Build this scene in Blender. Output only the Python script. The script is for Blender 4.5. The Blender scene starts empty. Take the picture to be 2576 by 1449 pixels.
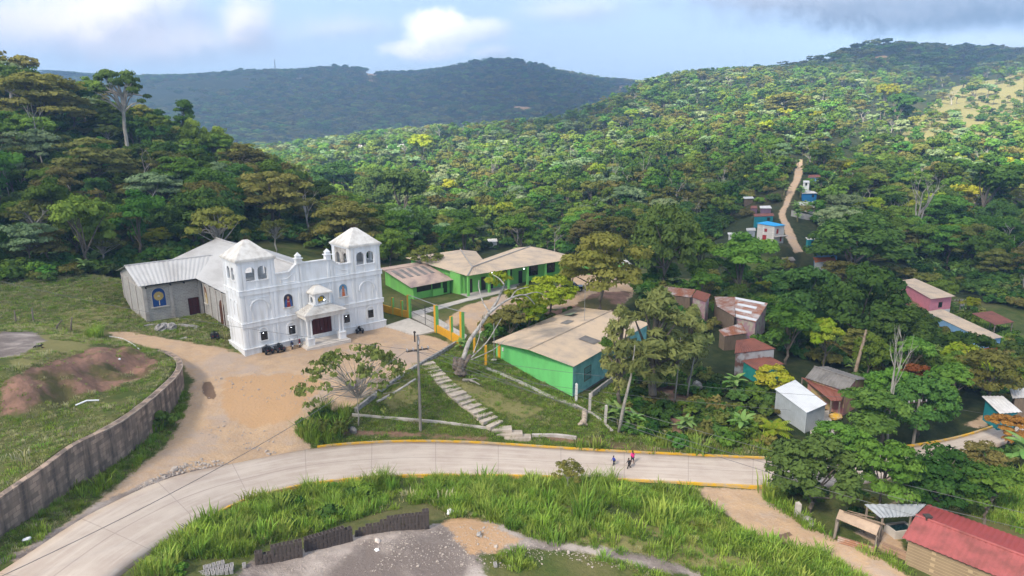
import bpy, math, random
import numpy as np
from mathutils import Vector

# ------------------------------------------------------------------ camera
F_PX, V_H, U_C, V_C, CAM_Z = 1650.0, 360.0, 1288.0, 724.5, 35.0
PITCH = math.atan((V_C - V_H) / F_PX)
CP, SP = math.cos(PITCH), math.sin(PITCH)
scene = bpy.context.scene
COL = scene.collection
cd = bpy.data.cameras.new('camera')
cam = bpy.data.objects.new('camera', cd)
COL.objects.link(cam)
cam.location = (0, 0, CAM_Z)
cam.rotation_euler = (math.pi / 2 - PITCH, 0, 0)
cd.sensor_width = 36.0
cd.lens = F_PX / 2576.0 * 36.0
cd.clip_start = 0.5
cd.clip_end = 20000
scene.camera = cam

# ------------------------------------------------------------------ light
SUN_DIR = Vector((-0.48, -0.57, 0.665)).normalized()     # towards the sun
SUN_EL = math.asin(SUN_DIR.z)
SUN_ROT = math.atan2(SUN_DIR.x, SUN_DIR.y)
sl = bpy.data.lights.new('sun', 'SUN')
sl.energy = 5.0
sl.angle = math.radians(9)
sl.color = (1.0, 0.91, 0.78)
so = bpy.data.objects.new('sun', sl)
COL.objects.link(so)
so.rotation_euler = SUN_DIR.to_track_quat('Z', 'Y').to_euler()
scene.view_settings.view_transform = 'Standard'
scene.view_settings.look = 'None'
scene.view_settings.gamma = 1.0
scene.view_settings.exposure = 1.6
scene.cycles.use_denoising = True
scene.cycles.max_bounces = 6
scene.cycles.diffuse_bounces = 3
scene.cycles.glossy_bounces = 2
scene.cycles.transmission_bounces = 4
scene.cycles.transparent_max_bounces = 8
scene.cycles.volume_bounces = 0
scene.cycles.sample_clamp_indirect = 6


def ray(u, v):
    a = (u - U_C) / F_PX
    b = (V_C - v) / F_PX
    return (a, CP + b * SP, -SP + b * CP)


def P(u, v, z):
    d = ray(u, v)
    t = (z - CAM_Z) / d[2]
    return Vector((d[0] * t, d[1] * t, z))


def PY(u, v, y):
    d = ray(u, v)
    t = y / d[1]
    return Vector((d[0] * t, y, CAM_Z + d[2] * t))


def proj(x, y, z):
    z = z - CAM_Z
    t = y * CP - z * SP
    up = y * SP + z * CP
    return U_C + F_PX * x / t, V_C - F_PX * up / t


# ------------------------------------------------------------------ node DSL
class NT:
    def __init__(s, tree):
        s.t = tree
        s.n = tree.nodes
        s.l = tree.links

    def new(s, ty, **kw):
        n = s.n.new(ty)
        for k, v in kw.items():
            setattr(n, k, v)
        return n

    def put(s, sock, val):
        if val is None:
            return
        if isinstance(val, bpy.types.NodeSocket):
            s.l.new(val, sock)
        else:
            if isinstance(val, (tuple, list)) and len(val) == 3 and sock.type == 'RGBA':
                val = (*val, 1)
            sock.default_value = val

    def math(s, op, a, b=None, c=None, clamp=False):
        n = s.new('ShaderNodeMath', operation=op, use_clamp=clamp)
        s.put(n.inputs[0], a)
        s.put(n.inputs[1], b)
        s.put(n.inputs[2], c)
        return n.outputs[0]

    def mix(s, f, a, b, blend='MIX'):
        n = s.new('ShaderNodeMix', data_type='RGBA', blend_type=blend)
        s.put(n.inputs[0], f)
        s.put(n.inputs[6], a)
        s.put(n.inputs[7], b)
        return n.outputs[2]

    def noise(s, vec, scale, detail=4, rough=0.55, out=0):
        n = s.new('ShaderNodeTexNoise')
        s.put(n.inputs['Vector'], vec)
        n.inputs['Scale'].default_value = scale
        n.inputs['Detail'].default_value = detail
        n.inputs['Roughness'].default_value = rough
        return n.outputs[out]

    def ss(s, x, lo, hi):
        n = s.new('ShaderNodeMapRange', interpolation_type='SMOOTHSTEP')
        s.put(n.inputs[0], x)
        s.put(n.inputs[1], lo)
        s.put(n.inputs[2], hi)
        n.inputs[3].default_value = 0.0
        n.inputs[4].default_value = 1.0
        return n.outputs[0]

    def vmul(s, v, k):
        n = s.new('ShaderNodeVectorMath', operation='MULTIPLY')
        s.put(n.inputs[0], v)
        n.inputs[1].default_value = k
        return n.outputs[0]


# ------------------------------------------------------------------ sky
world = bpy.data.worlds.new('World')
scene.world = world
world.use_nodes = True
w = NT(world.node_tree)
w.n.clear()
wo = w.new('ShaderNodeOutputWorld')
sky = w.new('ShaderNodeTexSky', sky_type='NISHITA')
sky.sun_disc = False
sky.sun_elevation = SUN_EL
sky.sun_rotation = SUN_ROT
sky.altitude = 900
sky.air_density = 1.0
sky.dust_density = 1.6
sky.ozone_density = 1.0
SKY_K = 0.09
tc = w.new('ShaderNodeTexCoord')
sx = w.new('ShaderNodeSeparateXYZ')
w.l.new(tc.outputs['Generated'], sx.inputs[0])
yy = w.math('MAXIMUM', sx.outputs[1], 0.08)
ax = w.math('DIVIDE', sx.outputs[0], yy)
ez = w.math('DIVIDE', sx.outputs[2], yy)
pv = w.new('ShaderNodeCombineXYZ')
w.l.new(ax, pv.inputs[0])
w.l.new(ez, pv.inputs[2])
wn = w.noise(pv.outputs[0], 7.0, 6, 0.62, 1)
wn2 = w.noise(pv.outputs[0], 30.0, 7, 0.66, 0)
ws = w.new('ShaderNodeSeparateXYZ')
w.l.new(wn, ws.inputs[0])
# air light near the horizon on top of the physical sky
skyc = w.vmul(sky.outputs[0], (SKY_K * 1.0, SKY_K * 1.0, SKY_K * 1.0))
vz = w.math('MAXIMUM', sx.outputs[2], 0.0)
lowf = w.ss(vz, 0.42, 0.0)
col = w.mix(w.math('MULTIPLY', lowf, 0.86), skyc, (0.315, 0.375, 0.475))
upn = w.noise(tc.outputs['Generated'], 2.6, 5, 0.6, 0)
upc = w.math('MULTIPLY', w.ss(upn, 0.36, 0.6), w.ss(vz, 0.24, 0.5))
col = w.mix(w.math('MULTIPLY', upc, 0.85), col, (0.44, 0.44, 0.45))


def cloud(col, u, v, rx, ry, warp, soft, amount, lit, dark):
    d = ray(u, v)
    ca, ce = d[0] / d[1], d[2] / d[1]
    k = 1.0 / F_PX / d[1]
    dx = w.math('ADD', w.math('SUBTRACT', ax, ca), w.math('MULTIPLY', w.math('SUBTRACT', ws.outputs[0], 0.5), warp * rx * k))
    dz = w.math('ADD', w.math('SUBTRACT', ez, ce), w.math('MULTIPLY', w.math('SUBTRACT', ws.outputs[2], 0.5), warp * ry * k))
    qx = w.math('DIVIDE', dx, rx * k)
    qz = w.math('DIVIDE', dz, ry * k)
    r = w.math('SQRT', w.math('ADD', w.math('MULTIPLY', qx, qx), w.math('MULTIPLY', qz, qz)))
    r = w.math('ADD', r, w.math('MULTIPLY', w.math('SUBTRACT', wn2, 0.5), 1.0))
    a = w.math('MULTIPLY', w.ss(r, 1.0 + soft, 1.0 - soft), amount)
    sh = w.ss(w.math('ADD', w.math('ADD', w.math('MULTIPLY', qx, -0.75), qz), w.math('MULTIPLY', w.math('SUBTRACT', wn2, 0.5), 2.2)), -1.1, 0.5)
    return w.mix(a, col, w.mix(sh, dark, lit))


LAV = (0.265, 0.285, 0.36)
WARM = (0.521, 0.479, 0.487)
SKYCLOUDS = [
    (-60, 80, 420, 70, 1.6, 0.9, 0.75, WARM, LAV),
    (260, 55, 210, 75, 1.5, 0.6, 0.85, (0.622, 0.563, 0.546), LAV),
    (470, 120, 200, 40, 1.8, 0.9, 0.6, WARM, LAV),
    (625, 60, 60, 62, 1.6, 0.55, 0.8, (0.588, 0.538, 0.521), LAV),
    (870, 70, 120, 25, 2.0, 0.9, 0.35, WARM, LAV),
    (1205, 78, 75, 30, 1.5, 0.45, 0.8, (0.571, 0.571, 0.596), (0.353, 0.395, 0.504)),
    (1065, 128, 100, 24, 1.5, 0.4, 0.92, (0.588, 0.580, 0.596), (0.420, 0.445, 0.521)),
    (1105, 82, 80, 56, 1.35, 0.3, 1.0, (0.672, 0.655, 0.647), (0.420, 0.454, 0.538)),
    (1240, 132, 50, 14, 1.8, 0.7, 0.5, (0.504, 0.504, 0.538), LAV),
    (1450, 25, 130, 26, 1.8, 0.8, 0.5, (0.504, 0.504, 0.529), LAV),
    (2330, 6, 560, 66, 1.0, 0.5, 0.95, (0.20, 0.225, 0.275), (0.085, 0.11, 0.15)),
    (2560, 110, 200, 30, 1.6, 0.9, 0.5, (0.420, 0.445, 0.504), LAV),
    (2050, 0, 250, 26, 1.4, 0.6, 0.7, (0.27, 0.29, 0.34), (0.15, 0.18, 0.23)),
]
for c_ in SKYCLOUDS:
    col = cloud(col, *c_)
bg = w.new('ShaderNodeBackground')
w.l.new(col, bg.inputs[0])
bg.inputs[1].default_value = 1.0
w.l.new(bg.outputs[0], wo.inputs[0])


# ------------------------------------------------------------------ materials
MATS = {}


def mat(name, c, rough=0.85, c2=None, scale=1.2, amt=0.35, bump=0.0, bscale=8.0, kind=None, spec=0.25, metal=0.0, stretch=None):
    if name in MATS:
        return MATS[name]
    m = bpy.data.materials.new(name)
    m.use_nodes = True
    t = NT(m.node_tree)
    t.n.clear()
    out = t.new('ShaderNodeOutputMaterial')
    b = t.new('ShaderNodeBsdfPrincipled')
    t.l.new(b.outputs[0], out.inputs[0])
    b.inputs['Roughness'].default_value = rough
    b.inputs['Metallic'].default_value = metal
    b.inputs['Specular IOR Level'].default_value = spec
    g = t.new('ShaderNodeTexCoord').outputs['Object']
    gv = t.vmul(g, stretch) if stretch else g
    if c2 is None:
        c2 = tuple(k * 0.62 for k in c)
    n1 = t.noise(gv, scale, 6, 0.62)
    f = t.math('MULTIPLY', t.ss(n1, 0.38, 0.72), amt * 2, clamp=True)
    colr = t.mix(f, c, c2)
    if kind == 'blocks':
        s = t.new('ShaderNodeSeparateXYZ')
        t.l.new(g, s.inputs[0])
        cv = t.new('ShaderNodeCombineXYZ')
        t.l.new(t.math('ADD', s.outputs[0], s.outputs[1]), cv.inputs[0])
        t.l.new(s.outputs[2], cv.inputs[1])
        br = t.new('ShaderNodeTexBrick')
        t.l.new(cv.outputs[0], br.inputs[0])
        t.put(br.inputs['Color1'], colr)
        t.put(br.inputs['Color2'], t.mix(0.75, colr, c2))
        br.inputs['Mortar'].default_value = (*[min(1, k * (1.25 if name != 'stained_masonry' else .45)) for k in c], 1)
        br.inputs['Scale'].default_value = 1.0
        br.inputs['Mortar Size'].default_value = 0.018
        br.inputs['Brick Width'].default_value = 0.55 if name != 'stained_masonry' else 0.8
        br.inputs['Row Height'].default_value = 0.27 if name != 'stained_masonry' else 0.42
        colr = br.outputs[0]
    t.l.new(colr, b.inputs['Base Color'])
    if bump:
        bn = t.new('ShaderNodeBump')
        bn.inputs['Strength'].default_value = bump
        bn.inputs['Distance'].default_value = 0.05
        t.l.new(t.noise(gv, bscale, 5), bn.inputs['Height'])
        t.l.new(bn.outputs[0], b.inputs['Normal'])
    MATS[name] = m
    return m


def leafmat(name, c1, c2, c3, trans=0.28, hue=0.03, val=0.35):
    m = bpy.data.materials.new(name)
    m.use_nodes = True
    t = NT(m.node_tree)
    t.n.clear()
    out = t.new('ShaderNodeOutputMaterial')
    at = t.new('ShaderNodeAttribute')
    at.attribute_name = 'tint'
    oi = t.new('ShaderNodeObjectInfo')
    cc = t.mix(at.outputs['Fac'], c1, c2)
    rnd = oi.outputs['Random']
    cc = t.mix(t.math('MULTIPLY', t.ss(rnd, 0.45, 1.0), 0.6), cc, c3)
    hs = t.new('ShaderNodeHueSaturation')
    t.l.new(cc, hs.inputs['Color'])
    r2 = t.math('FRACT', t.math('MULTIPLY', rnd, 17.31))
    r3 = t.math('FRACT', t.math('MULTIPLY', rnd, 41.77))
    t.l.new(t.math('ADD', t.math('MULTIPLY', t.math('SUBTRACT', r2, 0.5), 2 * hue), 0.5), hs.inputs['Hue'])
    t.l.new(t.math('ADD', t.math('MULTIPLY', t.math('SUBTRACT', r3, 0.5), 2 * val), 1.0), hs.inputs['Value'])
    d = t.new('ShaderNodeBsdfDiffuse')
    tr = t.new('ShaderNodeBsdfTranslucent')
    t.l.new(hs.outputs[0], d.inputs[0])
    t.l.new(hs.outputs[0], tr.inputs[0])
    mx = t.new('ShaderNodeMixShader')
    mx.inputs[0].default_value = trans
    t.l.new(d.outputs[0], mx.inputs[1])
    t.l.new(tr.outputs[0], mx.inputs[2])
    t.l.new(mx.outputs[0], out.inputs[0])
    MATS[name] = m
    return m


# ------------------------------------------------------------------ objects
def empty(name, loc=(0, 0, 0), rz=0.0, label=None, cat=None, group=None, kind=None):
    o = bpy.data.objects.new(name, None)
    COL.objects.link(o)
    o.location = loc
    o.rotation_euler = (0, 0, rz)
    o.empty_display_size = 0.3
    tag(o, label, cat, group, kind)
    return o


def tag(o, label=None, cat=None, group=None, kind=None):
    if label:
        o['label'] = label
    if cat:
        o['category'] = cat
    if group:
        o['group'] = group
    if kind:
        o['kind'] = kind
    return o


def mesh_np(name, V, Fq, mats=(), midx=None, tint=None, smooth=False):
    me = bpy.data.meshes.new(name)
    V = np.asarray(V, dtype=np.float32)
    Fq = np.asarray(Fq, dtype=np.int32)
    k = Fq.shape[1]
    me.vertices.add(len(V))
    me.vertices.foreach_set('co', V.ravel())
    me.loops.add(Fq.size)
    me.loops.foreach_set('vertex_index', Fq.ravel())
    me.polygons.add(len(Fq))
    me.polygons.foreach_set('loop_start', np.arange(0, Fq.size, k, dtype=np.int32))
    for m in mats:
        me.materials.append(m)
    if midx is not None:
        me.polygons.foreach_set('material_index', np.asarray(midx, dtype=np.int32))
    me.polygons.foreach_set('use_smooth', np.full(len(Fq), smooth))
    me.update(calc_edges=True)
    if tint is not None:
        a = me.attributes.new('tint', 'FLOAT', 'FACE')
        a.data.foreach_set('value', np.asarray(tint, dtype=np.float32))
    return me


class MB:
    """collects faces, then links them as one mesh object"""

    def __init__(s, off=None):
        s.v = []
        s.f = []
        s.off = Vector(off) if off is not None else None

    def add(s, vs, fs):
        b = len(s.v)
        s.v += [tuple(Vector(q) - s.off) if s.off is not None else tuple(q) for q in vs]
        s.f += [tuple(i + b for i in f) for f in fs]

    def box(s, x0, x1, y0, y1, z0, z1):
        s.add([(x0, y0, z0), (x1, y0, z0), (x1, y1, z0), (x0, y1, z0), (x0, y0, z1), (x1, y0, z1), (x1, y1, z1), (x0, y1, z1)],
              [(3, 2, 1, 0), (4, 5, 6, 7), (0, 1, 5, 4), (1, 2, 6, 5), (2, 3, 7, 6), (3, 0, 4, 7)])
        return s

    def obox(s, c, sx_, sy_, sz_, rz=0.0, rx=0.0):
        """box centred at c (z from c.z up), rotated about z, optionally tilted"""
        vs = []
        for z in (0, sz_):
            for x, y in ((-1, -1), (1, -1), (1, 1), (-1, 1)):
                X, Y, Z = x * sx_ / 2, y * sy_ / 2, z
                Y, Z = Y * math.cos(rx) - Z * math.sin(rx), Y * math.sin(rx) + Z * math.cos(rx)
                vs.append((c[0] + X * math.cos(rz) - Y * math.sin(rz), c[1] + X * math.sin(rz) + Y * math.cos(rz), c[2] + Z))
        s.add(vs, [(3, 2, 1, 0), (4, 5, 6, 7), (0, 1, 5, 4), (1, 2, 6, 5), (2, 3, 7, 6), (3, 0, 4, 7)])
        return s

    def prism(s, poly, d):
        """poly: list of 3D points, extruded by vector d"""
        n = len(poly)
        a = [Vector(q) for q in poly]
        b = [q + Vector(d) for q in a]
        s.add(a + b, [tuple(range(n - 1, -1, -1)), tuple(range(n, 2 * n))] + [(i, (i + 1) % n, n + (i + 1) % n, n + i) for i in range(n)])
        return s

    def tube(s, pts, r, n=6, cap=True):
        pts = [Vector(q) for q in pts]
        rs = r if isinstance(r, (list, tuple)) else [r] * len(pts)
        vs = []
        for i, q in enumerate(pts):
            d = (pts[min(i + 1, len(pts) - 1)] - pts[max(i - 1, 0)])
            d = d.normalized() if d.length > 1e-9 else Vector((0, 0, 1))
            e = d.cross(Vector((0, 0, 1)))
            if e.length < 1e-3:
                e = Vector((1, 0, 0))
            e.normalize()
            g = d.cross(e)
            for k in range(n):
                an = 2 * math.pi * k / n
                vs.append(q + (e * math.cos(an) + g * math.sin(an)) * rs[i])
        fs = []
        for i in range(len(pts) - 1):
            for k in range(n):
                fs.append((i * n + k, i * n + (k + 1) % n, (i + 1) * n + (k + 1) % n, (i + 1) * n + k))
        if cap:
            fs.append(tuple(range(n - 1, -1, -1)))
            fs.append(tuple(range((len(pts) - 1) * n, len(pts) * n)))
        s.add(vs, fs)
        return s

    def ball(s, c, rx, ry=None, rz=None, n=10, m=6, seed=None, rough=0.0):
        ry = ry or rx
        rz = rz or rx
        rr = random.Random(seed)
        vs = [(c[0], c[1], c[2] - rz)]
        for i in range(1, m):
            th = -math.pi / 2 + math.pi * i / m
            for k in range(n):
                ph = 2 * math.pi * k / n
                j = 1 + rough * (rr.random() - 0.5) * 2
                vs.append((c[0] + rx * math.cos(th) * math.cos(ph) * j, c[1] + ry * math.cos(th) * math.sin(ph) * j, c[2] + rz * math.sin(th) * j))
        vs.append((c[0], c[1], c[2] + rz))
        L = len(vs) - 1
        fs = []
        for k in range(n):
            fs.append((0, 1 + (k + 1) % n, 1 + k))
            fs.append((L, L - n + k, L - n + (k + 1) % n))
        for i in range(m - 2):
            for k in range(n):
                a = 1 + i * n
                fs.append((a + k, a + (k + 1) % n, a + n + (k + 1) % n, a + n + k))
        s.add(vs, fs)
        return s

    def torus(s, c, axis, R, r, n=16, m=6):
        ax_ = Vector(axis).normalized()
        e = ax_.cross(Vector((0, 0, 1)))
        if e.length < 1e-3:
            e = Vector((1, 0, 0))
        e.normalize()
        g = ax_.cross(e)
        vs = []
        for i in range(n):
            an = 2 * math.pi * i / n
            d = e * math.cos(an) + g * math.sin(an)
            for k in range(m):
                b = 2 * math.pi * k / m
                vs.append(Vector(c) + d * (R + r * math.cos(b)) + ax_ * r * math.sin(b))
        fs = [(i * m + k, ((i + 1) % n) * m + k, ((i + 1) % n) * m + (k + 1) % m, i * m + (k + 1) % m) for i in range(n) for k in range(m)]
        s.add(vs, fs)
        return s

    def corr(s, p00, p10, p11, p01, pitch=0.45, amp=0.05, th=0.04):
        """corrugated sheet, ribs run p00->p01, counted along p00->p10"""
        p00, p10, p11, p01 = map(Vector, (p00, p10, p11, p01))
        nrm = (p10 - p00).cross(p01 - p00).normalized()
        if nrm.z < 0:
            nrm = -nrm
        n = max(2, int((p10 - p00).length / pitch) * 2)
        vs = []
        for i in range(n + 1):
            k = i / n
            o = nrm * (amp if i % 2 else -amp)
            a = p00.lerp(p10, k) + o
            b = p01.lerp(p11, k) + o
            vs += [a, b, a - nrm * th, b - nrm * th]
        fs = []
        for i in range(n):
            q = 4 * i
            fs += [(q, q + 4, q + 5, q + 1), (q + 2, q + 3, q + 7, q + 6), (q, q + 2, q + 6, q + 4), (q + 1, q + 5, q + 7, q + 3)]
        fs += [(0, 1, 3, 2), (4 * n, 4 * n + 2, 4 * n + 3, 4 * n + 1)]
        s.add(vs, fs)
        return s

    def build(s, name, m, parent=None, smooth=False, label=None, cat=None, group=None, kind=None):
        me = bpy.data.meshes.new(name)
        me.from_pydata(s.v, [], s.f)
        me.materials.append(m)
        if smooth:
            me.polygons.foreach_set('use_smooth', [True] * len(me.polygons))
        me.update()
        o = bpy.data.objects.new(name, me)
        COL.objects.link(o)
        if parent:
            o.parent = parent
        tag(o, label, cat, group, kind)
        return o


def copy_tree(o, parent=None):
    c = o.copy()
    COL.objects.link(c)
    c.parent = parent
    for ch in list(o.children):
        copy_tree(ch, c)
    return c


# ------------------------------------------------------------------ noise (numpy)
def vnoise(x, y, seed=0):
    xi = np.floor(x).astype(np.int64)
    yi = np.floor(y).astype(np.int64)
    fx = x - xi
    fy = y - yi
    fx = fx * fx * (3 - 2 * fx)
    fy = fy * fy * (3 - 2 * fy)

    def h(a, b):
        n = (a * 374761393 + b * 668265263 + seed * 974634777) & 0xffffffff
        n = ((n ^ (n >> 13)) * 1274126177) & 0xffffffff
        return ((n ^ (n >> 16)) & 0xffff) / 65535.0
    return (h(xi, yi) * (1 - fx) + h(xi + 1, yi) * fx) * (1 - fy) + (h(xi, yi + 1) * (1 - fx) + h(xi + 1, yi + 1) * fx) * fy - 0.5


def fbm(x, y, seed=0, oct=4):
    r = 0
    a = 1.0
    for i in range(oct):
        r = r + a * vnoise(x * 2 ** i + 17.3 * i, y * 2 ** i - 9.1 * i, seed + i)
        a *= 0.5
    return r
# ------------------------------------------------------------------ terrain heights
NEAR = [(700, 890, 5.5), (622, 899, 5.4), (965, 826, 5.6), (860, 850, 5.5), (540, 850, 5.9), (480, 920, 5.3), (500, 1000, 4.8), (650, 980, 4.9), (750, 950, 5.1),
        (850, 900, 5.3), (1000, 850, 5.3), (560, 1100, 3.6), (420, 1100, 4.4), (700, 1100, 2.6), (760, 1060, 3.3),
        (800, 1128, 1.7), (600, 1165, 3.0), (430, 1203, 4.2), (240, 1288, 5.4), (60, 1402, 6.3), (1000, 1113, .9), (1200, 1116, .5), (1450, 1132, .2), (1700, 1145, 0), (1950, 1155, -.3),
        (800, 1216, 1.5), (640, 1252, 2.6), (520, 1305, 3.9), (400, 1372, 5.1), (290, 1449, 6.0), (1000, 1199, .8), (1200, 1197, .4), (1450, 1203, .1), (1700, 1215, -.1), (1950, 1226, -.4),
        (2200, 1200, -.9), (2300, 1135, -1.2), (2400, 1108, -1.5), (2480, 1085, -1.6), (-120, 1520, 6.6), (180, 1560, 6.6),
        (457, 990, 4.8), (400, 1055, 4.5), (300, 1148, 4.9), (180, 1215, 5.4), (80, 1290, 5.9), (0, 1342, 6.2), (100, 1360, 6.1),
        (950, 960, 4.9), (1060, 910, 5.1), (1150, 850, 5.2), (1060, 960, 4.3), (1000, 1030, 2.9), (1100, 1050, 2.3), (1240, 1078, 1.6), (1060, 1085, 1.5),
        (1060, 1103, 1.0), (900, 1100, 1.5), (830, 1080, 2.3), (890, 1040, 3.1), (1075, 915, 5.0), (1140, 985, 3.6), (1200, 1030, 2.6), (1260, 1075, 1.5), (1305, 1102, .65),
        (1200, 930, 4.2), (1300, 980, 2.9), (1400, 1030, 1.7), (1450, 1012, 1.6), (1500, 1080, .9), (1400, 1103, .6), (1230, 900, 4.4), (1340, 945, 2.9),
        (1560, 960, .8), (1560, 1060, .6), (1650, 1000, .6), (1700, 1080, .4), (1800, 1050, .3), (1800, 900, .6), (1900, 950, .4), (2000, 1085, -.2), (1950, 1000, .1), (1560, 1120, .35), (1800, 1130, .2),
        (1150, 770, 6), (1000, 760, 6), (1250, 790, 6), (1350, 730, 6.2), (1450, 740, 6.2), (1050, 830, 5.4), (1550, 700, 6.3), (1200, 812, 5.7), (1180, 860, 4.8),
        (1300, 812, 5.0), (1450, 790, 4.6), (1560, 765, 5.2), (1210, 866, 4.5), (1330, 845, 3.9), (1420, 860, 3.4), (1480, 880, 3.0),
        (900, 1400, 4.2), (700, 1440, 4.4), (1100, 1400, 4), (1245, 1424, 3.6), (1000, 1340, 4.1), (750, 1410, 4.4), (530, 1430, 5), (640, 1380, 4.6), (1150, 1320, 3.7), (1300, 1360, 3.3),
        (1500, 1400, 2.5), (1600, 1340, 2.0), (1750, 1400, 1.4), (1900, 1440, .9), (1000, 1600, 4), (1900, 1600, 1),
        (800, 1300, 3), (1000, 1260, 2), (1250, 1260, 1.6), (1500, 1260, 1.0), (1650, 1270, .7), (600, 1330, 4.2), (450, 1400, 5.2), (1700, 1240, .2), (1720, 1320, .9), (1900, 1390, .6),
        (1800, 1240, -.1), (1850, 1300, -.1), (2000, 1350, 0), (2150, 1420, .1), (2250, 1449, .2), (1950, 1260, -.3), (2100, 1330, -.3),
        (2290, 1400, -.2), (2150, 1340, -.2), (2500, 1449, -.2), (2250, 1300, -.5), (2500, 1300, -.6), (2050, 1250, -.4), (2500, 1600, 0), (2800, 1300, -.8),
        (1850, 930, .5), (1950, 1050, -.2), (2100, 1040, -.6), (2100, 900, -.8), (2300, 950, -1.5), (2500, 1000, -2), (2250, 850, -2), (2360, 790, -3), (2480, 830, -2.8), (2560, 900, -2.8), (2540, 860, -3),
        (1750, 800, 1.6), (1850, 830, .9), (1700, 760, 2.2), (1920, 607, 4.3), (1985, 628, 4.4), (2060, 650, 1.5), (2000, 560, 7.5), (1840, 605, 3.6), (1970, 520, 11.5), (2000, 475, 16.5), (2015, 425, 22.5), (1960, 545, 8.8),
        (1920, 525, 9.2), (1920, 552, 7.6), (2050, 640, 1.6), (2080, 655, 1.2), (2030, 497, 13), (2040, 537, 8.2), (2400, 1200, -1.2), (2576, 1150, -1.8)]
SHARED_L = [(330, 765, 6.3), (370, 812, 6.2), (450, 800, 6.1), (290, 842, 6.5), (240, 792, 7.0), (100, 780, 8), (0, 700, 11), (150, 700, 10.5), (280, 700, 8.7), (-200, 760, 9.5), (400, 884, 6.5), (-200, 690, 12)]
TERR = [(95, 878, 11.2), (200, 858, 10.1), (20, 900, 11.6), (150, 905, 11.3), (260, 884, 9.8), (330, 880, 8.5), (40, 955, 11.6), (50, 1050, 9.0), (160, 1015, 8.6), (250, 982, 8.3), (350, 948, 7.8), (110, 935, 11.4), (0, 840, 10.6), (-200, 900, 11.4), (-60, 960, 11.6), (-60, 1055, 9.3), (-200, 1050, 9.6), (390, 915, 7.4), (100, 1120, 9.1), (250, 1030, 8.7)]
WALL_TOP = [(396, 881, 6.9), (422, 887, 7.1), (443, 899, 7.4), (452, 918, 7.6), (440, 943, 7.8), (405, 977, 8.1), (360, 1015, 8.3), (300, 1058, 8.6), (240, 1090, 8.9), (180, 1120, 9.1), (100, 1178, 9.2), (0, 1246, 9.2), (-130, 1340, 9.2), (-300, 1480, 9.2)]
FAR = {
    -500: [(110, 760), (140, 560), (190, 380), (240, 240), (320, 170), (450, 400), (700, 420), (1400, 330), (2500, 190), (5500, 230)],
    0: [(117, 700), (140, 600), (190, 420), (240, 285), (300, 225), (380, 300), (700, 400), (1400, 320), (2300, 195), (3500, 230), (5500, 250)],
    300: [(120, 715), (150, 610), (190, 480), (230, 370), (260, 320), (320, 370), (500, 450), (900, 400), (1400, 330), (2300, 200), (3500, 240)],
    600: [(135, 690), (160, 610), (200, 510), (240, 445), (290, 470), (400, 490), (600, 440), (900, 400), (1400, 330), (3500, 240)],
    900: [(145, 690), (170, 650), (200, 610), (240, 595), (300, 575), (400, 485), (550, 410), (700, 372), (800, 365), (1000, 400), (1400, 345), (3500, 240)],
    1080: [(150, 700), (200, 650), (300, 580), (400, 490), (550, 405), (680, 355), (800, 352), (1000, 400), (1400, 345)],
    1250: [(170, 690), (220, 660), (300, 575), (400, 485), (550, 395), (700, 340), (800, 340), (1000, 390), (1500, 330), (3500, 220)],
    1450: [(170, 690), (220, 640), (300, 550), (400, 460), (550, 380), (700, 325), (850, 310), (1000, 370), (1500, 320), (3500, 230)],
    1600: [(180, 690), (220, 640), (300, 535), (400, 445), (550, 350), (700, 275), (850, 235), (1000, 250), (1400, 330), (3500, 240)],
    1800: [(150, 760), (190, 690), (240, 600), (300, 520), (400, 430), (550, 335), (700, 255), (850, 200), (950, 200), (1200, 260), (1600, 300), (2500, 240)],
    2000: [(150, 770), (190, 700), (450, 345), (600, 275), (800, 208), (950, 190), (1200, 220), (2500, 250)],
    2200: [(130, 850), (170, 740), (220, 640), (280, 550), (350, 460), (450, 375), (600, 295), (800, 220), (950, 172), (1150, 125), (1400, 150), (2500, 250)],
    2400: [(110, 940), (150, 795), (190, 690), (240, 580), (300, 490), (380, 410), (500, 335), (650, 265), (800, 225), (900, 210), (1100, 190), (1500, 142), (2500, 220)],
    2576: [(130, 880), (160, 760), (200, 650), (260, 545), (350, 435), (450, 355), (600, 270), (750, 200), (850, 168), (1000, 175), (1500, 142), (2500, 220)],
    3100: [(80, 1100), (130, 860), (200, 620), (300, 450), (450, 330), (650, 200), (850, 150), (1200, 150), (2500, 200)],
}


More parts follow.
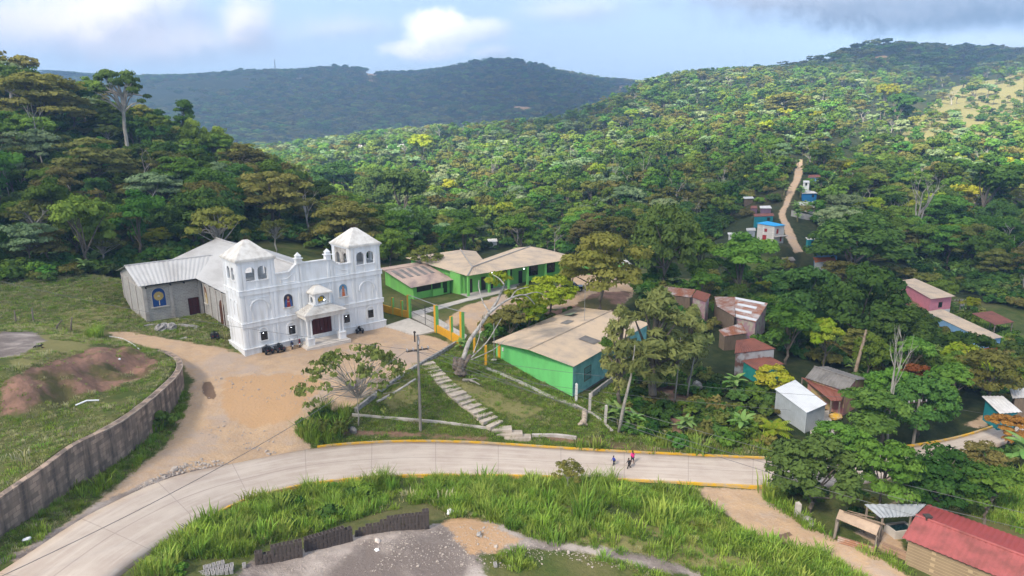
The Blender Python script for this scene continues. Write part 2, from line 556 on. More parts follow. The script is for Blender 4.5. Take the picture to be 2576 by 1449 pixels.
class TPS:
    def __init__(s, pts):
        pts = np.array([(q[0], q[1], q[2]) for q in pts])
        s.A = pts[:, 0] / pts[:, 1]
        s.B = np.log(pts[:, 1])
        e = (pts[:, 2] - CAM_Z) / pts[:, 1]
        n = len(pts)
        K = s.k(s.A[:, None] - s.A[None], s.B[:, None] - s.B[None]) + np.eye(n) * 2e-4
        Q = np.c_[np.ones(n), s.A, s.B]
        M = np.block([[K, Q], [Q.T, np.zeros((3, 3))]])
        s.w = np.linalg.solve(M, np.r_[e, np.zeros(3)])

    def k(s, dx, dy):
        r2 = dx * dx + dy * dy + 1e-12
        return 0.5 * r2 * np.log(r2)

    def __call__(s, x, y):
        x = np.atleast_1d(np.asarray(x, float))
        y = np.maximum(np.atleast_1d(np.asarray(y, float)), 15)
        sh = np.broadcast(x, y).shape
        x, y = np.broadcast_to(x, sh).ravel(), np.broadcast_to(y, sh).ravel()
        out = np.empty(x.size)
        n = len(s.A)
        for i in range(0, x.size, 20000):
            a = np.clip(x[i:i + 20000] / y[i:i + 20000], -1.15, 1.25)
            b = np.clip(np.log(y[i:i + 20000]), 3.2, 8.7)
            e = s.k(a[:, None] - s.A[None], b[:, None] - s.B[None]) @ s.w[:n] + s.w[n] + s.w[n + 1] * a + s.w[n + 2] * b
            out[i:i + 20000] = e * np.exp(b) * 1.0 + CAM_Z
        return out.reshape(sh)


far_pts = [PY(u, v, y) for u, l in FAR.items() for y, v in l]
far_pts += [PY(u, v + 6, 2400) for u, v in [(400, 194), (480, 193), (560, 186), (630, 176), (700, 182), (780, 178), (860, 166), (930, 182), (1020, 197), (1110, 180), (1180, 160), (1250, 152), (1330, 157), (1420, 190), (1500, 203), (1590, 207)]]
near_pts = [P(*q) for q in NEAR]
shl = [P(*q) for q in SHARED_L]
wall_xy = [P(*q) for q in WALL_TOP]
T_BASE = TPS(near_pts + shl + far_pts)
T_TERR = TPS([P(*q) for q in TERR] + shl + [Vector((q.x, q.y, q.z - 0.12)) for q in wall_xy] + [P(*q) for q in [(480, 920, 5.3), (540, 850, 5.9), (500, 1000, 4.8)]])


def seg_dist(x, y, poly, closed=True):
    """unsigned distance to a polyline"""
    d = np.full(x.shape, 1e9)
    n = len(poly)
    for i in range(n if closed else n - 1):
        ax_, ay_ = poly[i][0], poly[i][1]
        bx, by = poly[(i + 1) % n][0], poly[(i + 1) % n][1]
        vx, vy = bx - ax_, by - ay_
        t = np.clip(((x - ax_) * vx + (y - ay_) * vy) / (vx * vx + vy * vy + 1e-12), 0, 1)
        d = np.minimum(d, np.hypot(x - ax_ - t * vx, y - ay_ - t * vy))
    return d


def inside(x, y, poly):
    r = np.zeros(x.shape, bool)
    n = len(poly)
    for i in range(n):
        x0, y0 = poly[i][0], poly[i][1]
        x1, y1 = poly[(i + 1) % n][0], poly[(i + 1) % n][1]
        if y0 == y1:
            continue
        c = ((y0 > y) != (y1 > y)) & (x < (x1 - x0) * (y - y0) / (y1 - y0) + x0)
        r ^= c
    return r


def sdist(x, y, poly):
    d = seg_dist(x, y, poly)
    return np.where(inside(x, y, poly), d, -d)


far_edge = [P(-300, 800, 8.6), P(0, 805, 8.2), P(200, 800, 7.4), P(285, 846, 6.6)]
terr_poly = list(wall_xy) + [Vector((-120, 20, 0)), Vector((-140, 120, 0))] + far_edge

# concrete road edges (matching pairs, pixel + height)
ROAD_U = [(-120, 1520, 6.7), (60, 1402, 6.3), (240, 1288, 5.4), (430, 1203, 4.2), (600, 1165, 3.0), (800, 1128, 1.7), (1000, 1114, .9), (1200, 1117, .5), (1450, 1133, .2), (1700, 1146, 0), (1950, 1156, -.3), (2120, 1150, -.7), (2300, 1124, -1.1), (2400, 1106, -1.5), (2480, 1083, -1.6), (2600, 1040, -1.8)]
ROAD_L = [(160, 1580, 6.7), (290, 1449, 6.1), (400, 1372, 5.2), (520, 1305, 3.9), (640, 1252, 2.6), (800, 1216, 1.5), (1000, 1199, .8), (1200, 1197, .4), (1450, 1203, .1), (1700, 1215, -.1), (1950, 1226, -.4), (2170, 1216, -.8), (2350, 1168, -1.2), (2460, 1135, -1.5), (2576, 1096, -1.6), (2700, 1060, -1.8)]


def smooth_line(pts, n):
    out = []
    m = len(pts)
    for i in range(m - 1):
        p0, p1, p2, p3 = pts[max(i - 1, 0)], pts[i], pts[i + 1], pts[min(i + 2, m - 1)]
        for k in range(n):
            t = k / n
            out.append(0.5 * ((2 * p1) + (p2 - p0) * t + (2 * p0 - 5 * p1 + 4 * p2 - p3) * t * t + (3 * p1 - p0 - 3 * p2 + p3) * t ** 3))
    out.append(pts[-1])
    return out


RU = smooth_line([P(*q) for q in ROAD_U], 8)
RL = smooth_line([P(*q) for q in ROAD_L], 8)
road_poly = [(q.x, q.y) for q in RU] + [(q.x, q.y) for q in reversed(RL)]


def ground_z(x, y, detail=False):
    x = np.atleast_1d(np.asarray(x, float))
    y = np.atleast_1d(np.asarray(y, float))
    x, y = np.broadcast_arrays(x, y)
    z = T_BASE(x, y)
    near = (y < 130) & (x < -15)
    if near.any():
        xn, yn = x[near], y[near]
        ins = inside(xn, yn, terr_poly)
        dw = seg_dist(xn, yn, wall_xy, False)
        df = seg_dist(xn, yn, far_edge, False)
        wgt = np.where(ins, np.clip((dw - 0.15) / 0.25, 0, 1) * np.clip(df / 7.0, 0, 1), 0)
        z[near] = z[near] * (1 - wgt) + T_TERR(xn, yn) * wgt
    if detail:
        dl = np.log(np.maximum(y, 20))
        amp = np.clip((y - 100) / 250, 0, 1)
        z = z + fbm(x / 3.1, y / 3.1, 3, 4) * 0.16 * (1 - amp) + fbm(x / 45, y / 45, 9, 4) * 5.0 * amp * np.clip(y / 500, 0.3, 2) + fbm(x / 210, y / 260, 19, 4) * 34 * np.clip((y - 900) / 900, 0, 1) * np.clip((2700 - y) / 700, .25, 1)
        rg_ = (y < 110) & (x < -30)
        if rg_.any():
            sd = sdist(x[rg_], y[rg_], SCARP_W)
            z[rg_] = z[rg_] + np.clip(sd / 1.5 + .3, 0, 1) * (fbm(x[rg_] / 2.6, y[rg_] / 2.6, 8, 4) * 1.0)
        nr = y < 110
        if nr.any():
            xr, yr = x[nr], y[nr]
            sd = sdist(xr, yr, road_poly)
            zr = z[nr]
            zr = np.where(sd > -0.25, zr - 0.30 * np.clip((sd + 0.25) / 0.3, 0, 1), zr)
            z[nr] = zr
    return z


def gz(x, y):
    return float(ground_z(x, y)[0])


_ys = np.exp(np.linspace(math.log(28), math.log(3500), 900))


def hit(u, v, dz=0.0):
    """where the sight line of a photo pixel meets the ground (or dz above it)"""
    d = ray(u, v)
    xs = d[0] / d[1] * _ys
    zs = CAM_Z + d[2] / d[1] * _ys
    g = ground_z(xs, _ys) + dz
    below = np.nonzero(zs < g)[0]
    if len(below) == 0:
        i = len(_ys) - 1
        return Vector((xs[i], _ys[i], g[i] - dz))
    i = below[0]
    if i == 0:
        return Vector((xs[0], _ys[0], g[0] - dz))
    f0, f1 = zs[i - 1] - g[i - 1], zs[i] - g[i]
    t = f0 / (f0 - f1)
    y = _ys[i - 1] + t * (_ys[i] - _ys[i - 1])
    x = d[0] / d[1] * y
    return Vector((x, y, gz(x, y)))


def gpoly(px):
    return [tuple(hit(u, v)[:2]) for u, v in px]


SCARP_W = gpoly([(0, 985), (60, 935), (140, 905), (220, 880), (320, 872), (400, 905), (400, 925), (330, 965), (240, 985), (160, 1015), (60, 1042), (0, 1050)])
# ------------------------------------------------------------------ ground sheet
def axis(lo, hi, step_in, lo_in, hi_in, step_out):
    return np.concatenate([np.arange(lo, lo_in, step_out), np.arange(lo_in, hi_in, step_in), np.arange(hi_in, hi + 1e-6, step_out)])


ga = axis(-2.2, 2.2, 0.0032, -0.92, 0.92, 0.04)
gl = np.concatenate([np.arange(math.log(20), math.log(38), 0.02), np.arange(math.log(38), math.log(135), 0.0046), np.arange(math.log(135), math.log(900), 0.0105), np.arange(math.log(900), math.log(7000), 0.022)])
GA, GL = np.meshgrid(ga, gl)
GY = np.exp(GL)
GX = GA * GY
GZ = ground_z(GX, GY, True)
nx, ny = len(ga), len(gl)
idx = np.arange(nx * ny).reshape(ny, nx)
gf = np.stack([idx[:-1, :-1].ravel(), idx[:-1, 1:].ravel(), idx[1:, 1:].ravel(), idx[1:, :-1].ravel()], 1)
gme = mesh_np('ground', np.stack([GX.ravel(), GY.ravel(), GZ.ravel()], 1), gf, smooth=True)

MASKS = {
    'dirt': ([[(275, 836), (330, 833), (420, 852), (500, 866), (560, 876), (622, 894), (640, 885), (800, 850), (968, 816), (1100, 850), (1140, 868), (1060, 915), (960, 975), (890, 1022), (800, 1035), (745, 1085), (790, 1132), (600, 1172), (430, 1210), (240, 1296), (60, 1415), (10, 1412), (240, 1262), (330, 1190), (420, 1120), (468, 1020), (485, 960), (445, 898), (400, 879), (290, 856)],
              [(1100, 838), (1130, 800), (1165, 772), (1260, 742), (1400, 722), (1560, 690), (1600, 740), (1545, 795), (1460, 775), (1320, 775), (1240, 800), (1190, 852), (1165, 810)],
              [(1740, 1226), (1925, 1230), (1935, 1262), (2010, 1310), (2110, 1362), (2250, 1420), (2330, 1475), (2210, 1475), (2060, 1388), (1900, 1355), (1820, 1290)],
              [(2006, 400), (2020, 400), (2019, 440), (2003, 478), (1990, 500), (1975, 538), (2002, 590), (2020, 632), (1996, 636), (1972, 572), (1958, 540), (1976, 498), (1996, 455)],
              [(2460, 1080), (2430, 1068), (2480, 1040), (2576, 1030), (2576, 1045), (2500, 1060)], [(1880, 600), (1900, 590), (1960, 598), (1950, 612), (1890, 614)],
              [(2150, 1340), (2250, 1330), (2285, 1400), (2230, 1395)], [(2030, 1055), (2085, 1048), (2100, 1100), (2045, 1110)], [(2400, 1200), (2260, 1260), (2200, 1290), (2330, 1230)]], 1.4),
    'red': ([[(0, 985), (60, 935), (140, 905), (220, 880), (320, 872), (400, 905), (400, 925), (330, 965), (240, 985), (160, 1015), (60, 1042), (0, 1050)],
             [(1500, 735), (1590, 735), (1560, 790), (1500, 795), (1440, 785), (1300, 812), (1240, 850), (1220, 840), (1300, 790), (1440, 770)],
             [(1350, 1098), (1430, 1098), (1620, 1118), (1700, 1130), (1620, 1136), (1440, 1115)], [(860, 1080), (1000, 1085), (1240, 1098), (1240, 1104), (1000, 1096), (830, 1090)], [(1640, 960), (1700, 940), (1740, 1000), (1720, 1090), (1690, 1090)]], 1.3),
    'grey': ([[(610, 1425), (640, 1405), (780, 1380), (895, 1345), (1080, 1318), (1130, 1312), (1230, 1308), (1320, 1350), (1290, 1380), (1200, 1400), (1250, 1475), (560, 1475)], [(1290, 1350), (1420, 1362), (1640, 1400), (1800, 1445), (1760, 1458), (1600, 1422), (1450, 1390), (1300, 1376)], [(0, 832), (90, 836), (115, 860), (50, 895), (-80, 905)], [(-100, 1449), (60, 1400), (250, 1290), (430, 1206), (600, 1168), (420, 1190), (240, 1265), (60, 1380)]], 1.2),
    'ochre': ([[(916, 178), (952, 183), (948, 200), (922, 197)], [(1540, 212), (1592, 214), (1588, 229), (1550, 227)], [(985, 255), (1030, 258), (1020, 268), (990, 266)], [(1290, 268), (1340, 272), (1330, 284), (1295, 280)], [(2195, 142), (2245, 146), (2235, 168), (2200, 165)], [(1110, 1312), (1150, 1300), (1215, 1306), (1300, 1358), (1250, 1392), (1180, 1395)], [(560, 950), (760, 940), (820, 960), (760, 1040), (640, 1080), (560, 1040)]], 1.5),
    'mud': ([[(512, 962), (530, 960), (545, 985), (540, 1005), (520, 1003), (508, 985)], [(1900, 1345), (1935, 1352), (1985, 1335), (1995, 1345), (1975, 1362), (2030, 1385), (1990, 1380), (1930, 1368)]], 0.5),
    'dry': ([[(20, 860), (220, 845), (270, 860), (180, 905), (40, 930)], [(150, 790), (320, 765), (330, 785), (240, 830), (170, 830)], [(1300, 1010), (1380, 1030), (1300, 1060), (1180, 1000), (1110, 940)], [(1350, 1365), (1500, 1370), (1700, 1420), (1900, 1440), (1900, 1400), (1700, 1370), (1500, 1345)], [(1560, 1320), (1640, 1320), (1800, 1380), (1740, 1390)], [(1050, 905), (1130, 850), (1150, 865), (1080, 915)], [(960, 1000), (1040, 950), (1060, 1010), (980, 1030)], [(540, 872), (620, 888), (600, 900), (500, 880)],
             [(2040, 470), (2400, 220), (2576, 180), (2576, 330), (2300, 390)]], 1.6),
    'wood': ([[(-600, 720), (0, 712), (200, 712), (300, 700), (500, 640), (700, 600), (960, 655), (1100, 650), (1400, 640), (1700, 700), (1900, 650), (2100, 700), (2240, 700), (2576, 780), (3000, 780), (3000, 100), (2576, 140), (2250, 100), (1600, 215), (900, 190), (0, 200), (-600, 200)], [(1500, 800), (1700, 760), (2300, 690), (2576, 900), (2576, 1200), (2000, 1130), (1500, 1105), (1560, 960)]], 3.0),
}
keep = GY < 2700
xs_, ys_ = GX[keep], GY[keep]
for nm, (polys, soft) in MASKS.items():
    val = np.zeros(GX.shape, np.float32)
    if nm == 'wood':
        val[GY > 200] = 1
    best = np.full(xs_.shape, -1e9)
    for pl in polys:
        wp = gpoly(pl)
        px_ = np.array(wp)
        bb = (xs_ > px_[:, 0].min() - 8) & (xs_ < px_[:, 0].max() + 8) & (ys_ > px_[:, 1].min() - 8) & (ys_ < px_[:, 1].max() + 8)
        if bb.any():
            best[bb] = np.maximum(best[bb], sdist(xs_[bb], ys_[bb], wp))
    vv = np.clip(best / (2 * soft) + 0.5, 0, 1)
    val[keep] = np.maximum(val[keep], vv)
    a = gme.attributes.new('m_' + nm, 'FLOAT', 'POINT')
    a.data.foreach_set('value', val.ravel().astype(np.float32))

gm = bpy.data.materials.new('ground_cover')
gm.use_nodes = True
t = NT(gm.node_tree)
t.n.clear()
out = t.new('ShaderNodeOutputMaterial')
bs = t.new('ShaderNodeBsdfPrincipled')
bs.inputs['Roughness'].default_value = 0.95
bs.inputs['Specular IOR Level'].default_value = 0.1
t.l.new(bs.outputs[0], out.inputs[0])
oc = t.new('ShaderNodeTexCoord').outputs['Object']
n_s = t.noise(oc, 0.55, 6, 0.65)
n_m = t.noise(oc, 0.12, 5, 0.6)
n_f = t.noise(oc, 3.2, 5, 0.7)
n_ff = t.noise(oc, 9.0, 3, 0.7)
n_l = t.noise(oc, 0.02, 5, 0.65)


def at_(n):
    a = t.new('ShaderNodeAttribute')
    a.attribute_name = 'm_' + n
    return a.outputs['Fac']


def edge(n, k=0.7):
    m = t.math('ADD', at_(n), t.math('MULTIPLY', t.math('SUBTRACT', n_s, 0.5), k))
    m = t.math('ADD', m, t.math('MULTIPLY', t.math('SUBTRACT', n_f, 0.5), 0.35))
    return t.ss(m, 0.42, 0.62)


grass = t.mix(t.ss(n_s, 0.35, 0.68), (0.058, 0.085, 0.020), (0.105, 0.115, 0.034))
grass = t.mix(t.math('MULTIPLY', t.ss(n_m, 0.45, 0.7), 0.7), grass, (0.165, 0.142, 0.062))
grass = t.mix(t.math('MULTIPLY', t.ss(n_f, 0.5, 0.75), 0.6), grass, (0.035, 0.056, 0.014))
wood = t.mix(t.ss(n_s, 0.35, 0.7), (0.020, 0.033, 0.012), (0.048, 0.056, 0.020))
wood = t.mix(t.math('MULTIPLY', t.ss(n_l, 0.5, 0.66), 0.6), wood, (0.075, 0.062, 0.030))
colr = t.mix(edge('wood', 0.5), grass, wood)
colr = t.mix(t.math('MULTIPLY', edge('dry', 1.3), 0.8), colr, t.mix(n_f, (0.30, 0.25, 0.115), (0.17, 0.175, 0.055)))
dirtc = t.mix(t.ss(n_s, 0.32, 0.7), (0.52, 0.355, 0.215), (0.42, 0.29, 0.19))
dirtc = t.mix(t.math('MULTIPLY', t.ss(n_f, 0.45, 0.75), 0.7), dirtc, (0.50, 0.40, 0.31))
dirtc = t.mix(t.math('MULTIPLY', t.ss(t.noise(oc, 0.16, 6, 0.7), 0.48, 0.62), 0.6), dirtc, (0.40, 0.325, 0.275))
dirtc = t.mix(t.math('MULTIPLY', t.ss(n_ff, 0.55, 0.8), 0.55), dirtc, (0.25, 0.19, 0.15))
colr = t.mix(edge('dirt'), colr, dirtc)
redc = t.mix(t.ss(n_s, 0.3, 0.7), (0.31, 0.175, 0.125), (0.17, 0.105, 0.075))
redc = t.mix(t.math('MULTIPLY', t.ss(n_m, 0.5, 0.6), 0.8), redc, (0.075, 0.085, 0.024))
colr = t.mix(edge('red', 1.0), colr, redc)
greyc = t.mix(t.ss(n_m, 0.42, 0.62), (0.165, 0.135, 0.12), (0.42, 0.36, 0.32))
greyc = t.mix(t.math('MULTIPLY', t.ss(n_ff, 0.58, 0.74), 0.7), greyc, (0.5, 0.45, 0.42))
greyc = t.mix(t.math('MULTIPLY', t.ss(n_s, 0.6, 0.75), 0.6), greyc, (0.14, 0.115, 0.10))
colr = t.mix(edge('grey', 0.9), colr, greyc)
colr = t.mix(t.math('MULTIPLY', edge('ochre', 1.0), 0.85), colr, t.mix(n_f, (0.52, 0.31, 0.145), (0.42, 0.27, 0.16)))
colr = t.mix(t.math('MULTIPLY', edge('mud', .8), 0.85), colr, (0.135, 0.085, 0.06))
t.l.new(colr, bs.inputs['Base Color'])
bp = t.new('ShaderNodeBump')
bp.inputs['Strength'].default_value = 0.7
bp.inputs['Distance'].default_value = 0.25
t.l.new(t.math('ADD', n_f, t.math('MULTIPLY', n_ff, 0.4)), bp.inputs['Height'])
t.l.new(bp.outputs[0], bs.inputs['Normal'])
gme.materials.append(gm)
ground = bpy.data.objects.new('ground', gme)
COL.objects.link(ground)
tag(ground, 'hilly ground of grass, tan dirt and wooded valley slopes', kind='structure')

# ------------------------------------------------------------------ road and kerbs
rv, rf, ruv = [], [], []
NACR = 10
s_acc = 0
for i, (a, b) in enumerate(zip(RU, RL)):
    if i:
        s_acc += ((a + b) / 2 - (RU[i - 1] + RL[i - 1]) / 2).length
    for k in range(NACR + 1):
        q = a.lerp(b, 0.0 if k < 2 else 1.0 if k > NACR - 2 else (k - 1) / (NACR - 2))
        rv.append((q.x, q.y, q.z + (0.05 + 0.06 * math.sin(math.pi * k / NACR) if 0 < k < NACR else -0.6)))
        ruv.append((s_acc, k / NACR))
for i in range(len(RU) - 1):
    for k in range(NACR):
        a = i * (NACR + 1) + k
        rf.append((a, a + NACR + 1, a + NACR + 2, a + 1))
rme = mesh_np('road', rv, rf, smooth=True)
ul = rme.uv_layers.new(name='road_uv')
li = np.empty(len(rme.loops), np.int32)
rme.loops.foreach_get('vertex_index', li)
ul.data.foreach_set('uv', np.array(ruv, np.float32)[li].ravel())
rm = bpy.data.materials.new('dusty_concrete')
rm.use_nodes = True
t = NT(rm.node_tree)
t.n.clear()
out = t.new('ShaderNodeOutputMaterial')
bs = t.new('ShaderNodeBsdfPrincipled')
bs.inputs['Roughness'].default_value = 0.9
bs.inputs['Specular IOR Level'].default_value = 0.15
t.l.new(bs.outputs[0], out.inputs[0])
tcn = t.new('ShaderNodeTexCoord')
su = t.new('ShaderNodeSeparateXYZ')
t.l.new(tcn.outputs['UV'], su.inputs[0])
U_, V_ = su.outputs[0], su.outputs[1]
oc = tcn.outputs['Object']
ra = t.noise(oc, 0.35, 5, 0.6)
rb = t.noise(oc, 2.4, 5, 0.7)
cv = t.new('ShaderNodeCombineXYZ')
t.l.new(t.math('MULTIPLY', U_, 0.06), cv.inputs[0])
t.l.new(t.math('MULTIPLY', V_, 6.0), cv.inputs[1])
rc = t.noise(cv.outputs[0], 2.2, 5, 0.6)
cc = t.mix(t.ss(ra, 0.3, 0.72), (0.455, 0.385, 0.325), (0.38, 0.31, 0.26))
cc = t.mix(t.math('MULTIPLY', t.ss(rc, 0.42, 0.7), 0.7), cc, (0.52, 0.45, 0.385))
cc = t.mix(t.math('MULTIPLY', t.ss(rb, 0.55, 0.8), 0.35), cc, (0.34, 0.28, 0.25))
edge_d = t.math('MINIMUM', V_, t.math('SUBTRACT', 1.0, V_))
dirt_e = t.math('MULTIPLY', t.ss(t.math('SUBTRACT', edge_d, t.math('MULTIPLY', t.math('SUBTRACT', ra, 0.35), 0.3)), 0.1, 0.0), 0.55)
cc = t.mix(dirt_e, cc, (0.40, 0.29, 0.215))
jn = t.math('FRACT', t.math('DIVIDE', U_, 7.0))
jl = t.math('LESS_THAN', t.math('ABSOLUTE', t.math('SUBTRACT', jn, 0.5)), 0.006)
wv = t.math('ADD', V_, t.math('MULTIPLY', t.math('SUBTRACT', ra, 0.5), 0.012))
jc = t.math('LESS_THAN', t.math('ABSOLUTE', t.math('SUBTRACT', wv, 0.5)), 0.006)
cc = t.mix(t.math('MULTIPLY', t.math('MAXIMUM', jl, jc), 0.45), cc, (0.2, 0.165, 0.15))
t.l.new(cc, bs.inputs['Base Color'])
bp = t.new('ShaderNodeBump')
bp.inputs['Strength'].default_value = 0.35
bp.inputs['Distance'].default_value = 0.03
t.l.new(rb, bp.inputs['Height'])
t.l.new(bp.outputs[0], bs.inputs['Normal'])
rme.materials.append(rm)
road = bpy.data.objects.new('road', rme)
COL.objects.link(road)
tag(road, 'pale dusty concrete road curving across the foreground', kind='structure')

YK = mat('kerb_yellow_paint', (0.60, 0.335, 0.012), 0.75, (0.40, 0.31, 0.20), 1.1, 0.65, .4, 8)


def kerb(line, side, i0, i1, label):
    vs, fs = [], []
    for i in range(i0, i1 + 1):
        q = line[i]
        d = (line[min(i + 1, len(line) - 1)] - line[max(i - 1, 0)])
        d.z = 0
        d.normalize()
        nn = Vector((-d.y, d.x, 0)) * side
        for o, h in ((0, -0.3), (0, 0.22), (0.26, 0.22), (0.30, -0.3)):
            p_ = q + nn * o
            vs.append((p_.x, p_.y, q.z + h + 0.03))
    n = i1 - i0 + 1
    for i in range(n - 1):
        for k in range(3):
            a = 4 * i + k
            fs.append((a, a + 1, a + 5, a + 4))
    fs += [(0, 1, 2, 3), (4 * n - 1, 4 * n - 2, 4 * n - 3, 4 * n - 4)]
    m = MB()
    m.add(vs, fs)
    return m.build('kerb', YK, label=label, kind='structure')


kerb(RU, 1, 40, 88, 'yellow kerb along the far side of the road below the steps')
kerb(RU, 1, 95, 115, 'yellow kerb of the road bend at the right')
kerb(RL, -1, 26, 79, 'yellow kerb along the near side of the road above the tall grass')
# ------------------------------------------------------------------ shared materials
WHITE = mat('white_plaster', (0.73, 0.735, 0.735), 0.8, (0.56, 0.545, 0.515), 0.9, 0.42, 0.2, 5, stretch=(1.3, 1.3, 0.14))
WHITE_W = mat('weathered_white_concrete', (0.63, 0.60, 0.55), 0.9, (0.44, 0.40, 0.35), 0.8, 0.45, 0.12, 6, stretch=(1.4, 1.4, 0.3))
STAIN = mat('bare_stained_concrete', (0.42, 0.39, 0.35), 0.9, (0.2, 0.18, 0.16), 1.2, 0.6, 0.4, 6)
BLOCK = mat('grey_block_wall', (0.40, 0.375, 0.345), 0.9, (0.29, 0.27, 0.25), 0.5, 0.5, 0.3, 6, kind='blocks')
CONC = mat('light_concrete', (0.46, 0.42, 0.38), 0.9, (0.33, 0.29, 0.26), 0.7, 0.5, 0.3, 6)
ZINC = mat('dull_zinc_sheet', (0.46, 0.445, 0.425), 0.55, (0.36, 0.34, 0.32), 0.35, 0.6, 0, spec=0.4, stretch=(1, 0.3, 1))
TANROOF = mat('dusty_tan_roofing', (0.50, 0.385, 0.27), 0.8, (0.37, 0.30, 0.235), 0.35, 0.6, 0, spec=0.2)
MAROON = mat('maroon_door_paint', (0.075, 0.014, 0.014), 0.5, (0.05, 0.012, 0.012), 3, 0.4, 0.3, 9, stretch=(4, 4, 0.3))
BROWNDOOR = mat('varnished_brown_wood', (0.13, 0.05, 0.022), 0.5, (0.07, 0.025, 0.014), 3, 0.5, 0.3, 9, stretch=(4, 4, 0.3))
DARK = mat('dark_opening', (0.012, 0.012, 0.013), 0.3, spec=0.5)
GLASS = mat('dark_window_glass', (0.018, 0.022, 0.026), 0.08, spec=0.6)
IRON = mat('black_iron', (0.02, 0.02, 0.022), 0.5)
GREYMETAL = mat('galvanised_pipe', (0.32, 0.33, 0.34), 0.45, metal=0.4)
WOODP = mat('weathered_wood', (0.24, 0.20, 0.165), 0.9, (0.13, 0.105, 0.085), 2.5, 0.6, 0.3, 9, stretch=(3, 3, 0.4))
LAMP_ON = bpy.data.materials.new('lit_bulb')
LAMP_ON.use_nodes = True
LAMP_ON.node_tree.nodes['Principled BSDF'].inputs['Emission Color'].default_value = (0.8, 0.9, 1, 1)
LAMP_ON.node_tree.nodes['Principled BSDF'].inputs['Emission Strength'].default_value = 4


def arc_pts(xc, wd, zs, n=8):
    """semicircle-ish arch from left to right; zs is the springing height"""
    return [(xc - wd / 2 * math.cos(math.pi * k / n), zs + wd / 2 * math.sin(math.pi * k / n)) for k in range(n + 1)]


def M3(axis_, x, d, z):
    return (x, d, z) if axis_ == 'x' else (d, x, z)


def arch_wall(mb, ax_, a0, a1, z0, z1, d0, d1, ops):
    """wall along an axis between depths d0..d1 with arched openings (xc, width, sill, spring)"""
    cur = a0
    for xc, wd, sill, spr in sorted(ops):
        mb.prism([M3(ax_, cur, d0, z0), M3(ax_, xc - wd / 2, d0, z0), M3(ax_, xc - wd / 2, d0, z1), M3(ax_, cur, d0, z1)], M3(ax_, 0, d1 - d0, 0))
        mb.prism([M3(ax_, xc - wd / 2, d0, z0), M3(ax_, xc + wd / 2, d0, z0), M3(ax_, xc + wd / 2, d0, sill), M3(ax_, xc - wd / 2, d0, sill)], M3(ax_, 0, d1 - d0, 0))
        ap = arc_pts(xc, wd, spr)
        for (xa, za), (xb, zb) in zip(ap[:-1], ap[1:]):
            mb.prism([M3(ax_, xa, d0, za), M3(ax_, xb, d0, zb), M3(ax_, xb, d0, z1), M3(ax_, xa, d0, z1)], M3(ax_, 0, d1 - d0, 0))
        cur = xc + wd / 2
    mb.prism([M3(ax_, cur, d0, z0), M3(ax_, a1, d0, z0), M3(ax_, a1, d0, z1), M3(ax_, cur, d0, z1)], M3(ax_, 0, d1 - d0, 0))


def arch_panel(mb, ax_, xc, wd, sill, spr, d0, d1):
    pts = [M3(ax_, xc - wd / 2, d0, sill)] + [M3(ax_, x, d0, z) for x, z in arc_pts(xc, wd, spr)] + [M3(ax_, xc + wd / 2, d0, sill)]
    mb.prism(pts, M3(ax_, 0, d1 - d0, 0))


def arch_trim(mb, ax_, xc, wd, spr, d0, d1, th, legs=None):
    a = arc_pts(xc, wd, spr, 10)
    b = arc_pts(xc, wd + 2 * th, spr, 10)
    if legs is not None:
        a = [(xc - wd / 2, legs)] + a + [(xc + wd / 2, legs)]
        b = [(xc - wd / 2 - th, legs)] + b + [(xc + wd / 2 + th, legs)]
    for i in range(len(a) - 1):
        mb.prism([M3(ax_, *(a[i][0], d0, a[i][1])), M3(ax_, a[i + 1][0], d0, a[i + 1][1]), M3(ax_, b[i + 1][0], d0, b[i + 1][1]), M3(ax_, b[i][0], d0, b[i][1])], M3(ax_, 0, d1 - d0, 0))


# ------------------------------------------------------------------ church
ch = empty('church', (-37.86, 89.26, 5.5), math.radians(40.67), 'white two-towered church with grey block nave and side chapel on the dirt lot', 'church')
ch.rotation_euler[1] = math.radians(-1.1)
W_T, D_T, X_R = 5.2, 6.2, 22.25
XR0 = X_R - W_T


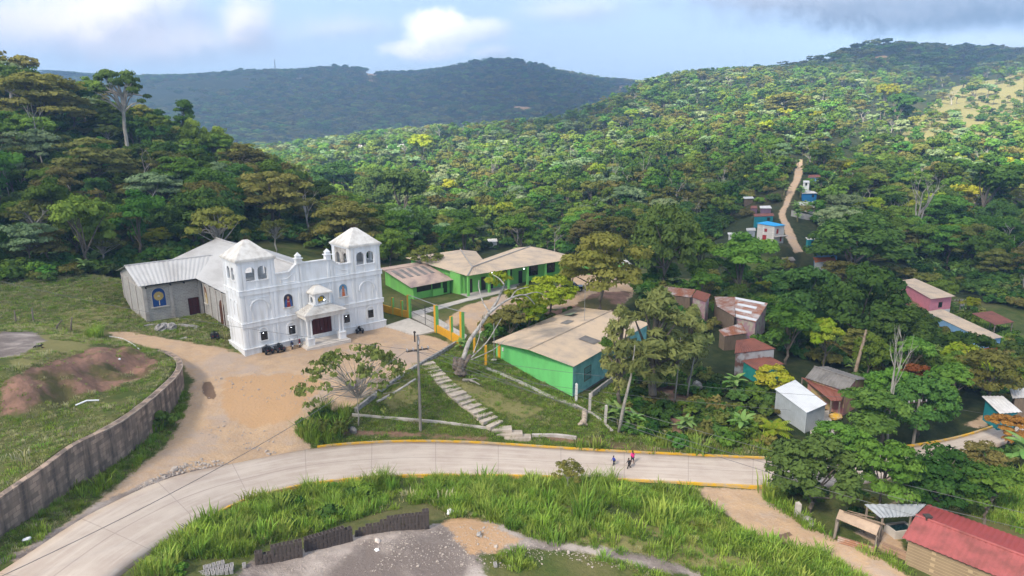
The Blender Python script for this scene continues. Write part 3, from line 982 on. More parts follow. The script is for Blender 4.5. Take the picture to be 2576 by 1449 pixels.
def bell_tower(x0, inner_left):
    x1 = x0 + W_T
    b = MB()
    b.box(x0, x1, 0, D_T, -1.2, 9.9)
    b.box(x0, x1, 0.26, D_T - 0.26, 9.9, 9.92)
    c = [x0 + 1.72, x0 + 3.42]
    arch_wall(b, 'x', x0, x1, 9.9, 13.35, 0, 0.26, [(q, 1.28, 10.55, 11.85) for q in c])
    arch_wall(b, 'x', x0, x1, 9.9, 13.35, D_T - 0.26, D_T, [(q, 1.28, 10.55, 11.85) for q in c])
    sideops = [(2.1, 1.15, 10.55, 11.85), (3.9, 1.15, 10.55, 11.85)]
    if inner_left is None:
        arch_wall(b, 'y', 0.26, D_T - 0.26, 9.9, 13.35, x0, x0 + 0.26, sideops)
        arch_wall(b, 'y', 0.26, D_T - 0.26, 9.9, 13.35, x1 - 0.26, x1, sideops)
    else:
        arch_wall(b, 'y', 0.26, D_T - 0.26, 9.9, 13.35, x1 - 0.26, x1, sideops)
    # bands and corner strips
    for z0, z1, p_ in ((3.85, 4.5, 0.14), (8.55, 9.2, 0.14), (13.1, 13.35, 0.1), (4.5, 4.58, 0.2), (9.2, 9.28, 0.2)):
        b.box(x0 - p_, x1 + p_, -p_, D_T + p_, z0, z1)
    for z0, z1 in ((0.9, 3.85), (4.58, 8.55), (9.28, 13.1)):
        for xa in (x0 + 0.12, x0 + 0.62, x1 - 1.0, x1 - 0.5):
            b.box(xa, xa + 0.36, -0.07, 0.02, z0, z1)
        for ya in (0.12, 0.62, D_T - 1.0, D_T - 0.5):
            for xs__, s_ in ((x0, -1), (x1, 1)):
                b.box(min(xs__, xs__ + s_ * 0.07), max(xs__, xs__ + s_ * 0.07), ya, ya + 0.36, z0, z1)
    b.box(x0 + 2.35, x0 + 2.75, -0.06, 0.02, 9.28, 10.4)
    b.box(x0 - 0.28, x1 + 0.28, -0.28, D_T + 0.2, -1.2, 0.75)
    b.box(x0 - 0.36, x1 + 0.36, -0.36, D_T + 0.2, 0.75, 0.86)
    b.box(x0 + 0.95, x1 - 0.95, -0.12, 0.0, 10.42, 10.55)
    b.box(x0 - 0.12, x0, 1.3, 4.7, 10.42, 10.55)
    # blind arch on the front and paired blind arches on the side
    xc = x0 + 2.55
    arch_trim(b, 'x', xc, 1.9, 6.35, -0.05, 0.03, 0.14, legs=4.75)
    arch_trim(b, 'x', xc, 2.5, 6.45, -0.12, 0.03, 0.16)
    b.box(xc - 1.4, xc - 1.2, -0.12, 0.03, 6.3, 6.47)
    b.box(xc + 1.2, xc + 1.4, -0.12, 0.03, 6.3, 6.47)
    b.box(xc - 1.3, xc + 1.3, -0.06, 0.03, 7.95, 8.05)
    for yc in (2.2, 3.9):
        arch_trim(b, 'y', yc, 1.3, 6.9, x0 - 0.06, x0 + 0.03, 0.12, legs=5.4)
    tw = b.build('bell_tower', WHITE, ch)
    if inner_left is not None:
        m = MB()
        arch_wall(m, 'y', 0.26, D_T - 0.26, 9.9, 13.1, x0, x0 + 0.26, [(1.7, 1.1, 10.5, 11.8), (4.2, 1.2, 9.95, 11.7)])
        m.build('unplastered_wall', STAIN, tw)
    r = MB()
    e = 0.28
    r.box(x0 - e, x1 + e, -e, D_T + e, 13.35, 13.62)
    r.box(x0 - e + 0.12, x1 + e - 0.12, -e + 0.12, D_T + e - 0.12, 13.62, 13.72)
    cx, cy, k = x0 + W_T / 2, D_T / 2, 0.35
    zz, zt = 13.72, 15.95
    a, c_, d, f = x0 - e + 0.2, x1 + e - 0.2, -e + 0.2, D_T + e - 0.2
    r.add([(a, d, zz), (c_, d, zz), (c_, f, zz), (a, f, zz), (cx - k, cy - k, zt), (cx + k, cy - k, zt), (cx + k, cy + k, zt), (cx - k, cy + k, zt)],
          [(0, 1, 5, 4), (1, 2, 6, 5), (2, 3, 7, 6), (3, 0, 4, 7), (4, 5, 6, 7)])
    r.build('tower_roof', WHITE_W, tw)
    for i, (dx, dy) in enumerate(((-.3, -.3), (.3, -.3), (.3, .3), (-.3, .3), (0, -.3), (0, .3), (-.6, 0.1), (.6, 0))):
        q = MB()
        q.tube([(cx + dx, cy + dy, zt - 0.15), (cx + dx * 1.2, cy + dy, zt + 0.45 + 0.1 * (i % 3))], 0.02, 4)
        q.build('rebar_stub', mat('rusty_rebar', (0.12, 0.06, 0.035), 0.9), tw)
    return tw


bell_tower(0.0, None)
bell_tower(XR0, 1)
# facade between the towers
b = MB()
par = [(W_T, -1.2), (XR0, -1.2), (XR0, 10.95), (XR0 - 2.0, 10.95), (13.75, 12.0), (8.5, 12.0), (7.2, 10.95), (W_T, 10.95)]
b.prism([(x, 0, z) for x, z in par], (0, 0.35, 0))
for z0, z1, p_ in ((3.85, 4.5, 0.14), (4.5, 4.58, 0.2), (8.55, 9.2, 0.14), (9.2, 9.28, 0.2)):
    b.box(W_T + .14, XR0 - .14, -p_, 0.05, z0, z1)
cap = [(W_T, 10.95), (7.2, 10.95), (8.5, 12.0), (13.75, 12.0), (XR0 - 2.0, 10.95), (XR0, 10.95)]
for (xa, za), (xb, zb) in zip(cap[:-1], cap[1:]):
    b.prism([(xa, -0.12, za), (xb, -0.12, zb), (xb, -0.12, zb + 0.16), (xa, -0.12, za + 0.16)], (0, 0.55, 0))
for xa in (8.35, 8.85, 13.2, 13.7):
    b.box(xa, xa + 0.32, -0.08, 0.02, 0.9, 3.85)
    b.box(xa, xa + 0.32, -0.08, 0.02, 4.58, 8.55)
    b.box(xa, xa + 0.32, -0.08, 0.02, 9.28, 11.9)
for xc in (6.75, 15.5):
    for dx in (-0.5, 0.3):
        b.box(xc + dx, xc + dx + 0.14, -0.06, 0.02, 4.6, 5.6)
# raised outline panels under the shoulder slopes
for s_, x0 in ((1, 5.9), (-1, 16.5)):
    pts = [(0, 9.5), (2.1, 9.5), (2.1, 10.9), (1.0, 10.1), (0, 10.1)]
    pts = [(x0 + s_ * x, z) for x, z in pts]
    for (xa, za), (xb, zb) in zip(pts, pts[1:] + pts[:1]):
        b.tube([(xa, -0.02, za), (xb, -0.02, zb)], 0.05, 4)
b.box(W_T + .28, XR0 - .28, -0.28, 0.05, -1.2, 0.75)
b.box(W_T + .36, XR0 - .36, -0.36, 0.05, 0.75, 0.86)
fac = b.build('facade_wall', WHITE, ch)
for xc in (8.8, 13.4):
    f = MB()
    f.box(xc - 0.42, xc + 0.42, -0.3, 0.5, 12.0, 12.75)
    f.box(xc - 0.56, xc + 0.56, -0.44, 0.64, 12.75, 12.9)
    f.box(xc - 0.34, xc + 0.34, -0.22, 0.42, 12.9, 13.2)
    f.add([(xc - .42, -.3, 13.2), (xc + .42, -.3, 13.2), (xc + .42, .5, 13.2), (xc - .42, .5, 13.2), (xc, .1, 13.75)], [(0, 1, 4), (1, 2, 4), (2, 3, 4), (3, 0, 4), (3, 2, 1, 0)])
    f.build('finial', WHITE, fac)
# small ground-floor windows
for xc in (2.75, 6.9, 15.75, 19.95):
    q = MB()
    q.box(xc - .6, xc + .6, -.2, .0, 1.5, 1.66)
    q.box(xc - .78, xc - .5, -.1, 0, 1.66, 2.9)
    q.box(xc + .5, xc + .78, -.1, 0, 1.66, 2.9)
    arch_trim(q, 'x', xc, 1.0, 2.95, -.12, 0, .22)
    q.box(xc - .5, xc + .5, -.06, 0.0, 2.95, 3.1)
    fr = q.build('window', WHITE, ch)
    q = MB()
    q.box(xc - .5, xc + .5, -.05, -.012, 1.66, 2.95)
    q.build('pane', GLASS, fr)
    q = MB()
    for dx in (-.49, -.02, .45):
        q.box(xc + dx, xc + dx + .04, -.075, -.05, 1.66, 2.95)
    for dz in (1.66, 2.3, 2.91):
        q.box(xc - .5, xc + .5, -.08, -.05, dz, dz + .04)
    q.build('window_frame', IRON, fr)
    if xc != 19.95:
        q = MB()
        q.ball((xc - .1, -.09, 2.72), .06, .02, .03, 8, 5)
        q.build('lamp', LAMP_ON, fr)
# painted arched panels of robed figures
PAINT = {n: mat('paint_' + n, c, 0.6, tuple(k * 0.7 for k in c), 6, 0.5) for n, c in dict(night=(0.03, 0.035, 0.06), skyblue=(0.12, 0.27, 0.42), red=(0.30, 0.035, 0.03), blue=(0.05, 0.10, 0.26), skin=(0.45, 0.26, 0.17), orange=(0.55, 0.16, 0.06), deepblue=(0.012, 0.06, 0.22), gold=(0.50, 0.36, 0.12), cream=(0.62, 0.55, 0.42), hair=(0.07, 0.035, 0.02), silver=(0.42, 0.44, 0.5), brownp=(0.2, 0.09, 0.05)).items()}


def flat(mb, ax_, pts, d, th=0.012):
    mb.prism([M3(ax_, x, d, z) for x, z in pts], M3(ax_, 0, -th, 0))


def robed_panel(ax_, xc, d, z0, wd, h, back, robe, cloak, scale_label):
    s = MB()
    arch_panel(s, ax_, xc, wd, z0, z0 + h - wd / 2, d, d - 0.03)
    pn = s.build('painted_panel', PAINT[back], ch, label=scale_label)
    s = MB()
    arch_trim(s, ax_, xc, wd, z0 + h - wd / 2, d - .05, d, .06, legs=z0)
    s.box(*((xc - wd / 2 - .15, xc + wd / 2 + .15, d - .22, d, z0 - .14, z0) if ax_ == 'x' else (d - .22, d, xc - wd / 2 - .15, xc + wd / 2 + .15, z0 - .14, z0)))
    s.build('panel_frame', WHITE_W, pn)
    for nm, c, pts in (('robe', robe, [(-.42, .02), (.42, .02), (.36, .4), (.24, .62), (-.24, .62), (-.36, .4)]), ('cloak', cloak, [(-.44, .02), (-.2, .02), (-.12, .6), (-.26, .62), (-.4, .4)]), ('cloak', cloak, [(.44, .02), (.22, .02), (.14, .6), (.26, .62), (.4, .4)]),
                       ('face', 'skin', [(-.1, .64), (.1, .64), (.13, .74), (.08, .82), (-.08, .82), (-.13, .74)]), ('hair', 'hair', [(-.15, .62), (-.1, .64), (-.1, .8), (.1, .8), (.1, .64), (.15, .62), (.16, .8), (.06, .88), (-.06, .88), (-.16, .8)]), ('hands', 'skin', [(-.12, .38), (.12, .38), (.14, .46), (-.14, .46)])):
        s = MB()
        dd = {'robe': .032, 'cloak': .046, 'face': .05, 'hair': .048, 'hands': .06}[nm]
        flat(s, ax_, [(xc + x * wd, z0 + z * h) for x, z in pts], d - dd)
        s.build(nm, PAINT[c], pn)


robed_panel('x', 6.75, 0, 5.85, 1.3, 1.95, 'night', 'red', 'blue', 'arched painting of a figure in a dark red robe on a night background')
robed_panel('x', 15.5, 0, 5.95, 1.3, 1.95, 'skyblue', 'orange', 'silver', 'arched painting of a figure in an orange red robe on sky blue')
# doorway and porch
q = MB()
q.box(9.9, 13.1, -.1, 0.0, .32, 3.4)
dr = q.build('door', MAROON, ch)
q = MB()
for k in range(5):
    q.box(9.95 + .64 * k, 10.02 + .64 * k, -.15, -.1, .36, 3.3)
q.box(9.9, 13.1, -.16, -.1, 3.3, 3.4)
q.build('door_panelling', mat('dark_maroon', (0.04, 0.01, 0.01), 0.5), dr)
q = MB()
q.box(11.4, 11.45, -.2, -.16, 1.4, 1.75)
q.build('handle', GREYMETAL, dr)
q = MB()
q.box(7.7, 14.1, -3.4, -.4, -.6, .3)
q.box(7.4, 14.4, -3.75, -.37, -.6, .14)
q.build('porch_floor', mat('pale_tile', (0.62, 0.56, 0.49), 0.6, (0.5, 0.45, 0.4), 2), ch)
q = MB()
q.box(7.8, 14.0, -3.3, -.05, 4.2, 4.72)
q.box(7.65, 14.15, -3.45, -.05, 4.72, 4.82)
for k in range(8):
    i = k * .22
    q.box(7.6 + i * 1.35, 14.2 - i * 1.35, -3.5 + i * 1.1, -.04, 4.82 + k * .125, 4.945 + k * .125)
pr = q.build('porch_roof', WHITE_W, ch)
for xc in (8.4, 13.4):
    q = MB()
    q.box(xc - .5, xc + .5, -3.3, -2.3, -.3, 1.25)
    q.box(xc - .57, xc + .57, -3.37, -2.23, 1.25, 1.37)
    for dx in (-.27, .27):
        q.tube([(xc + dx, -2.85, 1.37), (xc + dx, -2.85, 4.2)], .15, 10)
        q.box(xc + dx - .23, xc + dx + .23, -3.08, -2.62, 4.0, 4.2)
        q.box(xc + dx - .23, xc + dx + .23, -3.08, -2.62, 1.37, 1.5)
    q.build('column', WHITE, ch)
# little shrine above the porch
q = MB()
q.box(10.1, 12.9, -2.0, -.05, 5.5, 5.75)
arch_wall(q, 'x', 10.25, 12.75, 5.75, 7.25, -1.95, -1.75, [(11.5, 1.4, 5.8, 6.25)])
arch_wall(q, 'y', -1.75, -.2, 5.75, 7.25, 10.25, 10.45, [(-1.0, .9, 5.8, 6.35)])
arch_wall(q, 'y', -1.75, -.2, 5.75, 7.25, 12.55, 12.75, [(-1.0, .9, 5.8, 6.35)])
for xc in (10.35, 12.65):
    q.tube([(xc, -2.05, 5.75), (xc, -2.05, 7.2)], .12, 8)
q.v = [(x - .4, y, z + .25) for x, y, z in q.v]
sh = q.build('shrine', WHITE, ch)
sh_n0 = len(COL.objects)
q = MB()
q.box(9.95, 13.05, -2.35, -.04, 7.25, 7.42)
q.add([(9.95, -2.35, 7.42), (13.05, -2.35, 7.42), (13.05, -.04, 7.42), (9.95, -.04, 7.42), (11.1, -1.1, 8.25), (11.9, -1.1, 8.25), (11.9, -.04, 8.25), (11.1, -.04, 8.25)],
      [(0, 1, 5, 4), (1, 2, 6, 5), (2, 3, 7, 6), (3, 0, 4, 7), (4, 5, 6, 7)])
q.build('shrine_roof', WHITE_W, sh)
q = MB()
q.box(10.45, 12.55, -.5, -.45, 5.8, 7.2)
q.build('shrine_backing', mat('dim_grey_niche', (0.25, 0.27, 0.28), 0.8), sh)
q = MB()
rr = random.Random(4)
for k in range(26):
    q.ball((11.45 + rr.uniform(-.35, .35), -1.5 + rr.uniform(-.15, .1), 6.25 + rr.uniform(-.25, .35)), .11, n=6, m=4)
q.build('flower_bouquet', mat('yellow_flowers', (0.75, 0.50, 0.02), 0.8, (0.6, 0.36, 0.02), 8), sh)
q = MB()
q.ball((12.05, -1.5, 6.1), .1, n=8, m=5)
q.build('lamp', LAMP_ON, sh)
for o in list(sh.children):
    o.location = (-.4, 0, .25)
# nave
XN0, XN1, XR_, YN = 2.2, 20.0, 11.1, 46.0
q = MB()
q.prism([(XN0, .4, -1.5), (XN1, .4, -1.5), (XN1, .4, 6.9), (XR_, .4, 10.1), (XN0, .4, 6.9)], (0, YN - 1.0, 0))
q.build('nave_wall', BLOCK, ch)
q = MB()
for yc in [9.5 + 3.2 * k for k in range(6)]:
    q.box(XN0 - .13, XN0 + .02, yc - .22, yc + .22, -1, 6.75)
q.box(XN0 - .15, XN0 + .02, 6.2, 26.5, 5.9, 6.25)
q.build('pillar_strips', CONC, ch)
q = MB()
q.corr((1.15, .75, 7.0), (1.15, YN, 7.0), (XR_ + .1, YN, 10.6), (XR_ + .1, .75, 10.6), .85, .035)
q.corr((XR_ - .1, .75, 10.6), (XR_ - .1, YN, 10.6), (21.0, YN, 7.0), (21.0, .75, 7.0), .85, .035)
nr = q.build('nave_roof', ZINC, ch)
q = MB()
q.tube([(XR_, .7, 10.62), (XR_, YN + .05, 10.62)], .16, 6)
q.build('ridge_cap', ZINC, nr)
for k in range(7):
    yc = 9.5 + 3.2 * k
    q = MB()
    q.tube([(1.2, yc, 6.75), (2.1, yc, 6.4)], .06, 4)
    q.build('eave_bracket', IRON, ch)
# transept chapel on the left
XC, YC0, YC1, RZ = -6.9, 26.6, 43.0, 9.1
q = MB()
q.prism([(XC, YC0, -1.5), (XC, YC1, -1.5), (XC, YC1, 6.9), (XC, (YC0 + YC1) / 2, RZ - .25), (XC, YC0, 6.9)], (9.0, 0, 0))
q.build('chapel_wall', BLOCK, ch)
q = MB()
for xc in (XC + .2, XC + 4.1, XC + 8.7):
    q.box(xc - .25, xc + .25, YC0 - .12, YC0 + .02, -1, 6.75)
q.box(XC + .45, XC + 8.4, YC0 - .1, YC0 + .02, 6.1, 6.4)
for yc in (YC0 + .2, YC0 + 5.3, YC0 + 10.6, YC1 - .2):
    q.box(XC - .12, XC + .02, yc - .25, yc + .25, -1, 6.75)
q.box(XC - .1, XC + .02, YC0 + .45, YC1 - .45, 6.1, 6.4)
q.build('pillar_strips', CONC, ch)
ym = (YC0 + YC1) / 2
q = MB()
q.corr((XC - .7, YC0 - .8, 6.95), (3.0, YC0 - .8, 6.95), (7.2, ym + .1, RZ), (XC - .7, ym + .1, RZ), .55, .035)
q.corr((XC - .7, ym - .1, RZ), (7.2, ym - .1, RZ), (3.0, YC1 + .8, 6.95), (XC - .7, YC1 + .8, 6.95), .55, .035)
cr = q.build('chapel_roof', ZINC, ch)
q = MB()
q.tube([(XC - .75, ym, RZ + .03), (6.6, ym, RZ + .03)], .13, 6)
q.build('ridge_cap', ZINC, cr)
q = MB()
q.box(XC + .45, XC + 8.5, YC0 - .9, YC0 - .8, 6.75, 6.95)
for xc in (XC + .4, XC + 4.1, XC + 6.2):
    q.box(xc - .06, xc + .06, YC0 - .8, YC0, 6.35, 6.6)
q.build('eave_board', IRON, ch)
# chapel painting: a gold sunburst on blue
px0, pz0, pw, ph = XC + 2.2, 3.0, 2.0, 3.1
q = MB()
arch_panel(q, 'x', px0, pw, pz0, pz0 + ph - pw / 2, YC0, YC0 - .05)
pn = q.build('painted_panel', PAINT['deepblue'], ch, label='deep blue arched painting with a gold sunburst on a stem')
q = MB()
arch_trim(q, 'x', px0, pw, pz0 + ph - pw / 2, YC0 - .08, YC0, .1, legs=pz0)
q.box(px0 - pw / 2 - .4, px0 + pw / 2 + .4, YC0 - .22, YC0, pz0 - .2, pz0)
q.build('panel_frame', CONC, pn)
q = MB()
star = []
for k in range(40):
    r_ = (.82, .66)[k % 2]
    star.append((px0 + r_ * math.cos(math.pi * k / 20), pz0 + 1.75 + r_ * math.sin(math.pi * k / 20)))
flat(q, 'x', star, YC0 - .055)
q.build('sunburst', PAINT['gold'], pn)
q = MB()
q.prism([(px0 + .2 * math.cos(math.pi * k / 6), YC0 - .075, pz0 + 1.75 + .17 * math.sin(math.pi * k / 6)) for k in range(12)], (0, -.01, 0))
q.build('sunburst_centre', PAINT['cream'], pn)
q = MB()
q.box(px0 - .07, px0 + .07, YC0 - .08, YC0 - .06, pz0 + .15, pz0 + .95)
q.build('sunburst_stem', PAINT['cream'], pn)
q = MB()
q.box(XC + 6.6, XC + 8.3, YC0 - .08, YC0, .65, 3.55)
q.build('door', MAROON, ch)
q = MB()
for dx in (0, .55, 1.1, 1.62):
    q.box(XC + 6.6 + dx, XC + 6.68 + dx, YC0 - .12, YC0 - .08, .65, 3.55)
for dz in (.65, 2.0, 3.47):
    q.box(XC + 6.6, XC + 8.3, YC0 - .125, YC0 - .08, dz, dz + .09)
q.build('door_panelling', mat('dark_maroon', (0, 0, 0)), ch.children[-1])
# nave side panel painting and door
robed_panel('y', 24.9, XN0, 2.6, 1.7, 3.0, 'brownp', 'cream', 'gold', 'arched painting of a robed figure in cream and gold on the nave wall')
q = MB()
arch_panel(q, 'y', 16.6, 2.1, .6, 3.6, XN0, XN0 - .08)
q.build('side_door', BROWNDOOR, ch)
q = MB()
for dy in (-1.0, -.03, .94):
    q.box(XN0 - .12, XN0 - .08, 16.6 + dy, 16.66 + dy, .6, 3.6)
q.build('door_panelling', mat('dark_maroon', (0, 0, 0)), ch.children[-1])
# ------------------------------------------------------------------ school and houses
GREEN = mat('bright_green_paint', (0.16, 0.58, 0.17), 0.75, (0.14, 0.47, 0.14), 0.5, 0.5, 0.15, 5, stretch=(1, 1, .4))
GREEN_S = mat('school_green_paint', (0.18, 0.50, 0.11), 0.75, (0.15, 0.37, 0.10), 0.5, 0.5, 0.15, 5, stretch=(1, 1, .4))
AQUA = mat('aqua_paint', (0.24, 0.52, 0.48), 0.7, (0.09, 0.26, 0.24), 0.7, 0.4, 0.15, 5)
YELLOW = mat('yellow_ochre_paint', (0.66, 0.33, 0.02), 0.7, (0.5, 0.25, 0.03), 0.9, 0.4, 0.15, 5)
RUST = mat('rusty_red_sheet', (0.20, 0.072, 0.05), 0.8, (0.135, 0.055, 0.042), 0.5, 0.6, 0)
RUSTMIX = mat('rust_streaked_sheet', (0.24, 0.095, 0.05), 0.75, (0.42, 0.40, 0.39), 0.55, 0.5, 0, stretch=(1, 1, 1))
SILVER = mat('bright_zinc_sheet', (0.55, 0.565, 0.58), 0.4, (0.46, 0.47, 0.48), 0.5, 0.5, spec=0.5)
FIBRO = mat('grey_fibre_cement_sheet', (0.19, 0.175, 0.16), 0.9, (0.13, 0.12, 0.11), 0.8, 0.6)
REDROOF = mat('faded_red_roof_sheet', (0.30, 0.08, 0.075), 0.8, (0.19, 0.058, 0.05), 0.6, 0.6, spec=0.3)
PINK = mat('pink_paint', (0.62, 0.22, 0.26), 0.8, (0.5, 0.2, 0.22), 1)
WHITEP = mat('white_house_paint', (0.66, 0.64, 0.60), 0.8, (0.5, 0.48, 0.44), 0.8)
TURQ = mat('turquoise_paint', (0.02, 0.24, 0.28), 0.75, (0.02, 0.18, 0.22), 1)
BLUEP = mat('blue_house_paint', (0.025, 0.19, 0.42), 0.75, (0.02, 0.15, 0.34), 1)
LBLUE = mat('light_blue_paint', (0.22, 0.40, 0.62), 0.75, (0.18, 0.33, 0.52), 1)
BLUEROOF = mat('bright_blue_roof_sheet', (0.02, 0.30, 0.60), 0.55, (0.02, 0.24, 0.5), 0.6)
WHITEROOF = mat('pale_zinc_roof', (0.60, 0.58, 0.56), 0.5, (0.44, 0.42, 0.40), 0.6, 0.5)
ORANGE = mat('orange_roof_tile', (0.55, 0.17, 0.05), 0.8, (0.42, 0.12, 0.05), 1.0)
ADOBE = mat('tan_block_wall', (0.29, 0.215, 0.13), 0.9, (0.22, 0.16, 0.10), 0.6, 0.5, kind='blocks')
PLANK = mat('old_plank_wall', (0.20, 0.145, 0.10), 0.9, (0.12, 0.09, 0.065), 2, 0.6, stretch=(4, 4, 0.4))
PURPLE = mat('faded_purple_paint', (0.20, 0.12, 0.16), 0.85)


def V(*a):
    return Vector(a)


def wall_ring(mb, foot, zb, tops):
    """closed wall from a footprint; tops: one height per corner"""
    n = len(foot)
    vs = [(p_[0], p_[1], zb) for p_ in foot] + [(p_[0], p_[1], z) for p_, z in zip(foot, tops)]
    mb.add(vs, [(i, (i + 1) % n, n + (i + 1) % n, n + i) for i in range(n)] + [tuple(range(n, 2 * n)), tuple(range(n - 1, -1, -1))])


def on_wall(a, b, s, wd, z0, z1, out=0.04, dep=0.03):
    """a thin upright slab on the wall a->b (xy), at fraction s; outward = right-hand side of a->b"""
    d = V(b[0] - a[0], b[1] - a[1], 0)
    L = d.length
    d.normalize()
    nn = V(d.y, -d.x, 0)
    c = V(a[0], a[1], 0) + d * (s * L) + nn * out
    p0, p1 = c - d * wd / 2, c + d * wd / 2
    return [V(p0.x, p0.y, z0), V(p1.x, p1.y, z0), V(p1.x, p1.y, z1), V(p0.x, p0.y, z1)], -nn * (dep)


def add_opening(root, off, a, b, s, wd, z0, z1, name, m, frame=None, bars=0, label=None):
    q = MB(off)
    pts, dv = on_wall(a, b, s, wd, z0, z1)
    q.prism(pts, dv * 2)
    o = q.build(name, m, root, label=label)
    if frame:
        f = MB(off)
        for (ss0, ww, za, zb_) in ((0, wd + .16, z1, z1 + .1), (0, wd + .16, z0 - .1, z0)):
            pts, dv = on_wall(a, b, s, ww, za, zb_, .07)
            f.prism(pts, dv * 3)
        L = math.hypot(b[0] - a[0], b[1] - a[1])
        for sg in (-1, 1):
            pts, dv = on_wall(a, b, s + sg * (wd / 2 + .04) / L, .08, z0, z1, .07)
            f.prism(pts, dv * 3)
        f.build('frame', frame, o)
    if bars:
        f = MB(off)
        L = math.hypot(b[0] - a[0], b[1] - a[1])
        for k in range(bars):
            pts, dv = on_wall(a, b, s + (k / (bars - 1) - .5) * (wd - .1) / L, .04, z0, z1, .09)
            f.prism(pts, dv)
        pts, dv = on_wall(a, b, s, wd, (z0 + z1) / 2 - .03, (z0 + z1) / 2 + .03, .1)
        f.prism(pts, dv)
        f.build('window_bars', IRON, o)
    return o


def quad_house(name, label, cat, quad, zb, roofm, wallm, inset=0.5, openings=(), pitch=0.5, group=None, rib=0, posts=False, th=0.05):
    """single-slope house. quad: four roof corners (world, counter-clockwise seen from above, first two = front eave)"""
    c = sum(quad, V(0, 0, 0)) / 4
    root = empty(name, (c.x, c.y, zb), 0, label, cat, group)
    off = V(c.x, c.y, zb)
    q = MB(off)
    a = [quad[(k + rib) % 4] for k in range(4)]
    q.corr(a[0], a[1], a[2], a[3], pitch, 0.035, th)
    q.build('roof', roofm, root)
    foot = []
    for p_ in quad:
        d = V(c.x - p_.x, c.y - p_.y, 0)
        foot.append(p_ + d.normalized() * inset)
    if posts:
        for p_ in foot:
            q = MB(off)
            q.tube([(p_.x, p_.y, min(zb, gz(p_.x, p_.y)) - .4), (p_.x, p_.y, p_.z - .12)], .11, 6)
            q.build('post', WOODP, root)
        return root, foot
    q = MB(off)
    wall_ring(q, foot, min(zb - 1.0, min(gz(p_.x, p_.y) for p_ in foot) - .6), [p_.z - 0.13 for p_ in foot])
    wl = q.build('wall', wallm, root)
    for (e, s, wd, z0, z1, nm, m) in openings:
        a_, b_ = foot[e], foot[(e + 1) % 4]
        add_opening(root, off, a_, b_, s, wd, zb + z0, zb + z1, nm, m)
    return root, foot


def gable_house(name, label, cat, FL, RL, BL, along, zb, roofm, wallm, inset=0.6, openings=(), pitch=0.5, group=None, roofback=None, endw=None):
    """FL, RL, BL: front eave, ridge and back eave at the near gable end (world); along = vector of the ridge"""
    a = along
    c = (FL + BL) / 2 + a / 2
    root = empty(name, (c.x, c.y, zb), 0, label, cat, group)
    off = V(c.x, c.y, zb)
    q = MB(off)
    q.corr(FL, FL + a, RL + a, RL, pitch, 0.035)
    q.build('roof', roofm, root)
    q = MB(off)
    q.corr(RL, RL + a, BL + a, BL, pitch, 0.035)
    q.build('roof', roofback or roofm, root)
    q = MB(off)
    q.tube([RL + V(0, 0, .04), RL + a + V(0, 0, .04)], .11, 6)
    q.build('ridge_cap', roofm, root)
    an = a.normalized()
    cr = (BL - FL)
    cr = V(cr.x, cr.y, 0).normalized()
    f0, r0, b0 = FL + an * inset + cr * inset, RL + an * inset, BL + an * inset - cr * inset
    L = a - an * 2 * inset
    sl = lambda p_: (RL.z - FL.z) / max(.3, (V(RL.x - FL.x, RL.y - FL.y, 0)).length)
    top_f = FL.z + inset * sl(0) - .12
    top_b = BL.z + inset * (RL.z - BL.z) / max(.3, V(RL.x - BL.x, RL.y - BL.y, 0).length) - .12
    zb = min([zb] + [gz(k_.x, k_.y) for k_ in (f0, b0, f0 + L, b0 + L)])
    poly = [V(f0.x, f0.y, zb - 1.5), V(f0.x, f0.y, top_f), V(r0.x, r0.y, RL.z - .12), V(b0.x, b0.y, top_b), V(b0.x, b0.y, zb - 1.5)]
    q = MB(off)
    q.prism(poly, L)
    q.build('wall', wallm, root)
    fr = [f0, f0 + L, b0 + L, b0]
    for (e, s, wd, z0, z1, nm, m) in openings:
        add_opening(root, off, fr[e], fr[(e + 1) % 4], s, wd, zb + z0, zb + z1, nm, m)
    return root, fr, off, r0


def PX(lst):
    return [P(*q) for q in lst]


# ---- green classroom in the foreground
F0, R0, B0 = P(1444, 922, 6.2), P(1330, 879, 7.35), P(1238, 860, 6.5)
R1 = P(1537, 782, 7.35)
alongc = R1 - R0
cl, cfr, coff, cr0 = gable_house('classroom', 'bright green gabled classroom with an aqua side wall below the school yard', 'school building', F0, R0, B0, alongc, 2.6, TANROOF, GREEN, 0.45, pitch=.42)
q = MB(coff)
a_, b_ = cfr[0], cfr[1]
pts, dv = on_wall(a_, b_, .5, (b_ - a_).length - .02, .3, 5.95, .05)
q.prism(pts, dv)
sw = q.build('side_wall', AQUA, cl, label='aqua painted long side wall')
q = MB(coff)
pts, dv = on_wall(a_, b_, .5, (b_ - a_).length, -.6, 1.55, .09)
q.prism(pts, dv)
q.build('plinth', mat('sooty_concrete', (0.17, 0.155, 0.14), 0.9, (0.09, 0.08, 0.075), .8), cl)
for s in (.17, .5, .8):
    add_opening(cl, coff, a_, b_, s, 1.9, 2.9, 4.7, 'window', mat('brown_shutter', (0.06, 0.035, 0.025), 0.8), PLANK, 7)
q = MB(coff)
for (u, v, w_) in ((1370, 850, 1), (1395, 858, 1)):
    pass
rdir = alongc.normalized()
sdir = (F0 - R0)
for (s, t_, l1, l2) in ((.36, .38, 2.2, 1.5),):
    p0 = R0 + alongc * s + sdir * t_ + V(0, 0, .07)
    q.add([p0, p0 + rdir * l1, p0 + rdir * l1 + sdir.normalized() * 2.6, p0 + sdir.normalized() * 2.6], [(0, 1, 2, 3)])
bdir = B0 - R0
p0 = R0 + alongc * .55 + bdir * .3 + V(0, 0, .07)
q2 = MB(coff)
q.build('roof_patch', FIBRO, cl)
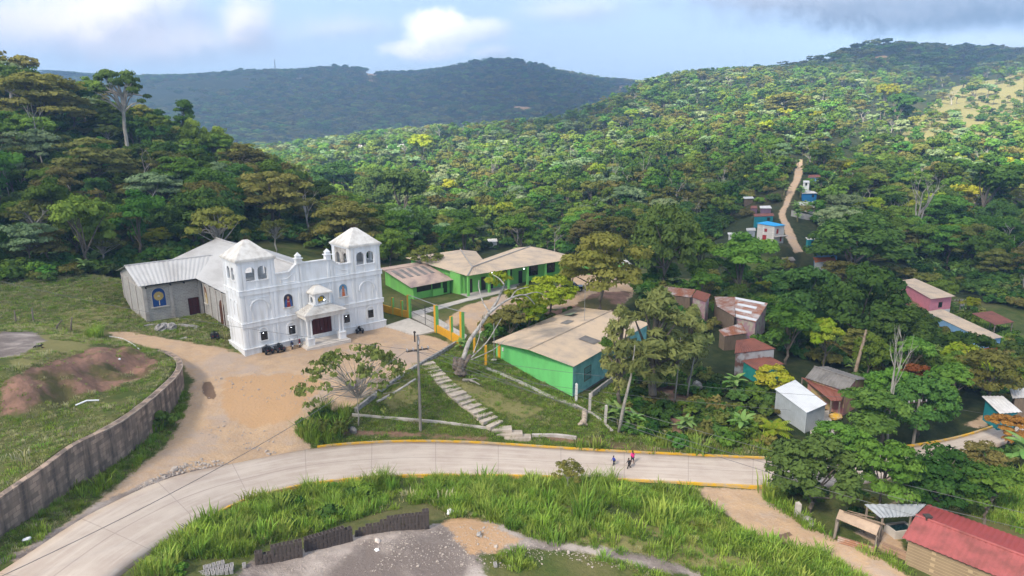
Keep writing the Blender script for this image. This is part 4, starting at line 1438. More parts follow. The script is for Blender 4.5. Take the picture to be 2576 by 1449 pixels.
q2.add([p0, p0 + rdir * 2.4, p0 + rdir * 2.4 + bdir.normalized() * 1.6, p0 + bdir.normalized() * 1.6], [(0, 1, 2, 3)])
q2.build('roof_patch', FIBRO, cl)
q = MB(coff)
p0 = R0 + alongc * .72 + bdir * .55 + V(0, 0, .5)
q.corr(p0, p0 + rdir * 2.0, p0 + rdir * 2.6 + bdir.normalized() * 2.4 - V(0, 0, .5), p0 + rdir * .6 + bdir.normalized() * 2.4 - V(0, 0, .5), .4, .03)
q.build('loose_roof_sheet', mat('greenish_sheet', (0.24, 0.28, 0.2), 0.6), cl)
q = MB(coff)
gl_, gr_ = cfr[3], cfr[0]
pts, dv = on_wall(gl_, gr_, .045, .55, 2.2, 6.3, .05)
q.prism(pts, dv)
q.build('corner_strip', YELLOW, cl)
q = MB(coff)
pts, dv = on_wall(gl_, gr_, .1, .3, 5.4, 5.9, .12)
q.prism(pts, dv * 4)
q.build('meter_box', WHITEP, cl)

# ---- kitchen with the sagging fibre-cement roof
F0, R0, B0 = P(1035, 724, 8.6), P(968, 681, 10.0), P(957, 674, 9.6)
kal = P(1143, 703, 8.6) - F0
kt, kfr, koff, _ = gable_house('school_kitchen', 'small green kitchen with a patched tan and grey roof beside the church tower', 'school building', F0, R0, B0, kal, 6.0, mat('patched_tan_roofing', (0.45, 0.33, 0.26), 0.85, (0.24, 0.18, 0.165), .28, .6, stretch=(1, .4, 1)), GREEN_S, 0.8, pitch=.5)
q = MB(koff)
up = (R0 - F0)
for k in range(5):
    s = .1 + .17 * k
    p0 = F0 + kal * s + up * .47 + V(0, 0, .06)
    q.corr(p0, p0 + kal * .085, p0 + kal * .085 + up * .46, p0 + up * .46, .35, .03)
    if k < 4:
        q2 = MB(koff)
q.build('roof_patch', FIBRO, kt)
a_, b_ = kfr[0], kfr[1]
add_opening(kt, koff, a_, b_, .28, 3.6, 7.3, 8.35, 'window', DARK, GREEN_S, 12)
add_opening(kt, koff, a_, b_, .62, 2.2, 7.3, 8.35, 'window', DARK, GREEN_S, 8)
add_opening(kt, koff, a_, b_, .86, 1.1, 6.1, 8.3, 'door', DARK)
q = MB(koff)
pts, dv = on_wall(a_, b_, .62, 2.6, 6.0, 7.25, .6)
q.prism(pts, dv * 8)
q.build('counter_wall', GREEN_S, kt)
q = MB(koff)
c_ = F0 + kal * .97 + V(.3, .6, 0)
q.obox((c_.x, c_.y, 5.6), .3, .3, 2.9)
q.build('column', GREEN_S, kt)

# ---- L-shaped school
EZ, RZ2 = 10.25, 11.1
sq = dict(c=P(1176, 694, EZ), v0=P(1188, 672, RZ2), ra=P(1158, 628, RZ2), lt=P(1019, 648, EZ), rr=P(1334, 620, RZ2), re=P(1450, 650, EZ))
off = V(sq['c'].x, sq['c'].y, 6)
sc = empty('school', off, 0, 'long L-shaped green school with a dusty tan roof and green columns', 'school building')
wing = sq['lt'] - sq['c']
main = sq['re'] - sq['c']
mdir = V(main.x, main.y, 0).normalized()
wdir = V(wing.x, wing.y, 0).normalized()
q = MB(off)
vv = sq['v0']
rr_ = sq['rr']
ra = sq['ra']
q.corr(sq['c'], sq['re'], rr_, vv, .6, .03)
q.corr(sq['lt'], sq['c'], vv, ra, .6, .03)
bk = V(-mdir.y, mdir.x, 0) * 5.0
q.corr(vv, rr_, rr_ + bk + V(0, 0, -.9), vv + bk + V(0, 0, -.9), .6, .03)
q.corr(ra, vv, vv + mdir * 4.5 + V(0, 0, -.8), ra + mdir * 4.5 + V(0, 0, -.8), .6, .03)
q.corr(rr_, sq['re'], sq['re'] + mdir * 1.2, rr_ + mdir * 3.6 + V(0, 0, -.8), .6, .03)
srf = q.build('roof', TANROOF, sc)
q = MB(off)
for a_, b_ in ((sq['c'], vv), (vv, rr_), (vv, ra)):
    q.tube([a_ + V(0, 0, .06), b_ + V(0, 0, .06)], .14, 6)
q.build('ridge_cap', mat('grey_ridge_sheet', (0.35, 0.32, 0.29), 0.7), srf)
nin = V(-mdir.y, mdir.x, 0)
A0 = sq['c'] + nin * 3.0 + mdir * 0.5
A1 = A0 + mdir * ((main.length) - 1.5)
q = MB(off)
wall_ring(q, [A0, A1, A1 + nin * 3.4, A0 + nin * 3.4], 4.5, [EZ + .05] * 4)
q.build('wall', GREEN_S, sc)
C0 = sq['c'] + wdir * 2.6 + mdir * 1.0
C1 = sq['lt'] - wdir * 1.0 + mdir * 1.0
q = MB(off)
wall_ring(q, [C1, C0, C0 + mdir * 3.4, C1 + mdir * 3.4], 4.5, [EZ + .1] * 4)
q.build('wall', GREEN_S, sc)
for k in range(7):
    c_ = sq['c'] + mdir * (.5 + 5.1 * k) + nin * .45
    q = MB(off)
    q.obox((c_.x, c_.y, 5.2), .42, .42, EZ - 5.2 - .05, math.atan2(mdir.y, mdir.x))
    q.build('column', GREEN_S, sc)
L_ = (A1 - A0).length
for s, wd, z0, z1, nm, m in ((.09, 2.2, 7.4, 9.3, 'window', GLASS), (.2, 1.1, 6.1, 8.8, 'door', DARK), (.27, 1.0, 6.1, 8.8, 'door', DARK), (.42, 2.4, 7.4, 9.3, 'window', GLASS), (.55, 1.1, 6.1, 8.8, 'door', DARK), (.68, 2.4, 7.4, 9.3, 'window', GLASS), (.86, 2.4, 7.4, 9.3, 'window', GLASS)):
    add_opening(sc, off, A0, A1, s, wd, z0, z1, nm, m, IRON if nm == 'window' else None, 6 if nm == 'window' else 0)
add_opening(sc, off, C0, C0 + mdir * 2.2, .55, 1.4, 6.1, 8.9, 'door', DARK)
q = MB(off)
q.prism([sq['c'] + V(0, 0, 6.12 - EZ) - nin * .3, sq['c'] + main + V(0, 0, 6.12 - EZ) - nin * .3, A1 + V(0, 0, 6.12 - EZ), A0 + V(0, 0, 6.12 - EZ)], (0, 0, -1.2))
q.build('veranda_floor', CONC, sc)
for u, v in ((1182, 690), (1237, 686), (1318, 676)):
    q = MB(off)
    p_ = P(u, v, EZ - .35)
    q.ball(p_ - off + off, .1, n=8, m=5)
    q.build('lamp', LAMP_ON, sc)

# ---- little green building with the butterfly mural
qd = PX([(1470, 652, 9.4), (1590, 664, 9.4), (1575, 652, 9.9), (1460, 640, 9.9)])
mr, mf = quad_house('mural_building', 'green end building with a large butterfly painted on its wall', 'school building', qd, 6.2, WHITEROOF, GREEN_S, .5)
off = V(*mr.location)
a_, b_ = mf[0], mf[1]
bw = mat('butterfly_black', (0.01, 0.01, 0.012), 0.7)


def mural(name, m, pts, lift, k=1.0):
    d = (b_ - a_)
    d.z = 0
    L = d.length
    d.normalize()
    nn = V(d.y, -d.x, 0)
    c = a_ + d * (L * .64) + nn * (.03 + lift)
    q = MB(off)
    pp = [V(c.x + d.x * x * k, c.y + d.y * x * k, 7.75 + z * k) for x, z in pts]
    q.prism(pp, -nn * .02)
    return q.build(name, m, mr)


for sg in (-1, 1):
    up_ = [(0.05, .1), (.3, .9), (.75, 1.35), (1.0, 1.3), (.95, .6), (.7, .1), (.1, -.1)]
    lo_ = [(0.05, -.1), (.65, -.05), (.8, -.5), (.6, -1.1), (.3, -1.2), (.1, -.5)]
    mural('butterfly_wing', bw, [(sg * x, z) for x, z in up_], 0)
    mural('butterfly_wing', bw, [(sg * x, z) for x, z in lo_], 0)
    mural('wing_patch', PAINT['red'] if False else mat('mural_red', (0.5, 0.07, 0.05), .7), [(sg * x, z) for x, z in ((.18, .12), (.36, .7), (.62, .45), (.5, .12))], .02)
    mural('wing_patch', mat('mural_yellow', (0.55, 0.36, 0.05), .7), [(sg * x, z) for x, z in ((.42, .78), (.72, 1.2), (.8, .9), (.66, .5))], .02)
    mural('wing_patch', mat('mural_blue', (0.08, 0.22, 0.4), .7), [(sg * x, z) for x, z in ((.84, 1.0), (.93, 1.2), (.88, .65), (.72, .3))], .02)
    mural('wing_patch', mat('mural_red', (0, 0, 0)), [(sg * x, z) for x, z in ((.2, -.2), (.6, -.15), (.66, -.5), (.4, -.9))], .02)
mural('butterfly_body', bw, [(-.06, -.7), (.06, -.7), (.1, .1), (.05, .45), (-.05, .45), (-.1, .1)], .03)
q = MB(off)
p_ = qd[1]
q.obox((p_.x - .6, p_.y + .3, 4.8), 1.5, 1.0, 4.4, .25)
q.build('end_pillar', CONC, mr)

# ---- red-roofed house at the lower right
F0, R0, B0 = P(2269, 1352, 2.5), P(2304, 1296, 3.35), P(2334, 1268, 2.6)
al = (P(2507, 1449, 2.5) - F0) * 1.35
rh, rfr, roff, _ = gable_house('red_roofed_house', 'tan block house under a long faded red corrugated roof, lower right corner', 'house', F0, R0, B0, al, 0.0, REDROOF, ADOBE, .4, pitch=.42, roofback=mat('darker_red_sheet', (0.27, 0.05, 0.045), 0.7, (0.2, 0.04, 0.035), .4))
q = MB(roff)
c_ = P(2333, 1305, 3.35)
q.box(c_.x - .22, c_.x + .22, c_.y - .2, c_.y + .2, 2.9, 3.6)
q.box(c_.x - .3, c_.x + .3, c_.y - .28, c_.y + .28, 3.6, 3.68)
q.build('chimney', mat('sooty_metal', (0.05, 0.045, 0.04), .8), rh)
# grey lean-to in front of it with a wash trough
qd = PX([(2216, 1302, 2.3), (2300, 1298, 2.3), (2330, 1268, 2.7), (2175, 1268, 2.7)])
lt, lf = quad_house('wash_shelter', 'grey zinc lean-to roof on white posts beside the red-roofed house', 'shelter', qd, -.2, mat('grey_blue_zinc', (0.33, 0.35, 0.37), .5), WHITEP, .25, pitch=.3, posts=True)
c_ = hit(2262, 1345)
tr_ = empty('wash_trough', (c_.x, c_.y, c_.z), .2, 'concrete wash trough filled with dark water under the grey lean-to', 'trough')
q = MB()
q.box(-1.1, 1.1, -.7, .7, -.3, .55)
for x0, x1, y0, y1 in ((-1.1, -.95, -.7, .7), (.95, 1.1, -.7, .7), (-.95, .95, -.7, -.55), (-.95, .95, .55, .7)):
    q.box(x0, x1, y0, y1, .55, .85)
q.build('basin', CONC, tr_)
q = MB()
q.box(-.94, .94, -.54, .54, .6, .72)
q.build('water', mat('dark_water', (0.01, 0.03, 0.035), .05, spec=.6), tr_)
c_ = hit(2290, 1345)
q = MB()
q.prism([(c_.x, c_.y, c_.z), (c_.x + .9, c_.y + .5, c_.z), (c_.x + .9, c_.y + .5, 2.1), (c_.x, c_.y, 2.1)], (-.06, .1, 0))
tag(q.build('curtain', mat('dark_green_cloth', (0.01, 0.10, 0.07), .9), None), 'dark green cloth hanging in the doorway of the grey lean-to', 'curtain')

# ---- silver shed, grey corrugated house and neighbours
qd = PX([(2030, 1038, 2.6), (2081, 1016, 2.6), (2001, 955, 3.1), (1949, 978, 3.1)])
sd, sf = quad_house('zinc_shed', 'tall shed of bright silver corrugated sheet above a concrete drive', 'shed', qd, -.4, SILVER, mat('ribbed_zinc_wall', (0.40, 0.43, 0.45), .5, (0.3, 0.32, 0.33), .8), .2, pitch=.35, rib=0)
q = MB(sd.location)
q.corr(sf[3] + V(0, 0, -3.2), sf[0] + V(0, 0, -3.2), sf[0] + V(0, 0, -.2), sf[3] + V(0, 0, -.2), .35, .03)
q.build('wall_sheet', mat('ribbed_zinc_wall', (0, 0, 0)), sd)
F0, R0, B0 = P(2025, 950, 3.0), P(2048, 922, 4.1), P(2080, 921, 3.2)
al = P(2130, 985, 3.0) - F0
gh, gfr, goff, _ = gable_house('grey_roofed_house', 'plank house under a dark grey corrugated roof, uphill from the silver shed', 'house', F0, R0, B0, al, -.4, FIBRO, mat('pink_yellow_planks', (0.40, 0.17, 0.17), .85, (0.42, 0.34, 0.14), .6, .8), .35, pitch=.45)
qd = PX([(2098, 1010, 1.9), (2118, 1003, 2.0), (2132, 985, 2.75), (2020, 953, 2.75)])
quad_house('rusty_porch', 'low rust-brown porch roof leaning against the grey-roofed house', 'shelter', PX([(2092, 1008, 2.0), (2116, 1008, 2.0), (2130, 984, 2.7), (2016, 948, 2.7)]), -.4, RUST, PLANK, .2, pitch=.4, posts=True)
qd = PX([(1905, 931, 2.6), (1974, 915, 2.6), (1931, 893, 2.9), (1867, 907, 2.9)])
quad_house('lower_red_shack', 'low rust-red roofed shack, the lower of two stepped red roofs', 'shack', qd, .0, RUST, mat('teal_sheet', (0.02, 0.22, 0.19), .7), .25, pitch=.45)
qd = PX([(1848, 889, 4.2), (1930, 877, 4.0), (1955, 876, 4.0), (1894, 850, 4.9)])
qd = PX([(1848, 889, 4.1), (1953, 877, 4.1), (1896, 850, 5.0), (1852, 856, 5.0)])
quad_house('upper_red_shack', 'rust-red roofed shack with pale zinc front, the upper of two stepped red roofs', 'shack', qd, .8, RUST, mat('pale_zinc_wall', (0.40, 0.40, 0.40), .6, (0.16, 0.08, 0.06), .5, .8), .3, pitch=.45)
qd = PX([(1849, 797, 4.2), (1902, 810, 4.1), (1932, 762, 5.6), (1848, 746, 5.9)])
big, bf = quad_house('rust_striped_house', 'house with a big roof of alternating rust and silver sheets under the trees', 'house', qd, 1.6, RUSTMIX, mat('worn_pink_wall', (0.36, 0.2, 0.25), .85, (0.42, 0.40, 0.30), .9, .8), .3, pitch=.45, rib=1)
rr = random.Random(8)
q = MB(big.location)
a0, a1, a2, a3 = qd
for k in range(7):
    s0, s1 = rr.uniform(0, .5), rr.uniform(.55, 1)
    t0 = .02 + k * .14
    f = lambda s, t_: a0.lerp(a1, s).lerp(a3.lerp(a2, s), t_) + V(0, 0, .08)
    if k % 2 == 0:
        q2 = MB(big.location)
        q2.corr(f(s0 * .3, t0), f(s0 * .3, t0 + .11), f(s1, t0 + .11), f(s1, t0), .4, .03)
        q2.build('roof_sheet', SILVER, big)
qd = PX([(1803, 770, 4.6), (1849, 797, 4.6), (1848, 747, 5.8), (1797, 746, 5.2)])
quad_house('rusty_side_house', 'small rust-sheeted lean-to joined to the left of the rust striped roof', 'shack', qd, 1.8, RUSTMIX, PLANK, .3, pitch=.45)
qd = PX([(1740, 747, 5.4), (1776, 760, 5.4), (1788, 740, 6.2), (1752, 729, 6.3)])
quad_house('tilted_red_shack', 'small shack with a steep dark red roof left of the rust striped house', 'shack', qd, 2.6, RUST, mat('worn_pink_wall', (0, 0, 0)), .25, pitch=.45)
qd = PX([(1690, 742, 4.8), (1738, 748, 4.8), (1750, 728, 5.6), (1665, 720, 5.6)])
quad_house('scrap_roof_shack', 'low shack patched with scrap zinc and rust sheets, half hidden by trees', 'shack', qd, 2.6, RUSTMIX, PLANK, .25, pitch=.4)
qd = PX([(1822, 846, 3.3), (1880, 838, 3.3), (1866, 812, 3.9), (1808, 830, 3.9)])
quad_house('small_scrap_shed', 'small scrap-sheet shed between the rust striped house and the red shacks', 'shed', qd, 1.1, RUSTMIX, PLANK, .2, pitch=.4)

# ---- pink house, long tan-roofed row, open shelter
qd = PX([(2343, 752, 2.6), (2405, 745, 2.6), (2302, 700, 3.3), (2262, 706, 3.3)])
ph_, pf = quad_house('pink_house', 'two-storey pink and white house with a tan roof and wooden balcony', 'house', qd, -3.0, TANROOF, PINK, .9, pitch=.6, openings=((0, .5, 1.2, 3.2, 4.4, 'window', GLASS),))
q = MB(ph_.location)
pts, dv = on_wall(pf[0], pf[1], .5, (pf[1] - pf[0]).length - .02, -3.5, -.4, .05)
q.prism(pts, dv)
q.build('lower_wall', WHITEP, ph_, label='white lower storey wall')
q = MB(ph_.location)
pts, dv = on_wall(pf[3], pf[0], .6, 7.0, -.2, .75, 1.3)
q.prism(pts, dv * 2)
pts, dv = on_wall(pf[3], pf[0], .6, 7.0, -.35, -.22, .05)
q.prism(pts, -dv * 42)
q.build('balcony', mat('balcony_wood', (0.33, 0.2, 0.1), .8), ph_)
qd = PX([(2480, 855, -.3), (2525, 848, -.3), (2370, 777, .5), (2330, 784, .5)])
lr, lf2 = quad_house('long_row_house', 'long low house with a dusty tan roof and light blue end wall', 'house', qd, -2.8, TANROOF, LBLUE, .5, pitch=.6, openings=((0, .6, 1.0, .9, 2.0, 'window', GLASS),))
q = MB(lr.location)
pts, dv = on_wall(lf2[0], lf2[1], .5, (lf2[1] - lf2[0]).length - .02, -3.2, -2.1, .05)
q.prism(pts, dv)
q.build('lower_wall', mat('orange_dado', (0.38, 0.12, 0.05), .8), lr)
qd = PX([(2504, 817, -.2), (2553, 810, -.2), (2496, 782, .2), (2445, 788, .2)])
quad_house('open_shelter', 'open-sided shelter with a flat brick-red roof on wooden posts', 'shelter', qd, -2.9, RUST, WOODP, .4, pitch=.6, posts=True)
# right edge houses behind the bend
qd = PX([(2516, 1040, 1.0), (2572, 1036, 1.0), (2524, 996, 1.7), (2470, 996, 1.7)])
quad_house('teal_shop', 'teal house with a wide pale zinc roof near the road bend', 'house', qd, -1.8, WHITEROOF, TURQ, .5, pitch=.5)
qd = PX([(2548, 1002, 1.6), (2640, 996, 1.6), (2620, 972, 2.2), (2540, 978, 2.2)])
quad_house('grey_zinc_house', 'house with a grey zinc roof at the right edge behind the teal house', 'house', qd, -1.8, ZINC, PLANK, .5, pitch=.5)

# ---- houses up the valley


def PXH(lst, h=2.7):
    uc = sum(q[0] for q in lst) / len(lst)
    vc = sum(q[1] for q in lst) / len(lst)
    zm = sum(q[2] for q in lst) / len(lst)
    z0 = hit(uc, vc, h).z + h
    return [P(q[0], q[1], z0 + q[2] - zm) for q in lst]


qd = PXH([(1951, 569, 9.6), (1978, 566, 9.6), (1932, 556, 10.3), (1902, 561, 10.0)], 5.6)
wh, wf = quad_house('white_block_house', 'two-storey white block house with a bright blue roof by the hill track', 'house', qd, min(p_.z for p_ in qd) - 5.5, BLUEROOF, mat('white_blocks', (0.56, 0.53, 0.48), .85, (0.45, 0.42, 0.38), .6, .5, kind='blocks'), .5, pitch=.6,
                    openings=((3, .45, 1.3, .2, 2.4, 'door', mat('red_door', (0.3, 0.03, 0.03), .6)), (3, .5, .9, 3.4, 4.4, 'window', mat('red_door', (0, 0, 0))), (0, .3, .9, 3.0, 4.5, 'window', mat('red_door', (0, 0, 0))), (0, .7, .8, .4, 2.3, 'window', mat('red_door', (0, 0, 0)))))
q = MB(wh.location)
pts, dv = on_wall(wf[0], wf[1], .5, 5.5, 6.5, 6.7, 1.3)
q.prism(pts, dv * 42)
q.build('balcony', CONC, wh)
qd = PXH([(1898, 545, 10.0), (1948, 543, 10.0), (1945, 536, 10.6), (1895, 538, 10.6)])
quad_house('turquoise_house', 'low turquoise house with a brown roof above the white block house', 'house', qd, min(p_.z for p_ in qd) - 2.5, RUST, TURQ, .4, pitch=.6, openings=((0, .75, 1.2, .2, 2.0, 'door', DARK),))
qd = PXH([(2018, 487, 15.4), (2058, 486, 15.4), (2040, 477, 16.2), (2012, 479, 16.2)])
quad_house('blue_house', 'bright blue house with a pale roof beside the upper hill track', 'house', qd, min(p_.z for p_ in qd) - 2.5, WHITEROOF, BLUEP, .5, pitch=.6, openings=((0, .75, 1.0, .9, 1.9, 'window', DARK),))
qd = PXH([(2020, 459, 21.0), (2037, 459, 21.0), (2036, 454, 21.3), (2021, 454, 21.3)], 4.8)
quad_house('narrow_white_house', 'narrow two-storey white house above the bright blue house', 'house', qd, min(p_.z for p_ in qd) - 4.7, WHITEROOF, WHITEP, .3, pitch=.6, openings=((0, .5, .8, 3.4, 4.5, 'window', DARK),))
qd = PXH([(2032, 447, 20.2), (2066, 446, 20.2), (2062, 439, 20.8), (2034, 440, 20.8)])
quad_house('pale_blue_house', 'pale blue house with a faded red roof, highest on the hill track', 'house', qd, min(p_.z for p_ in qd) - 2.5, RUST, LBLUE, .4, pitch=.6)
qd = PXH([(2004, 516, 13.4), (2052, 517, 13.4), (2046, 507, 14.0), (2003, 508, 14.2)])
quad_house('low_white_house', 'low house with a wide pale roof right of the hill track', 'house', qd, min(p_.z for p_ in qd) - 2.5, WHITEROOF, WHITEP, .5, pitch=.6)
qd = PXH([(1912, 524, 11.6), (1942, 524, 11.6), (1938, 517, 12.1), (1911, 518, 12.1)])
quad_house('purple_house', 'small dull purple house with a zinc roof above the turquoise house', 'house', qd, min(p_.z for p_ in qd) - 2.5, WHITEROOF, PURPLE, .4, pitch=.6)
qd = PXH([(1888, 524, 11.5), (1906, 524, 11.5), (1904, 517, 12.0), (1889, 518, 12.0)])
quad_house('dull_red_hut', 'tiny dull red hut left of the purple house', 'hut', qd, min(p_.z for p_ in qd) - 2.5, RUST, PURPLE, .3, pitch=.6)
qd = PXH([(1832, 590, 7.0), (1868, 589, 7.0), (1864, 584, 7.4), (1830, 585, 7.4)])
quad_house('white_hut', 'small white hut with a flat pale roof left of the white block house', 'hut', qd, min(p_.z for p_ in qd) - 2.5, WHITEROOF, WHITEP, .4, pitch=.6, openings=((0, .4, 1.4, 1.4, 2.4, 'window', DARK),))
qd = PXH([(1878, 580, 7.6), (1902, 580, 7.6), (1900, 573, 8.1), (1877, 574, 8.1)])
quad_house('block_storeroom', 'grey-blue block storeroom joined to the white block house', 'shed', qd, min(p_.z for p_ in qd) - 2.5, ZINC, mat('blue_grey_wall', (0.3, 0.34, 0.38), .85), .3, pitch=.6)
qd = PXH([(2032, 603, 6.8), (2071, 600, 6.8), (2064, 594, 7.3), (2026, 597, 7.3)])
quad_house('trackside_shop', 'small shop with pale and rusty roof where the hill track meets the trees', 'house', qd, min(p_.z for p_ in qd) - 2.5, WHITEROOF, TURQ, .4, pitch=.6, openings=((0, .4, 2.0, .5, 2.0, 'window', DARK),))
qd = PXH([(2050, 660, 4.0), (2104, 655, 4.0), (2098, 642, 4.8), (2046, 647, 4.8)])
quad_house('orange_roofed_house', 'house with a bright orange roof half hidden behind a tree', 'house', qd, min(p_.z for p_ in qd) - 2.5, ORANGE, WHITEP, .5, pitch=.5)
qd = PXH([(2050, 636, 5.2), (2112, 632, 5.2), (2104, 620, 5.9), (2046, 624, 5.9)])
quad_house('white_canopy_house', 'house with a white canopy roof just behind the orange roof', 'house', qd, min(p_.z for p_ in qd) - 2.5, WHITEROOF, LBLUE, .5, pitch=.5)
qd = PXH([(1970, 657, 4.4), (2002, 655, 4.4), (1995, 646, 5.0), (1966, 648, 5.0)])
quad_house('grey_cottage', 'grey-roofed cottage peeping over the trees below the track', 'house', qd, min(p_.z for p_ in qd) - 2.5, FIBRO, PLANK, .4, pitch=.5)
qd = PXH([(1872, 500, 12.6), (1898, 499, 12.6), (1893, 494, 13.0), (1869, 495, 13.0)])
quad_house('bright_roof_hut', 'hut with a bright zinc roof among bananas left of the upper track', 'hut', qd, min(p_.z for p_ in qd) - 2.5, SILVER, PLANK, .4, pitch=.6)
qd = PXH([(1228, 609, 4.5), (1252, 608, 4.5), (1250, 600, 5.2), (1226, 601, 5.2)])
quad_house('hidden_white_house', 'house with a white roof between two round trees behind the school', 'house', qd, min(p_.z for p_ in qd) - 2.5, WHITEROOF, WHITEP, .4, pitch=.6)


def far_house(u, v, y, w_, d, h, roofm, wallm, label, group=None):
    p_ = PY(u, v, y)
    zb = p_.z
    A = [V(p_.x - w_ / 2, y, zb + h), V(p_.x + w_ / 2, y, zb + h), V(p_.x + w_ / 2, y + d, zb + h + 1.2), V(p_.x - w_ / 2, y + d, zb + h + 1.2)]
    quad_house('far_house', label, 'house', A, zb - 2, roofm, wallm, .4, pitch=1.2, group=group, openings=((0, .5, 1.2, 2.6, 4.2, 'window', DARK),))


far_house(915, 376, 640, 11, 8, 4.5, RUST, WHITEP, 'small red-roofed house on the sunlit ridge, left of the pale house')
far_house(993, 378, 640, 16, 9, 4.5, WHITEROOF, WHITEP, 'pale-roofed house on the sunlit ridge below the blue mountain')
for u, v, w_, m_, lb in ((745, 203, 26, WHITEROOF, 'far white house of the hamlet high on the blue mountain, left one'), (762, 206, 22, ORANGE, 'far orange-roofed house of the hamlet high on the blue mountain'), (752, 214, 24, WHITEROOF, 'far white-roofed house just below the hamlet on the blue mountain'), (1072, 247, 22, ORANGE, 'lone far orange-roofed house midway up the blue mountain')):
    far_house(u, v, 2150, w_, 16, 9, m_, WHITEP, lb)
# radio mast on the far ridge
p_ = PY(693, 186, 2330)
ms = empty('radio_mast', p_, 0, 'thin lattice radio mast on the far mountain ridge', 'mast')
H_ = 46
q = MB()
for k in range(3):
    an = 2.1 * k
    q.tube([(4.2 * math.cos(an), 4.2 * math.sin(an), -12), (.5 * math.cos(an), .5 * math.sin(an), H_)], .55, 4)
    for j in range(8):
        z0, z1 = j * H_ / 8, (j + 1) * H_ / 8
        r0, r1 = 3.4 * (1 - z0 / H_) + .5, 3.4 * (1 - z1 / H_) + .5
        q.tube([(r0 * math.cos(an), r0 * math.sin(an), z0), (r1 * math.cos(an + 2.1), r1 * math.sin(an + 2.1), z1)], .25, 3)
q.build('lattice', GREYMETAL, ms)
q = MB()
q.ball((0, 0, H_ + 1), 1.6, 1.6, 1.6, 8, 5)
q.build('antenna_head', WHITEP, ms)
BARK = mat('grey_brown_bark', (0.15, 0.125, 0.10), 0.95, (0.085, 0.07, 0.055), 1.5, 0.6, 0.5, 6, stretch=(1, 1, 0.3))
PALEBARK = mat('pale_lichen_bark', (0.36, 0.33, 0.285), 0.95, (0.19, 0.17, 0.145), 1.8, 0.6, 0.5, 6, stretch=(1, 1, 0.4))
# ------------------------------------------------------------------ walls, steps, fences
STONE = mat('stained_masonry', (0.41, 0.30, 0.225), 0.95, (0.10, 0.08, 0.068), 0.9, 0.62, 0.6, 3, kind='blocks', stretch=(1, 1, 0.12))
CAP = mat('wall_cap_concrete', (0.34, 0.275, 0.225), 0.95, (0.2, 0.165, 0.135), .9, 0.6, 0.4, 5)
RUBBLE = mat('rough_grey_stone', (0.33, 0.31, 0.29), 0.95, (0.16, 0.15, 0.14), 1.6, 0.7, 0.8, 4)


def strip_wall(line, thick, zbase_f, top_d=0.0):
    """wall along a polyline of (x,y,ztop); returns MB in world coordinates"""
    q = MB(line[0])
    n = len(line)
    vs = []
    for i, p_ in enumerate(line):
        d = line[min(i + 1, n - 1)] - line[max(i - 1, 0)]
        d.z = 0
        d.normalize()
        nn = Vector((d.y, -d.x, 0))
        a, b = p_ + nn * thick / 2, p_ - nn * thick / 2
        zb = zbase_f(p_)
        vs += [(a.x, a.y, zb), (a.x, a.y, p_.z + top_d), (b.x, b.y, p_.z + top_d), (b.x, b.y, zb)]
    fs = []
    for i in range(n - 1):
        a = 4 * i
        fs += [(a, a + 4, a + 5, a + 1), (a + 1, a + 5, a + 6, a + 2), (a + 2, a + 6, a + 7, a + 3)]
    fs += [(0, 1, 2, 3), (4 * n - 1, 4 * n - 2, 4 * n - 3, 4 * n - 4)]
    q.add(vs, fs)
    return q


wl = smooth_line([Vector(q) for q in wall_xy], 6)
root = empty('retaining_wall', wl[0], 0, 'long curved stained masonry retaining wall on the left of the dirt lot', 'wall')
strip_wall(wl, .55, lambda p_: float(T_BASE(p_.x, p_.y)[0]) - 1.0).build('masonry', STONE, root)
capl = [p_ + Vector((0, 0, .13)) for p_ in wl[:int(len(wl) * .62)]]
q = strip_wall([wl[0].copy() + Vector((0, 0, .13))] + capl[1:], .75, lambda p_: p_.z - .13)
q.off = None
q.build('wall_cap', CAP, root)
q = MB(wl[0])
cpos = P(388, 1010, 6.6)
best = min(range(len(wl) - 1), key=lambda i: (wl[i].xy - cpos.xy).length)
dd = (wl[best + 1] - wl[best]).normalized()
nn = Vector((-dd.y, dd.x, 0))
if nn.y > 0:
    nn = -nn
c_ = wl[best] + nn * .3
for (a, b, z0, z1) in ((-.06, .06, 4.9, 6.6), (-.4, .4, 5.9, 6.02)):
    p0, p1 = c_ + dd * a, c_ + dd * b
    q.prism([(p0.x, p0.y, z0), (p1.x, p1.y, z0), (p1.x, p1.y, z1), (p0.x, p0.y, z1)], nn * .02)
q.build('chalk_cross', WHITEP, root)


def low_wall(px, h, th, label, m, name='low_wall'):
    line = smooth_line([hit(u, v) + Vector((0, 0, h)) for u, v in px], 5)
    q = strip_wall(line, th, lambda p_: p_.z - h - .8)
    o = q.build(name, m, None)
    o.location = line[0]
    return tag(o, label, 'wall')


low_wall([(893, 1036), (960, 985), (1040, 930), (1100, 895), (1146, 866)], .45, .35, 'low rubble wall along the edge of the lot above the sloping lawn', RUBBLE)
low_wall([(886, 1044), (980, 1052), (1100, 1062), (1180, 1072), (1238, 1079)], .18, .3, 'thin concrete edging across the lower lawn behind the utility pole', CONC)
low_wall([(948, 1012), (1000, 984), (1045, 955)], .15, .3, 'short concrete edging beside the young sparse tree', CONC)
low_wall([(1222, 926), (1300, 958), (1380, 996), (1452, 1022)], .1, .7, 'narrow concrete walk at the foot of the green classroom wall', CONC, 'concrete_walk')
low_wall([(1488, 1000), (1530, 968), (1572, 938)], .75, .25, 'pale concrete parapet running beside the aqua classroom wall', CONC)
low_wall([(1452, 1022), (1500, 1048), (1540, 1085)], .12, .35, 'concrete footing running downhill between the fence posts', CONC)
low_wall([(1990, 540), (2025, 549), (2062, 555)], 1.6, .4, 'pale block retaining wall right of the hill track', BLOCK)
